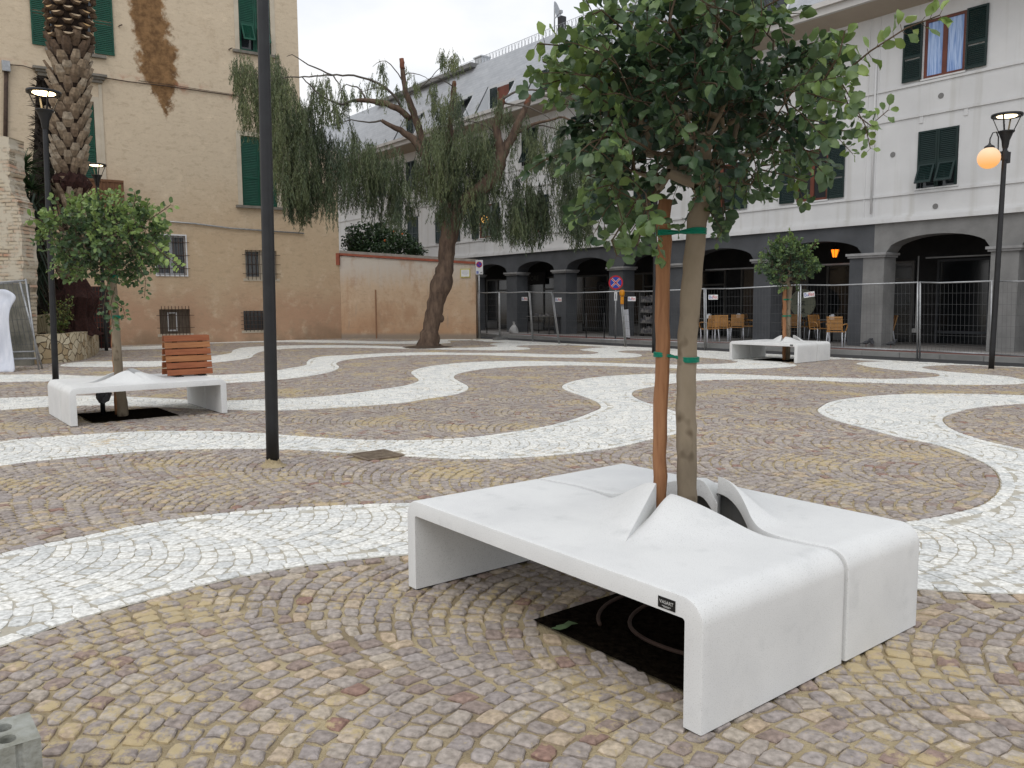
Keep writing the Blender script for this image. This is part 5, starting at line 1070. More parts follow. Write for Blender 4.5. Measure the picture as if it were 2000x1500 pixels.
# ------------------------------------------------------------------ YELLOW BUILDING at left
lb=MX.empty('old_plastered_building'); tag(lb,'tall old building with peeling ochre plaster, green shutters and a rusty brown stain','building')
def plaster(name,top,mid,low,extra=True,zr=(2.2,5.2)):
    m=bpy.data.materials.new(name); t,n,b=nodes(m); b.inputs['Roughness'].default_value=.95; b.inputs['Specular IOR Level'].default_value=.1
    co=n.new('ShaderNodeTexCoord'); s=n.new('ShaderNodeSeparateXYZ'); t.links.new(co.outputs['Object'],s.inputs[0])
    def noise(sc,det=6,ro=.6,stretch=None):
        z=n.new('ShaderNodeTexNoise'); z.inputs['Scale'].default_value=sc; z.inputs['Detail'].default_value=det; z.inputs['Roughness'].default_value=ro
        if stretch: q=n.new('ShaderNodeMapping'); q.inputs['Scale'].default_value=stretch; t.links.new(co.outputs['Object'],q.inputs[0]); t.links.new(q.outputs[0],z.inputs[0])
        else: t.links.new(co.outputs['Object'],z.inputs[0])
        return z.outputs['Fac']
    def math_(op,a,b_):
        q=n.new('ShaderNodeMath'); q.operation=op
        for i,v in enumerate((a,b_)):
            if isinstance(v,(int,float)): q.inputs[i].default_value=v
            else: t.links.new(v,q.inputs[i])
        return q.outputs[0]
    def mrange(v,a,b_,c=0.,d=1.):
        q=n.new('ShaderNodeMapRange'); q.inputs['From Min'].default_value=a; q.inputs['From Max'].default_value=b_; q.inputs['To Min'].default_value=c; q.inputs['To Max'].default_value=d; q.interpolation_type='SMOOTHSTEP'; t.links.new(v,q.inputs['Value']); return q.outputs[0]
    def mixc(f,a,b_):
        q=n.new('ShaderNodeMixRGB'); t.links.new(f,q.inputs[0])
        for i,v in enumerate((a,b_)):
            if isinstance(v,tuple): q.inputs[1+i].default_value=(*v,1)
            else: t.links.new(v,q.inputs[1+i])
        return q.outputs[0]
    zn=math_('ADD',s.outputs['Z'],math_('MULTIPLY',math_('SUBTRACT',noise(.55,7),.5),3.2))
    c=mixc(mrange(zn,zr[0]-1.2,zr[0]+.8),low,mid); c=mixc(mrange(zn,zr[1]-1.6,zr[1]+1.2),c,top)
    c=mixc(mrange(noise(1.7,9,.7),.5,.72,0,.55),c,tuple(x*1.18 for x in top)); c=mixc(mrange(noise(.9,8,.7,(1,1,.45)),.56,.75,0,.55),c,tuple(x*.72 for x in mid))
    c=mixc(mrange(noise(6,8,.7,(1,1,1.6)),.5,.75,0,.4),c,tuple(x*.62 for x in mid)); c=mixc(mrange(noise(2.6,10,.75,(1,1,2.2)),.52,.6,0,.28),c,tuple(x*.6 for x in mid))
    if extra:
        # rust brown stain running down from the top
        xs_=math_('ADD',s.outputs['X'],math_('MULTIPLY',math_('SUBTRACT',noise(1.3,8,.7),.5),1.5))
        cx=math_('ADD',math_('MULTIPLY',s.outputs['Z'],-.13),-5.35); d=math_('ABSOLUTE',math_('SUBTRACT',xs_,cx),0.)
        wz=mrange(math_('ADD',s.outputs['Z'],math_('MULTIPLY',math_('SUBTRACT',noise(2.2,6),.5),1.2)),7.5,9.9,-.12,.66); f=math_('SUBTRACT',wz,d); f1=mrange(f,-.06,.16,0,.95); c=mixc(f1,c,mixc(mrange(noise(3.5,8,.7),.35,.65),(.11,.055,.022),(.27,.15,.065)))
        # faded red line of old paint along the cable
        dz=math_('ABSOLUTE',math_('SUBTRACT',s.outputs['Z'],9.3),0.); f2=math_('MULTIPLY',mrange(dz,.0,.28,1,0),mrange(noise(1.6,6),.5,.62)); c=mixc(math_('MULTIPLY',f2,.6),c,(.42,.17,.11))
        # darker towards the foot
        c=mixc(mrange(zn,-.3,.6,.55,0),c,(.2,.16,.11))
    else:
        c=mixc(mrange(math_('ADD',s.outputs['Z'],math_('MULTIPLY',math_('SUBTRACT',noise(3,8,.7,(1.6,1,.25)),.5),1.6)),1.9,3.1,0,.75),c,(.55,.52,.48)); c=mixc(mrange(noise(1.1,9,.75,(1,1,.5)),.48,.62,0,.5),c,(.40,.235,.14)); c=mixc(mrange(noise(2.5,8,.7,(2,1,.2)),.58,.7,0,.45),c,(.30,.26,.22)); c=mixc(mrange(s.outputs['Z'],.1,.28,.75,0),c,(.27,.25,.22))
    t.links.new(c,b.inputs['Base Color'])
    bp=n.new('ShaderNodeBump'); bp.inputs['Strength'].default_value=.5 if extra else .3; bp.inputs['Distance'].default_value=.05; q=noise(3.6,10,.74,(1,1,1.35)); t.links.new(q,bp.inputs['Height']); t.links.new(bp.outputs[0],b.inputs['Normal']); return m
m_och=plaster('ochre_plaster',(.60,.50,.37),(.56,.43,.29),(.48,.31,.205),True,(2.0,5.4))
m_trim=pm('pale_window_surround',(.56,.5,.4),(.48,.42,.33),scale=2,rough=.9,bump=.2)
E_=lambda px,py,off=0.:MX.p(px,py,off)
xr=E_(583,100)[0]; 
def rect(px0,py0,px1,py1): a=E_(px0,py0); c=E_(px1,py1); m0=E_(px0,(py0+py1)/2); m1=E_(px1,(py0+py1)/2); return m0[0],m1[0],(E_((px0+px1)/2,py1)[1]),(E_((px0+px1)/2,py0)[1])
wA=rect(90,-60,180,100)   # open window behind the palm
wB=rect(465,-75,527,103); wC=rect(472,268,540,403); wD=rect(112,195,187,356)
gA=rect(305,460,363,537); gB=rect(479,489,541,544); gC=rect(312,604,372,652); gD=rect(476,607,521,645)
holes=[wA,wB,wC,wD,gA,gB,gC,gD]; 
XLL=-26.
wall('wall',XLL,xr,-.3,17.5,holes,m_och,lb,0.,.22,True,.4)
xa=-.02; za=7.6
wall('annex_wall',xr,xa,-.3,za,[],m_och,lb,.0,.2,True,8)
r=MB().add([(xr,.001,za),(xa,.001,za),(xa,8,za),(xr,8,za)],[(0,1,2,3)]); r.obj('annex_roof',m_brick,lb)
r=MB().add([(xr,0,7.6),(xr,0,17.5),(xr,12,17.5),(xr,12,7.6)],[(0,1,2,3)]); r.obj('side_wall',m_och,lb)
r=MB().box(XLL,xr+.5,-.6,12,17.5,17.8); r.obj('roof',m_brick,lb)
def closed(h,tilt=False,nm='window'):
    x0,x1,z0,z1=h; f=bpy.data.objects.new(nm,None); COL.objects.link(f); f.parent=lb; cx=(x0+x1)/2
    for a,b_ in((x0+.015,cx-.006),(cx+.006,x1-.015)):
        r=MB()
        if not tilt: shutter_mb(r,a,b_,z0+.02,z1-.02,.06,pitch=.062,mid=.4)
        else:
            zs=z0+1.0; shutter_mb(r,a,b_,zs,z1-.02,.06,pitch=.062,mid=0); M=Matrix.Translation((0,.04,zs-.02))@Matrix.Rotation(-.5,4,'X'); shutter_mb(r,a+.07,b_-.07,-.72,0,0,pitch=.055,mid=0,M=M); r.box(a,a+.07,.03,.06,z0,zs); r.box(b_-.07,b_,.03,.06,z0,zs); r.box(a+.07,b_-.07,.03,.06,z0,z0+.1)
        r.obj('shutter',m_green,f)
    MB().box(x0,x1,.18,.2,z0,z1).obj('pane',m_gl,f)
    s=.17; r=MB(); r.box(x0-s,x0,-.018,.0,z0-.0,z1+s); r.box(x1,x1+s,-.018,0,z0,z1+s); r.box(x0,x1,-.018,0,z1,z1+s); r.obj('surround',m_trim,f)
    MB().box(x0-s-.1,x1+s+.1,-.14,.0,z0-.1,z0-.002).obj('sill',pm('sill_slate',(.22,.2,.17),(.15,.14,.12),scale=5,rough=.8),f); return f
closed(wB,True); closed(wC); closed(wD)
# open window with folded shutters
x0,x1,z0,z1=wA; f=bpy.data.objects.new('window',None); COL.objects.link(f); f.parent=lb
sw=.72; r=MB(); a=E_(60,40)[0]; shutter_mb(r,a,x0+.0,z0+.05,z1,-.03,pitch=.062,mid=.4); r.obj('shutter',m_green,f); b2_=E_(220,40)[0]; r=MB(); shutter_mb(r,x1+.0,b2_,z0+.05,z1,-.03,pitch=.062,mid=.4); r.obj('shutter',m_green,f); MB().box(x0,x1,.1,.12,z0,z1).obj('pane',m_gl,f); MB().box(x0-.1,x1+.35,-.14,0,z0-.1,z0-.002).obj('sill',MATS['sill_slate'],f)
# cornice over the balcony door, wooden balcony box
x0,x1,z0,z1=wD; ca=E_(64,150)[0]; cb_=E_(207,150)[0]; cz=E_(180,158)[1]
r=MB(); r.box(ca,cb_,-.3,0,cz+.12,cz+.2); r.box(ca+.07,cb_-.07,-.22,0,cz+.04,cz+.12); r.box(ca+.14,cb_-.14,-.14,0,cz-.06,cz+.04); r.obj('cornice',MATS['sill_slate'],lb)
r=MB(); r.box(x1+.17,cb_-.16,-.03,0,z0,cz-.06); r.obj('pilaster',m_trim,lb)
ba=E_(172,380)[0]; bb=E_(236,380)[0]; bz=E_(205,357)[1]; m_bal=pm('weathered_balcony_wood',(.2,.1,.05),(.12,.06,.035),scale=3,rough=.8,stretch=(8,8,1))
r=MB(); r.box(ba-1.2,bb,-.75,0,bz-.06,bz+.02); r.box(ba-1.2,bb,-.72,-.68,bz-.95,bz-.06); x=ba-1.1
r.box(bb-.05,bb-.01,-.68,0,bz-.95,bz-.06); r.box(ba-1.2,bb,-.75,0,bz-1.02,bz-.95)
while x<bb: r.box(x,x+.03,-.745,-.72,bz-.95,bz-.06); x+=.18
r.obj('balcony',m_bal,lb)
m_rust=pm('rusty_iron',(.09,.06,.045),(.05,.035,.028),scale=9,rough=.85)
def grille(h,n_,hz,white,back=None,out=.06,spikes=False):
    x0,x1,z0,z1=h; f=bpy.data.objects.new('grilled_window',None); COL.objects.link(f); f.parent=lb
    MB().box(x0,x1,.17,.19,z0,z1).obj('pane',back or m_gl,f)
    r=MB(); cx=(x0+x1)/2
    if white: r.box(x0+.0,x0+.06,.1,.15,z0,z1); r.box(x1-.06,x1,.1,.15,z0,z1); r.box(x0+.06,x1-.06,.1,.15,z0,z0+.07); r.box(x0+.06,x1-.06,.1,.15,z1-.06,z1); r.box(cx-.06,cx+.06,.1,.15,z0+.07,z1-.06); r.obj('casement',m_galv if white==1 else m_trim,f)
    r=MB()
    for i in range(n_): x=x0+(x1-x0)*(i+.5)/n_; r.bar((x,-out,z0-.05),(x,-out,z1+(.12 if spikes else 0)),.02,.02,up=(0,1,0))
    for i in range(hz): z=z0+(z1-z0)*(i+.5)/hz; r.bar((x0-.12,-out,z),(x1+.12,-out,z),.02,.02)
    r.obj('grille',m_rust,f)
    if white==1:
        r=MB(); q=.05; r.box(x0-q,x0,-.03,.0,z0-q,z1+q); r.box(x1,x1+q,-.03,0,z0-q,z1+q); r.box(x0,x1,-.03,0,z0-q,z0); r.box(x0,x1,-.03,0,z1,z1+q); r.obj('white_frame',m_signw,f)
    else: 
        r=MB(); q=.09; r.box(x0-q,x1+q,-.02,0,z0-.1,z0); r.obj('sill',m_trim,f)
grille(gA,6,3,1); grille(gB,8,3,2); m_board=pm('old_shutter_boards',(.16,.13,.1),(.1,.08,.06),scale=3,stretch=(6,6,1),rough=.9); grille(gC,9,2,0,m_board,.1,True); grille(gD,6,5,0)
x0,x1,z0,z1=gC; cx=x0+(x1-x0)*.43; r=MB(); r.box(cx-.16,cx-.13,.1,.16,z0+.1,z1-.12); r.box(cx+.13,cx+.16,.1,.16,z0+.1,z1-.12); r.box(cx-.13,cx+.13,.1,.16,z0+.1,z0+.15); r.box(cx-.13,cx+.13,.1,.16,z1-.15,z1-.12); r.obj('small_casement',m_signw,lb)
# cables, pipe, box
def cab(pts,rad,mt,nm): r=MB(); r.tube([(E_(x,y)[0],-.05,E_(x,y)[1]) for x,y in pts],rad,6); r.obj(nm,mt,lb,True)
cab([(207,153),(250,160),(320,168),(390,178),(468,189),(520,197)],.018,m_rust,'cable'); cab([(270,158),(330,166),(400,177),(468,187)],.01,m_rust,'cable')
cab([(18,127),(45,129),(64,135)],.015,m_rust,'cable')
cab([(316,432),(380,437),(450,446),(593,456)],.03,m_galv,'pipe'); cab([(12,140),(10,300)],.07,m_rust,'downpipe')
a=E_(4,140); c=E_(19,122); MB().box(a[0],c[0],-.2,0,a[1],c[1]).obj('junction_box',m_galv,lb)
for px,py in((232,52),(447,97)): a=E_(px,py); r=MB(); r.tube([(a[0],0,a[1]),(a[0],-.1,a[1]),(a[0]+.1,-.12,a[1]+.05)],.02,6); r.obj('wall_hook',m_rust,lb)
# ------------------------------------------------------------------ garden wall
WA=np.array([-7.06,33.88,0]); WBp=G(930,661.5); yw=math.atan2(WBp[1]-WA[1],WBp[0]-WA[0]); WL=float(np.linalg.norm(WBp-WA))
gw=thing('garden_wall','long pink ochre garden wall with a red brick coping','wall',tuple(WA),yw); m_gw=plaster('pink_plaster',(.57,.46,.34),(.54,.39,.265),(.50,.32,.20),False,(1.2,2.4))
h0,h1=3.42,2.98; N_=24; r=MB()
def cz_(x): return h0+(h1-h0)*x/WL
r.add([(-.35,0,-.1),(WL,0,-.1),(WL,0,cz_(WL)),(-.35,0,cz_(0)),(-.35,.35,-.1),(WL,.35,-.1),(WL,.35,cz_(WL)),(-.35,.35,cz_(0))],[(0,1,2,3),(1,5,6,2),(4,7,6,5),(0,3,7,4)]); r.obj('wall_face',m_gw,gw)
r=MB(); e=.06; 
def slab(r,z0,z1,o): r.add([(x,y,cz_(x)+z) for z in(z0,z1) for y in(-o,.35+o) for x in(0.0,WL+o)],[(0,2,3,1),(4,5,7,6),(0,1,5,4),(2,6,7,3),(0,4,6,2),(1,3,7,5)])
slab(r,0,.09,.05); r.obj('brick_course',m_brick,gw); r=MB(); slab(r,.09,.2,.02); r.obj('coping',pm('grey_mortar_coping',(.33,.31,.28),(.22,.2,.18),scale=3,rough=1,bump=.5),gw)
MB().box(-.5,0.003,-.12,.4,3.02,3.5).obj('end_pier',m_brick,gw)
x=WL*.26; MB().box(x,x+.05,-.03,.0,0,2.0).obj('pipe_channel',pm('rusty_plaster',(.3,.17,.1),None),gw)
# plaque
x_=(901+921)/2; d=unit(WBp-WA); P=None
t_=( (911-668)/(930-668)); pq=WA+(WBp-WA)*t_; zq=float(at(911,533.5,pq[1])[2])
k=thing('street_name_plaque','small white plaque with a yellow border near the end of the garden wall','plaque',(pq[0]-.0,pq[1]-.0,zq),yw)
MB().box(-.2,.2,-.03,-.001,-.17,.17).obj('border',pm('yellow_tile',(.55,.5,.08),None,rough=.3),k); MB().box(-.17,.17,-.036,-.03,-.14,.14).obj('panel',m_signw,k); r=MB()
for i,w_ in enumerate((.1,.13,.12,.08)): r.box(-w_,w_,-.038,-.036,.08-i*.05,.09-i*.05)
r.obj('faded_lines',pm('faded_ink',(.3,.3,.33),None),k)
# ------------------------------------------------------------------ planter, ruin wall, leaning fence
m_rub=bpy.data.materials.new('rubble_stone'); t,n,b=nodes(m_rub); b.inputs['Roughness'].default_value=.95
co=n.new('ShaderNodeTexCoord'); vo=n.new('ShaderNodeTexVoronoi'); vo.feature='DISTANCE_TO_EDGE'; vo.inputs['Scale'].default_value=5.6; vc=n.new('ShaderNodeTexVoronoi'); vc.inputs['Scale'].default_value=5.6; nn=n.new('ShaderNodeTexNoise'); nn.inputs['Scale'].default_value=5; mpp=n.new('ShaderNodeMixRGB'); mpp.inputs[0].default_value=.12
t.links.new(co.outputs['Object'],nn.inputs[0]); t.links.new(co.outputs['Object'],mpp.inputs[1]); t.links.new(nn.outputs['Color'],mpp.inputs[2]); t.links.new(mpp.outputs[0],vo.inputs[0]); t.links.new(mpp.outputs[0],vc.inputs[0])
r_=n.new('ShaderNodeValToRGB'); r_.color_ramp.elements[0].position=.0; r_.color_ramp.elements[1].position=.045; r_.color_ramp.elements[0].color=(.3,.22,.14,1); r_.color_ramp.elements[1].color=(1,1,1,1); t.links.new(vo.outputs['Distance'],r_.inputs[0])
sp_=n.new('ShaderNodeSeparateColor'); t.links.new(vc.outputs['Color'],sp_.inputs[0]); r3=n.new('ShaderNodeValToRGB'); r3.color_ramp.elements[0].color=(.36,.26,.14,1); r3.color_ramp.elements[1].color=(.62,.55,.40,1); t.links.new(sp_.outputs[0],r3.inputs[0]); mu=n.new('ShaderNodeMixRGB'); mu.blend_type='MULTIPLY'; mu.inputs[0].default_value=1; t.links.new(r3.outputs[0],mu.inputs[1]); t.links.new(r_.outputs[0],mu.inputs[2]); t.links.new(mu.outputs[0],b.inputs['Base Color'])
bp=n.new('ShaderNodeBump'); bp.inputs['Strength'].default_value=1; bp.inputs['Distance'].default_value=.06; t.links.new(r_.outputs[0],bp.inputs['Height']); t.links.new(bp.outputs[0],b.inputs['Normal'])
pa=G(60,711); pb=G(150,706); pc=G(193,688); pd=G(196,674)
pth=[G(-60,716),pa,G(110,711),pb,G(176,699),pc,pd,G(190,664)]; Pp=np.array([q[:2] for q in pth]); cs=[0]
for i in range(1,len(Pp)): cs.append(cs[-1]+np.hypot(*(Pp[i]-Pp[i-1])))
u=np.linspace(0,cs[-1],60); PX=np.interp(u,cs,Pp[:,0]); PY=np.interp(u,cs,Pp[:,1]); k_=np.ones(9)/9; PX[4:-4]=np.convolve(PX,k_,'valid'); PY[4:-4]=np.convolve(PY,k_,'valid')
pl_=thing('stone_planter','low curved planter wall of yellow rubble stones under the palms','planter',(float(PX[20]),float(PY[20]),0)); O_=np.array([PX[20],PY[20]])
tg=np.gradient(np.stack([PX,PY],-1),axis=0); tg/=np.hypot(*tg.T)[:,None]; nn_=np.stack([-tg[:,1],tg[:,0]],-1)*.32; Zp=.72
V=[];F_=[]
for i in range(60):
    a=(PX[i]-O_[0],PY[i]-O_[1]); b_=(a[0]+nn_[i,0],a[1]+nn_[i,1]); V+=[(a[0],a[1],-.05),(a[0],a[1],Zp),(b_[0],b_[1],Zp),(b_[0],b_[1],-.05)]
for i in range(59): a=i*4; F_+=[(a,a+4,a+5,a+1),(a+1,a+5,a+6,a+2),(a+2,a+6,a+7,a+3)]
F_+= [(0,1,2,3),(236,239,238,237)]
r=MB().add(V,F_); r.obj('wall',m_rub,pl_)
V=[(PX[i]-O_[0]+nn_[i,0]*.5,PY[i]-O_[1]+nn_[i,1]*.5,Zp-.06) for i in range(60)]; 
V+=[(PX[59]-O_[0]-6,PY[59]-O_[1]+1.5,Zp-.06),(PX[0]-O_[0]-1,PY[0]-O_[1]+8,Zp-.06)]; r=MB().add(V,[tuple(range(62))]); r.obj('soil',m_soil,pl_)
# ruined wall
m_ruin=bpy.data.materials.new('ruined_masonry'); t,n,b=nodes(m_ruin); b.inputs['Roughness'].default_value=1; co=n.new('ShaderNodeTexCoord'); sx=n.new('ShaderNodeSeparateXYZ'); cb2=n.new('ShaderNodeCombineXYZ'); t.links.new(co.outputs['Object'],sx.inputs[0]); t.links.new(sx.outputs['X'],cb2.inputs['X']); t.links.new(sx.outputs['Z'],cb2.inputs['Y'])
nn=n.new('ShaderNodeTexNoise'); nn.inputs['Scale'].default_value=3; mpp=n.new('ShaderNodeMixRGB'); mpp.inputs[0].default_value=.06; t.links.new(cb2.outputs[0],mpp.inputs[1]); t.links.new(nn.outputs['Color'],mpp.inputs[2]); t.links.new(co.outputs['Object'],nn.inputs[0])
bk=n.new('ShaderNodeTexBrick'); bk.inputs['Scale'].default_value=1; bk.inputs['Brick Width'].default_value=.26; bk.inputs['Row Height'].default_value=.085; bk.inputs['Mortar Size'].default_value=.014; bk.inputs['Bias'].default_value=-.35; bk.inputs['Color1'].default_value=(.5,.42,.3,1); bk.inputs['Color2'].default_value=(.42,.14,.08,1); bk.inputs['Mortar'].default_value=(.2,.16,.11,1); t.links.new(mpp.outputs[0],bk.inputs['Vector'])
n2=n.new('ShaderNodeTexNoise'); n2.inputs['Scale'].default_value=1.6; n2.inputs['Detail'].default_value=9; n2.inputs['Roughness'].default_value=.7; t.links.new(co.outputs['Object'],n2.inputs[0]); r2=n.new('ShaderNodeValToRGB'); r2.color_ramp.elements[0].position=.42; r2.color_ramp.elements[1].position=.55; t.links.new(n2.outputs['Fac'],r2.inputs[0])
mx2=n.new('ShaderNodeMixRGB'); t.links.new(r2.outputs[0],mx2.inputs[0]); t.links.new(bk.outputs['Color'],mx2.inputs[1]); mx2.inputs[2].default_value=(.5,.45,.36,1); t.links.new(mx2.outputs[0],b.inputs['Base Color']); bp=n.new('ShaderNodeBump'); bp.inputs['Distance'].default_value=.06; bp.inputs['Strength'].default_value=1; t.links.new(mx2.outputs[0],bp.inputs['Height']); t.links.new(bp.outputs[0],b.inputs['Normal'])
YR=19.6; ex=lambda px,py:at(px,py,YR)
R0=ex(44,690); ru=thing('ruined_wall','stump of an old rubble and brick wall at the left edge, stepping back as it rises','wall',(float(R0[0]),YR,0))
prof=[(44,705),(44,600),(46,560),(43,510),(41,450),(40,410),(34,392),(22,375),(18,330),(15,270),(16,268),(10,266),(-40,262)]
V=[];pp=[(float(ex(x,y)[0]-R0[0])+rng.normal(0,.012),0,max(-.05,float(ex(x,y)[2]))) for x,y in prof]; pp[0]=(pp[0][0],0,-.05)
# add ragged intermediate points
q=[]
for a,b_ in zip(pp[:-1],pp[1:]):
    for j in range(6): t_=j/6; q.append((a[0]+(b_[0]-a[0])*t_+rng.normal(0,.018),0,a[2]+(b_[2]-a[2])*t_))
q.append(pp[-1]); q.append((q[-1][0]-2.5,0,q[-1][2])); q.append((q[-1][0],0,-.05)); n_=len(q)
r=MB().add(q+[(x,.6,z) for x,y,z in q],[tuple(range(n_))]+[(i,i+n_,(i+1)%n_+n_,(i+1)%n_) for i in range(n_)]+[tuple(range(n_,2*n_))[::-1]]); o=r.obj('masonry',m_ruin,ru)
# lower, greyer render base behind the leaning panel
MB().box(-2.6,.28,-.14,-.01,-.05,1.95).obj('grey_render',pm('stained_grey_render',(.22,.21,.18),(.1,.1,.085),scale=2.2,rough=1,bump=.6,c3=(.16,.155,.13),detail=9),ru)
# leaning galvanised panels with white sheet
def lp(label,c,wd=True):
    A0,A1,B0,B1=[np.array(q,float) for q in c]; k=thing('leaning_fence_panel',label,'fence',tuple(A0)); o_=A0.copy(); A0,A1,B0,B1=A0-o_,A1-o_,B0-o_,B1-o_; lo=lambda t_,h:(A0+(A1-A0)*h)*(1-t_)+(B0+(B1-B0)*h)*t_
    r=MB(); r.tube([A0,A1],.021,8); r.tube([B0,B1],.021,8); r.tube([lo(0,.985),lo(1,.985)],.021,8); r.tube([lo(0,.12),lo(1,.12)],.018,8); r.tube([lo(0,.20),lo(1,.20)],.014,8); r.obj('frame',m_galv,k,True)
    r=MB(); L_=np.linalg.norm(B0-A0)
    for j in range(1,int(L_/.1)): t_=j/int(L_/.1); r.bar(lo(t_,.12),lo(t_,.98),.005,.005,up=(0,1,0))
    for h in(.28,.42,.56,.7,.84): r.bar(lo(0,h),lo(1,h),.005,.005)
    r.obj('mesh',m_wire,k); return k,lo,o_
g1=G(76,722); t1=at(50,545,g1[1]+.35); g0=G(-120,726); t0=at(-130,560,g0[1]+.35)
k,lo,o_=lp('galvanised mesh fence panel leaning against the ruined wall, nearest the lamp',(g0,t0,g1,t1))
g1=G(70,722)+np.array([0,.25,0]); t1=at(38,548,g1[1]+.3); g0=G(-130,724)+np.array([0,.25,0]); t0=at(-140,565,g0[1]+.3)
lp('second galvanised fence panel leaning just behind the first',(g0,t0,g1,t1))
# white sheet
Ysh=float(g1[1])-.45; r=MB(); out_=[(-60,566),(0,562),(12,563),(22,568),(34,582),(24,592),(16,612),(17,640),(22,670),(27,700),(28,716),(-60,722)]
edge=[(-60,566),(0,563),(12,564),(22,569),(33,580)]
rowsp=[(565,[-60,-40,-20,-5,5,12]),(572,[-60,-40,-20,-3,12,26]),(582,[-60,-40,-20,0,16,34]),(596,[-60,-40,-20,-2,12,22]),(615,[-60,-40,-20,-3,9,16]),(650,[-60,-40,-20,-2,10,19]),(690,[-60,-40,-20,0,13,25]),(714,[-60,-40,-20,1,15,28]),(724,[-60,-38,-18,2,16,30]),(728,[-60,-38,-18,2,14,24])]
V=[]; sc=at(0,650,Ysh)
for py,xs_ in rowsp:
    for i,px in enumerate(xs_): q=at(px,py,Ysh+rng.normal(0,.03)+(py-565)/160*-.3+(.0 if py<716 else -.05)); V.append(q-sc)
F_=[(j*6+i,(j+1)*6+i,(j+1)*6+i+1,j*6+i+1) for j in range(9) for i in range(5)]
r.add(V,F_); o=r.obj('white_sheet',pm('translucent_sheet',(.62,.64,.7),(.5,.53,.6),scale=3,rough=.5,bump=.6,bscale=6,stretch=(3,3,.6)),smooth=True); o.location=sc; sm_=o.modifiers.new('s','SUBSURF'); sm_.levels=2; sm_.render_levels=2; so_=o.modifiers.new('t','SOLIDIFY'); so_.thickness=.006; tag(o,'crumpled white plastic sheet hanging on the leaning fence panel at the left edge','plastic sheet')
# ribbed planter box
p=at(84,657,21.6); k=thing('plant_pot','cream ribbed rectangular plant pot tilted on the stone planter','plant pot',(float(p[0]),21.6,Zp-.04),.25); k.rotation_euler=(0,math.radians(-9),.25)
m_cream=pm('cream_plastic',(.48,.42,.27),(.38,.33,.2),scale=4,rough=.7); r=MB(); n_=26; V=[]
w0,w1,d0,d1,hh=.17,.27,.13,.2,.5
def ringp(w_,d_,z): 
    P_=[]
    for i in range(4):
        c=[(-w_,-d_),(w_,-d_),(w_,d_),(-w_,d_)]; a,b_=np.array(c[i]),np.array(c[(i+1)%4]); nr=np.array([(b_-a)[1],-(b_-a)[0]]); nr=nr/np.linalg.norm(nr)
        for j in range(16): t_=j/16; q=a+(b_-a)*t_+nr*(.008 if j%2 else 0); P_.append((q[0],q[1],z))
    return P_
V=ringp(w0,d0,.04)+ringp(w1,d1,hh-.06)+ringp(w1+.015,d1+.015,hh-.055)+ringp(w1+.015,d1+.015,hh)+ringp(w1-.01,d1-.01,hh)+ringp(w1-.02,d1-.02,hh-.08)
r.add(V,[(l*64+i,l*64+(i+1)%64,(l+1)*64+(i+1)%64,(l+1)*64+i) for l in range(5) for i in range(64)]+[tuple(5*64+i for i in range(64))]); r.obj('pot',m_cream,k); r=MB()
for x in(-.13,.13): r.box(x-.03,x+.03,-.1,.1,-.02,.045)
r.obj('foot',m_cream,k)
# ------------------------------------------------------------------ palm trunk with cut leaf bases
m_boot=bpy.data.materials.new('palm_boots'); t,n,b=nodes(m_boot); at_=n.new('ShaderNodeAttribute'); at_.attribute_name='tint'; r_=n.new('ShaderNodeValToRGB'); t.links.new(at_.outputs['Fac'],r_.inputs[0]); e=r_.color_ramp.elements; e[0].color=(.05,.03,.02,1); e[1].color=(.55,.33,.12,1); q=e.new(.3); q.color=(.15,.10,.065,1); q=e.new(.55); q.color=(.31,.235,.16,1); q=e.new(.75); q.color=(.42,.36,.28,1)
nn=n.new('ShaderNodeTexNoise'); nn.inputs['Scale'].default_value=14; nn.inputs['Detail'].default_value=8; tcx=n.new('ShaderNodeTexCoord'); t.links.new(tcx.outputs['Object'],nn.inputs[0]); r2=n.new('ShaderNodeValToRGB'); r2.color_ramp.elements[0].position=.3; r2.color_ramp.elements[1].position=.7; r2.color_ramp.elements[0].color=(.5,.5,.5,1); r2.color_ramp.elements[1].color=(1.15,1.15,1.15,1); t.links.new(nn.outputs['Fac'],r2.inputs[0]); mu=n.new('ShaderNodeMixRGB'); mu.blend_type='MULTIPLY'; mu.inputs[0].default_value=1; t.links.new(r_.outputs[0],mu.inputs[1]); t.links.new(r2.outputs[0],mu.inputs[2]); t.links.new(mu.outputs[0],b.inputs['Base Color']); b.inputs['Roughness'].default_value=.9
YP=22.6; path=[(142,600),(142,520),(140,430),(139,350),(137,300),(137,200),(137,100),(136,0),(136,-120)]
wd=[28,24,24,28,34,36,40,44,46]
P_=[at(x,y,YP) for x,y in path]; base=np.array([P_[0][0],YP,Zp-.06]); k=thing('palm_tree','thick palm trunk covered with cut leaf bases in front of the ochre building','palm',tuple(base))
zs_=np.array([p[2] for p in P_]); xs_=np.array([p[0] for p in P_]); rs_=np.array(wd)/F*YP
zz=np.linspace(base[2],zs_[-1],40); core=[(np.interp(z,zs_,xs_)-base[0],0,z-base[2]) for z in zz]; MB().tube(core,[float(np.interp(z,zs_,rs_))*.72 for z in zz],20).obj('trunk',pm('palm_fibre',(.035,.022,.015),(.014,.009,.007),scale=14,rough=1,bump=1,bscale=40),k,True)
V=[];FF=[];TT=[]; z=zs_[2]-.0; row=0
zz0=float(at(139,545,YP)[2])
z=zz0; 
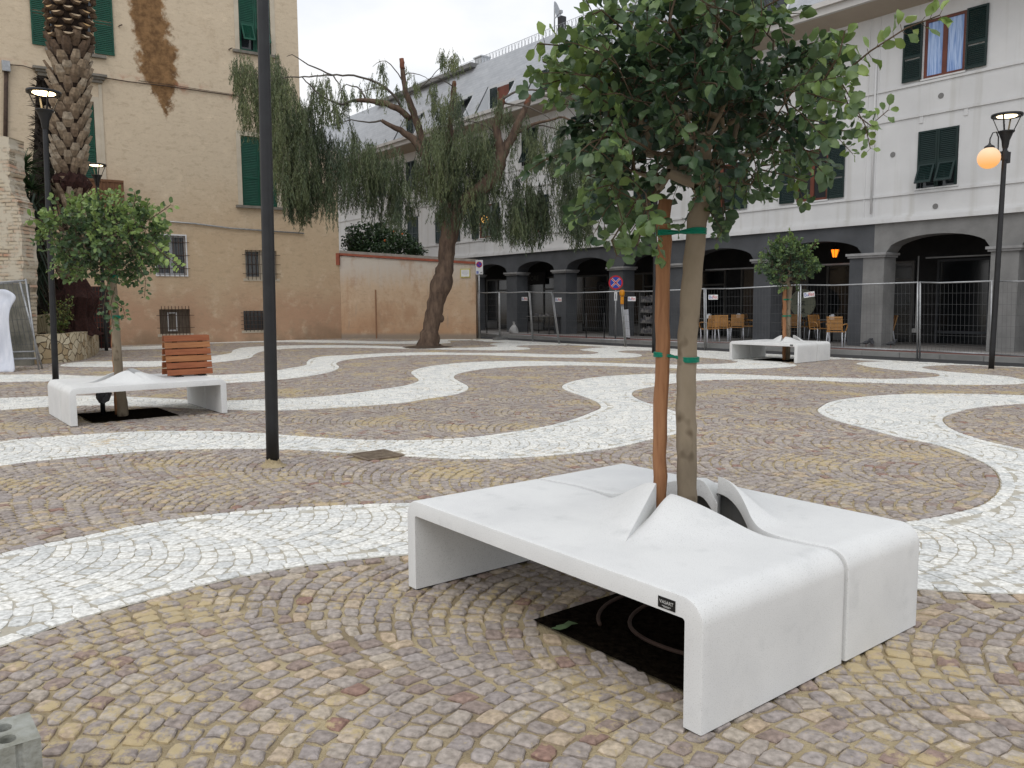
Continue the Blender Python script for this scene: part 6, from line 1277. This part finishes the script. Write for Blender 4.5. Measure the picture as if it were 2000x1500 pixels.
while z<zs_[-1]-.1:
    R_=float(np.interp(z,zs_,rs_)); cx=float(np.interp(z,zs_,xs_))-base[0]; py=750-(z-HC)/YP*F; nb=8; band_=(z>at(139,385,YP)[2]) 
    dead= (at(0,345,YP)[2]>z>at(0,372,YP)[2])
    for i in range(nb):
        if (not band_) and random.random()<.35: continue
        if dead: continue
        a=2*PI*(i+.5*(row%2))/nb+random.uniform(-.06,.06); w_=R_*.25*random.uniform(.85,1.15); orange=z>float(at(0,95,YP)[2]); L_=random.uniform(.34,.46) if not orange else random.uniform(.10,.15); tlt=math.radians(29 if not orange else 78)+random.uniform(-.1,.12)
        er=np.array([math.cos(a),math.sin(a),0]); et=np.array([-math.sin(a),math.cos(a),0]); up=np.array([0,0,1]); ax=up*math.cos(tlt)+er*math.sin(tlt); nr=er*math.cos(tlt)-up*math.sin(tlt)
        c=np.array([cx,0,z-base[2]+random.uniform(-.04,.04)])+er*R_*(.62 if not orange else .80); tip=c+ax*L_; th=.035
        w1=w_*.66 if not orange else w_*.8
        pts=[c-et*w_*.9-nr*.02,c+et*w_*.9-nr*.02,c+et*w_*.5+nr*.07,c-et*w_*.5+nr*.07,
             c+ax*L_*.55-et*w_-nr*.01,c+ax*L_*.55+et*w_-nr*.01,c+ax*L_*.55+et*w_*.45+nr*(.075),c+ax*L_*.55-et*w_*.45+nr*.075,
             tip-et*w1+nr*0,tip+et*w1,tip+et*w1*.35+nr*.055+ax*.02,tip-et*w1*.35+nr*.055+ax*.02,tip+ax*.03-nr*.02]
        o=len(V); V+=[tuple(p) for p in pts]
        fl=[(0,1,5,4),(1,2,6,5),(2,3,7,6),(3,0,4,7),(4,5,9,8),(5,6,10,9),(6,7,11,10),(7,4,8,11),(8,9,10,11)]; FF+=[tuple(q+o for q in f_) for f_ in fl]
        tb=random.uniform(.42,.72) if z<float(at(0,120,YP)[2]) else random.uniform(.2,.4); TT+=[tb*.8]*4+[tb]*4+[random.uniform(.8,1) if orange else min(1,tb+.12)]
    z+=(.235 if z<float(at(0,95,YP)[2]) else .165); row+=1
npmesh('leaf_base',V,[i for f_ in FF for i in f_],[4]*len(FF),m_boot,k,{'tint':TT})
# fibrous root mass, dark red
r=MB(); V=[];n_=40; m_root=pm('dark_root_fibres',(.045,.018,.014),(.02,.009,.008),scale=20,rough=1,bump=1,bscale=50)
prof=[(.72,-.05),(.6,.1),(.5,.4),(.62,.75),(.68,1.0),(.5,1.2),(.38,1.5)]
for j,(q,z) in enumerate(prof):
    for i in range(n_): a=2*PI*i/n_; rr_=q*(1+random.uniform(-.13,.13)); V.append((rr_*math.cos(a),rr_*math.sin(a)*.8,z+random.uniform(-.05,.05)))
r.add(V,[(j*n_+i,j*n_+(i+1)%n_,(j+1)*n_+(i+1)%n_,(j+1)*n_+i) for j in range(6) for i in range(n_)]); r.obj('root_mass',m_root,k)
zb_=float(at(0,358,YP)[2])-base[2]; V=[]; r=MB()
for j,(q,z) in enumerate([(.3,-.28),(.42,-.15),(.46,0),(.42,.15),(.3,.25)]):
    for i in range(n_): a=2*PI*i/n_; rr_=q*(1+random.uniform(-.15,.15)); V.append((float(np.interp(zb_+base[2],zs_,xs_))-base[0]+rr_*math.cos(a),rr_*math.sin(a),zb_+z+random.uniform(-.04,.04)))
r.add(V,[(j*n_+i,j*n_+(i+1)%n_,(j+1)*n_+(i+1)%n_,(j+1)*n_+i) for j in range(4) for i in range(n_)]); r.obj('fibre_collar',m_root,k)
# spiky leaf helper
m_spk=leaf_mat('spiky_leaves',[(.012,.025,.012),(.03,.06,.025),(.06,.11,.04)],.5,.1)
def blades(name,P,D,L_,W_,mat,parent,tint,droop=.25,seg=4):
    n=len(P); D=D/np.linalg.norm(D,axis=1,keepdims=True); S=np.cross(D,np.array([0,0,1.])+rng.normal(0,.2,(n,3))); S/=np.linalg.norm(S,axis=1,keepdims=True)+1e-9; Vv=[]
    for j in range(seg+1):
        t_=j/seg; c=P+D*(L_*t_)[:,None]; c[:,2]-=droop*L_*t_*t_; w_=(W_*(1-t_**1.6)*.5+.001)[:,None]; Vv.append(np.stack([c-S*w_,c+S*w_],1))
    Vv=np.concatenate(Vv,1).reshape(-1,3); f=np.array([[2*j,2*j+1,2*j+3,2*j+2] for j in range(seg)]).ravel(); idx=(np.arange(n)*(2*seg+2))[:,None]+f[None]
    return npmesh(name,Vv,idx.ravel(),np.full(n*seg,4),mat,parent,{'tint':np.repeat(tint,seg)},False)
# second, darker palm: shaggy
YQ=23.8; path=[(72,640),(66,560),(72,480),(82,400),(86,300),(84,200),(82,150)]; P_=[at(x,y,YQ) for x,y in path]; base=np.array([P_[0][0],YQ,Zp-.06]); k=thing('shaggy_palm','darker palm trunk shaggy with dead leaf stubs, behind the left street lamp','palm',tuple(base))
zs_=np.array([p[2] for p in P_]); xs_=np.array([p[0] for p in P_]); rs2=np.array([30,27,26,24,19,14,10])/F*YQ; zz=np.linspace(zs_[0],zs_[-1],50); m_shag=pm('shaggy_bark',(.035,.028,.022),(.015,.012,.01),scale=9,rough=1,bump=1,bscale=30,stretch=(1,1,4)); MB().tube([(np.interp(z,zs_,xs_)-base[0],0,z-base[2]) for z in zz],[float(np.interp(z,zs_,rs2))*random.uniform(.85,.95) for z in zz],16).obj('trunk',m_shag,k)
n=1500; z=rng.uniform(zs_[0],zs_[-1],n); a=rng.uniform(0,2*PI,n); R_=np.interp(z,zs_,rs2)*.85; P=np.stack([np.interp(z,zs_,xs_)-base[0]+R_*np.cos(a),R_*np.sin(a),z-base[2]],-1); D=np.stack([np.cos(a),np.sin(a),rng.uniform(-.3,.8,n)],-1); blades('leaf_stubs',P,D,rng.uniform(.12,.3,n),np.full(n,.05),m_shag,k,np.zeros(n),.2,2)
# big spiky shrub left
YS_=21.8; c=at(38,345,YS_); cb0=at(45,560,YS_); base=np.array([cb0[0],YS_,Zp-.06]); k=thing('yucca','dark green spiky yucca with drooping dead leaves beside the ruined wall','yucca',tuple(base)); MB().tube([(0,0,0),(.0,0,1.2),(c[0]-base[0],0,c[2]-base[2])],[.2,.16,.12],10).obj('trunk',m_shag,k,True)
for (px,py,n,L0_,spread) in((42,330,170,.85,1.),(22,350,120,.7,1.),(60,370,120,.7,.9)):
    c=at(px,py,YS_+rng.normal(0,.2))-base; v=rng.normal(size=(n,3)); v/=np.linalg.norm(v,axis=1,keepdims=True); v[:,2]=np.abs(v[:,2])*1.0-.15; blades('leaf_rosette',np.repeat(c[None],n,0)+v*.05,v,rng.uniform(.6,1.1,n)*L0_,np.full(n,.055),m_spk,k,rng.uniform(.2,1,n),.25)
n=520; P=np.stack([at(40,350,YS_)[0]-base[0]+rng.normal(0,.28,n),rng.normal(0,.25,n),rng.uniform(1.3,float(at(0,370,YS_)[2]-base[2]),n)],-1); a=rng.uniform(0,2*PI,n); D=np.stack([np.cos(a)*.5,np.sin(a)*.5,-rng.uniform(.3,1.2,n)],-1); blades('dead_skirt',P,D,rng.uniform(.5,.9,n),np.full(n,.05),m_spk,k,rng.uniform(0,.15,n),.3)
# shrub under the palm
m_sh=leaf_mat('shrub_leaves',[(.03,.05,.015),(.09,.13,.03),(.25,.26,.07)],.5,.2)
YH=20.9; base=np.array([at(118,655,YH)[0],YH,Zp-.06]); k=thing('leafy_shrub','sparse yellow green shrub on the planter under the palm roots','shrub',tuple(base)); n=520; br=MB(); LPp=[]
for i in range(26):
    a=rng.uniform(0,2*PI); h=rng.uniform(.4,1.05); tip=np.array([math.cos(a)*rng.uniform(.1,.5)+.05,math.sin(a)*.3,h]); mid=tip*.5+np.array([0,0,.08]); br.tube([(0,0,0),mid,tip],[.01,.007,.003],4,False)
    for j in range(20): t_=rng.uniform(.3,1.); LPp.append(tip*t_+rng.normal(0,.05,3))
br.obj('stems',m_twig,k,True); LPp=np.array(LPp); n=len(LPp); v=rng.normal(size=(n,3)); leaf_mesh('foliage',LPp,v,rng.normal(size=(n,3)),rng.uniform(.05,.09,n),rng.uniform(.03,.05,n),m_sh,k,rng.random(n))
# slatted gate with cloth behind, between planter and building
YG=26.5; a=at(150,672,YG); b_=at(216,668,YG); k=thing('barred_gate','dim red barred gate hung with dark cloth and a blue patch, between planter and building','gate',(float(a[0]),YG,0)); w_=float(b_[0]-a[0]); h_=float(at(150,560,YG)[2])
MB().box(0,w_,.06,.1,.05,h_).obj('dark_cloth',pm('dark_grey_cloth',(.05,.045,.045),(.035,.03,.03),scale=3),k); MB().box(.05,w_*.55,.04,.058,1.25,1.75).obj('blue_patch',pm('blue_cloth',(.02,.06,.11),None),k); r=MB()
for i in range(12): x=w_*i/11; r.bar((x,0,.02),(x,0,h_),.018,.018,up=(0,1,0))
for i in range(13): z=.05+(h_-.05)*i/12; r.bar((0,0,z),(w_,0,z),.018,.018)
r.obj('bars',pm('red_painted_bars',(.12,.035,.025),None),k)
# ------------------------------------------------------------------ PEPPER TREE
m_pb=pm('pepper_bark',(.15,.105,.075),(.065,.045,.035),scale=5,rough=1,bump=1,bscale=16,stretch=(1.6,1.6,.45),c3=(.11,.075,.055)); m_cut=pm('orange_cut_wood',(.2,.08,.05),(.12,.055,.035),scale=5,rough=.9,bump=.3)
YT=26.9; pt=lambda x,y,d=0.:at(x,y,YT+d)
base=G(837,678); base[1]=base[1]; YT=float(base[1]); k=thing('pepper_tree','old weeping pepper tree with gnarled leaning trunk and cut limbs','tree',tuple(base)); B=base
def limb(r,pts,px,n_=12,d=None,wob=.04):
    P_=[]; 
    for i,q in enumerate(pts): P_.append(at(q[0],q[1],YT+(q[2] if len(q)>2 else 0))-B)
    cs=[0]
    for a,b_ in zip(P_[:-1],P_[1:]): cs.append(cs[-1]+np.linalg.norm(b_-a))
    m_=max(6,int(cs[-1]/.16)); u=np.linspace(0,cs[-1],m_); Q=np.array([[np.interp(t_,cs,[p[c] for p in P_]) for c in range(3)] for t_ in u])
    if m_>8: kk=np.ones(3)/3; Q[1:-1]=(Q[:-2]+Q[1:-1]*2+Q[2:])/4
    rad=np.interp(u,cs,np.array(px)/2/F*YT); rad=rad*(1+rng.normal(0,wob,m_)); Q[1:-1]+=rng.normal(0,.012,(m_-2,3)); r.tube(list(Q),list(rad),n_); return Q
r=MB()
limb(r,[(834,684),(838,660),(842,640),(850,600),(857,575),(864,550),(870,520),(872,490),(878,455),(888,425),(900,395)],[46,36,33,33,36,39,33,31,34,33,30],18,wob=.05)
for (x,y,q) in((851,556,11),(872,519,10),(862,622,6),(850,662,10),(862,532,13)):   # burls
    c=at(x,y,YT)-B; n_=12; R0_=q/F*YT
    V=[];
    for j in range(7):
        for i in range(n_): a=2*PI*i/n_; ph=PI*j/6; V.append((c[0]+R0_*math.sin(ph)*math.cos(a)*random.uniform(.85,1.1),c[1]+R0_*math.sin(ph)*math.sin(a)*1.1,c[2]+R0_*1.35*math.cos(ph)))
    r.add(V,[(j*n_+i,j*n_+(i+1)%n_,(j+1)*n_+(i+1)%n_,(j+1)*n_+i) for j in range(6) for i in range(n_)])
# roots
for x0,y0,x1,y1 in((825,678,795,682),(850,678,880,681),(835,680,838,686)): limb(r,[(x0+5,y0-8),(x0,y0),(x1,y1)],[18,12,4],8)
r.obj('trunk',m_pb,k,True)
r=MB()
limb(r,[(893,410),(915,385),(945,365,-.2),(962,348,-.2),(975,325,-.2),(978,300,-.3),(972,275,-.3),(968,250,-.3),(975,215,-.3),(980,196,-.3)],[27,26,27,28,26,22,17,15,13,11],14)
limb(r,[(975,315,-.2),(990,285,-.1),(1003,262,0),(1013,240,0),(1024,215,.1),(1034,190,.1)],[20,19,17,14,12,9],12)
limb(r,[(890,420),(868,390,.1),(848,350,.2),(832,310,.3),(815,280,.3),(795,262,.3),(770,250,.2),(745,235,.1)],[24,21,19,18,16,13,10,6],12)
limb(r,[(836,318,.3),(822,262,.4),(805,215,.4),(792,180,.4),(787,150,.4),(784,116,.4)],[15,15,14,11,9,8],12)
limb(r,[(800,232,.4),(780,212,.2),(745,200,.1),(715,196,0),(690,197,0)],[12,12,11,9,6],10)
limb(r,[(872,395,0),(880,330,.3),(878,260,.5),(882,210,.5),(887,162,.5)],[16,14,12,10,8],10)
limb(r,[(1003,262,0),(1050,240,-.3),(1100,228,-.5),(1140,245,-.7)],[8,6,4,2],8)
r.obj('limb',m_pb,k,True)
for pp_,ww_ in (([(787,135,.4),(784,114,.4)],[9.5,9]),([(979,203,-.3),(981,195,-.3)],[12,11]),([(1028,205,.1),(1035,187,.1)],[11,9]),([(886,185,.5),(887,160,.5)],[9.5,8])):
    r=MB(); limb(r,pp_,ww_,10); r.obj('cut_limb_end',m_cut,k,True)
tw=MB(); ARCH=[]
def arch(pts,w0=4.,w1=1.): Q=limb(tw,pts,np.linspace(w0,w1,len(pts)),5,wob=.02); ARCH.append(Q)
arch([(785,210,.4),(765,180,.2),(735,160,0),(700,148,-.1),(650,146,-.2),(600,150,-.3),(560,150,-.4),(520,160,-.5)],6,1.6); arch([(690,196,0),(670,205,-.1),(640,195,-.2),(610,172,-.3),(590,150,-.3)],6,2)
arch([(715,196,0),(700,170,.1),(675,165,.2),(660,180,.3)],4,1); arch([(650,147,-.2),(620,135,-.3),(590,120,-.4),(575,105,-.5),(560,110,-.6)],3.5,1); arch([(650,146,-.2),(665,170,-.1),(672,200,0)],3,1)
arch([(745,235,.1),(715,240,0),(680,232,-.1),(655,245,-.2)],4,1); arch([(790,165,.4),(765,125,.2),(745,115,.1),(728,130,0)],2.5,.8); arch([(788,150,.4),(800,140,.5),(830,150,.6),(850,165,.6)],2.5,.8)
arch([(886,170,.5),(860,150,.4),(835,155,.3)],2.5,.8); arch([(790,190,.4),(830,165,.3),(862,130,.2),(885,108,.1)],2.6,.7); arch([(980,196,-.3),(1000,180,-.4),(1030,176,-.5),(1070,178,-.6),(1110,195,-.7),(1135,225,-.8)],5,1.5)
arch([(980,200,-.3),(1010,205,-.4),(1050,215,-.6),(1085,240,-.7)],4,1); arch([(1034,192,.1),(1060,185,.2),(1100,200,.3),(1130,235,.4)],3.5,1); arch([(1010,250,0),(1060,245,.2),(1110,260,.4),(1150,290,.5)],4,1); arch([(970,260,-.3),(940,240,-.5),(910,235,-.8),(890,260,-1)],4,1)
arch([(765,180,.2),(740,170,0),(700,180,-.1)],2.5,1)
tw.obj('branches',pm('grey_twig',(.13,.115,.1),(.08,.07,.06),scale=5,rough=.9),k,True)
# weeping strands
m_wp=leaf_mat('weeping_leaves',[(.04,.062,.034),(.085,.115,.055),(.135,.165,.075),(.21,.235,.105)],.55,.25)
SX=[];SY=[];SL=[];SD=[];ST=[]
def cur(n,x0,x1,ytop,ybot,dsp,lmin,lmax,tb,yj=22,power=1.):
    n=int(n*1.15); tuft=0
    for _ in range(n):
        if tuft<=0: tuft=int(rng.integers(6,22)); xc=rng.uniform(x0,x1); Lc=rng.uniform(lmin,lmax); dc=rng.normal(0,dsp); tc_=tb+rng.normal(0,.16); fr=rng.random()**power; wd_=rng.uniform(5,17)
        tuft-=1; x=xc+rng.normal(0,wd_*.45); u=min(1,max(0,(x-x0)/(x1-x0))); top=np.interp(u,np.linspace(0,1,len(ytop)),ytop); bot=np.interp(u,np.linspace(0,1,len(ybot)),ybot); L_=Lc*rng.uniform(.55,1.1)*(1-.35*min(1,abs(x-xc)/wd_)); Lp=L_/YT*F
        y=top+rng.normal(0,yj*.4)+ (max(bot-Lp-top,0))*fr; 
        if y+Lp>bot+rng.normal(0,14): L_=max(.25,(bot-y)/F*YT)
        SX.append(x);SY.append(y);SL.append(L_);SD.append(dc+rng.normal(0,.12));ST.append(tc_+rng.normal(0,.05))
# clumped masses
cur(150,455,482,[112,105,100],[190,235,270],.5,.5,1.1,.62); cur(420,478,560,[100,92,98,110],[255,300,355,395],.7,.6,1.6,.6)
cur(780,520,600,[112,125,165,200],[335,390,430,440],.9,.7,1.8,.5); cur(880,560,735,[165,200,215,225,255,290],[425,452,440,455,448,420],1.1,.7,1.9,.3); cur(300,575,650,[205,215],[415,430],.7,.7,1.5,.2)
cur(260,590,700,[120,150,155,160],[215,240,250,260],.6,.4,.9,.55); cur(120,690,830,[135,120,112,135,160],[215,225,235,250,260],.6,.3,.8,.6,power=.8)
cur(340,720,835,[255,268,285,300],[425,435,440,430],.9,.5,1.2,.4); cur(120,730,790,[300,310],[400,410],.5,.6,1.2,.2)
cur(820,828,965,[262,225,195,190,205,250],[400,442,450,445,440,400],.9,.7,1.7,.5); cur(420,850,940,[270,260],[430,446],.6,.7,1.6,.25); cur(170,840,900,[165,160,180],[230,240,230],.5,.3,.8,.6)
cur(560,965,1165,[250,225,215,205,230,250],[440,470,478,470,488,470],1.,.6,1.5,.38); cur(420,1000,1065,[350,330,340],[470,490,480],.5,.6,1.3,.2); cur(420,1095,1160,[255,240,270],[455,488,478],.6,.7,1.7,.28); cur(110,860,900,[105,110],[130,135],.2,.2,.5,.7); cur(45,725,755,[118,125],[170,180],.3,.3,.6,.7)
cur(150,960,1060,[190,200],[280,300],.6,.3,.9,.5); cur(300,720,1000,[385,380],[446,470],.9,.5,1.,.15)
Pl=[];Dl=[];Ll=[];Tl=[]; st_=MB(); ns=len(SX); SV=[];SF=[]
for i in range(ns):
    p=at(SX[i],SY[i],YT+SD[i])-B; L_=SL[i]; m_=max(3,int(L_/.05)); sw=rng.normal(0,.035,2); q=p.copy(); pts=[q]
    for j in range(m_):
        sw=sw*.86+rng.normal(0,.010,2); q=q+np.array([sw[0]*.5,sw[1]*.5,-.05]); pts.append(q)
        a=rng.uniform(0,2*PI)
        for s_ in(0,PI):
            if rng.random()<.12: continue
            Pl.append(q); Dl.append((math.cos(a+s_)*.45,math.sin(a+s_)*.45,-1+rng.normal(0,.15))); Tl.append(ST[i]+rng.normal(0,.07))
    if i%3==0:
        o=len(SV); 
        for j in range(0,len(pts),4): SV+= [tuple(pts[j]+np.array([-.003,0,0])),tuple(pts[j]+np.array([.003,0,0]))]
        nn_=len(range(0,len(pts),4)); SF+=[(o+2*j,o+2*j+1,o+2*j+3,o+2*j+2) for j in range(nn_-1)]
Pl=np.array(Pl);Dl=np.array(Dl);n=len(Pl); print('weeping leaves',n)
Dn=Dl/np.linalg.norm(Dl,axis=1,keepdims=True); S=np.cross(Dn,rng.normal(size=(n,3))); S/=np.linalg.norm(S,axis=1,keepdims=True)+1e-9; Ls=rng.uniform(.075,.135,n)[:,None]; Ws=rng.uniform(.008,.014,n)[:,None]
V=np.stack([Pl,Pl+Dn*Ls*.45+S*Ws,Pl+Dn*Ls,Pl+Dn*Ls*.45-S*Ws],1).reshape(-1,3); idx=np.arange(n*4)
npmesh('foliage',V,idx,np.full(n,4),m_wp,k,{'tint':np.clip(np.array(Tl),0,1)},False)
st_.add(SV,SF); st_.obj('hanging_stems',MATS['grey_twig'],k)
# ------------------------------------------------------------------ orange tree behind the garden wall
m_or=leaf_mat('orange_tree_leaves',[(.012,.03,.012),(.025,.055,.02),(.05,.09,.03)],.35,.15)
YO=35.5; base=np.array([at(735,560,YO)[0],YO,0]); k=thing('orange_tree','dense dark green orange tree looking over the garden wall','tree',tuple(base)); MB().tube([(0,0,0),(0,0,2.6),(.2,0,3.2)],[.16,.12,.08],10).obj('trunk',m_pb,k,True)
br=MB(); LPp=[];
for (px,py,rx,rz_,nn_) in((705,465,30,30,800),(745,460,38,28,1100),(785,475,30,24,800),(812,490,18,14,400),(690,480,20,26,400),(735,490,60,16,900)):
    c=at(px,py,YO+rng.normal(0,.4))-base; R_=np.array([rx/F*YO,.9,rz_/F*YO]); br.tube([(0,0,2.4),tuple(c)],[.06,.02],5,False); v=rng.normal(size=(nn_,3)); v/=np.linalg.norm(v,axis=1,keepdims=True); LPp.append(c+v*R_*(rng.random((nn_,1))**.4)*(1+.12*np.sin(v[:,0:1]*7)))
br.obj('branches',m_twig,k,True); LPp=np.concatenate(LPp); n=len(LPp); v=rng.normal(size=(n,3))+np.array([0,-.4,.1]); leaf_mesh('crown',LPp,v,rng.normal(size=(n,3))+np.array([0,-.3,1]),rng.uniform(.10,.17,n),rng.uniform(.05,.08,n),m_or,k,rng.random(n))
for i,(px,py) in enumerate(((770,452),(786,457),(752,470))):
    c=at(px,py,YO-.85); bm=bmesh.new(); bmesh.ops.create_uvsphere(bm,u_segments=10,v_segments=8,radius=.05); me=bpy.data.meshes.new('fruit'); bm.to_mesh(me); bm.free(); me.materials.append(pm('orange_fruit',(.55,.12,.02),None,rough=.5)); o=bpy.data.objects.new('fruit',me); COL.objects.link(o); o.parent=k; o.location=c-base
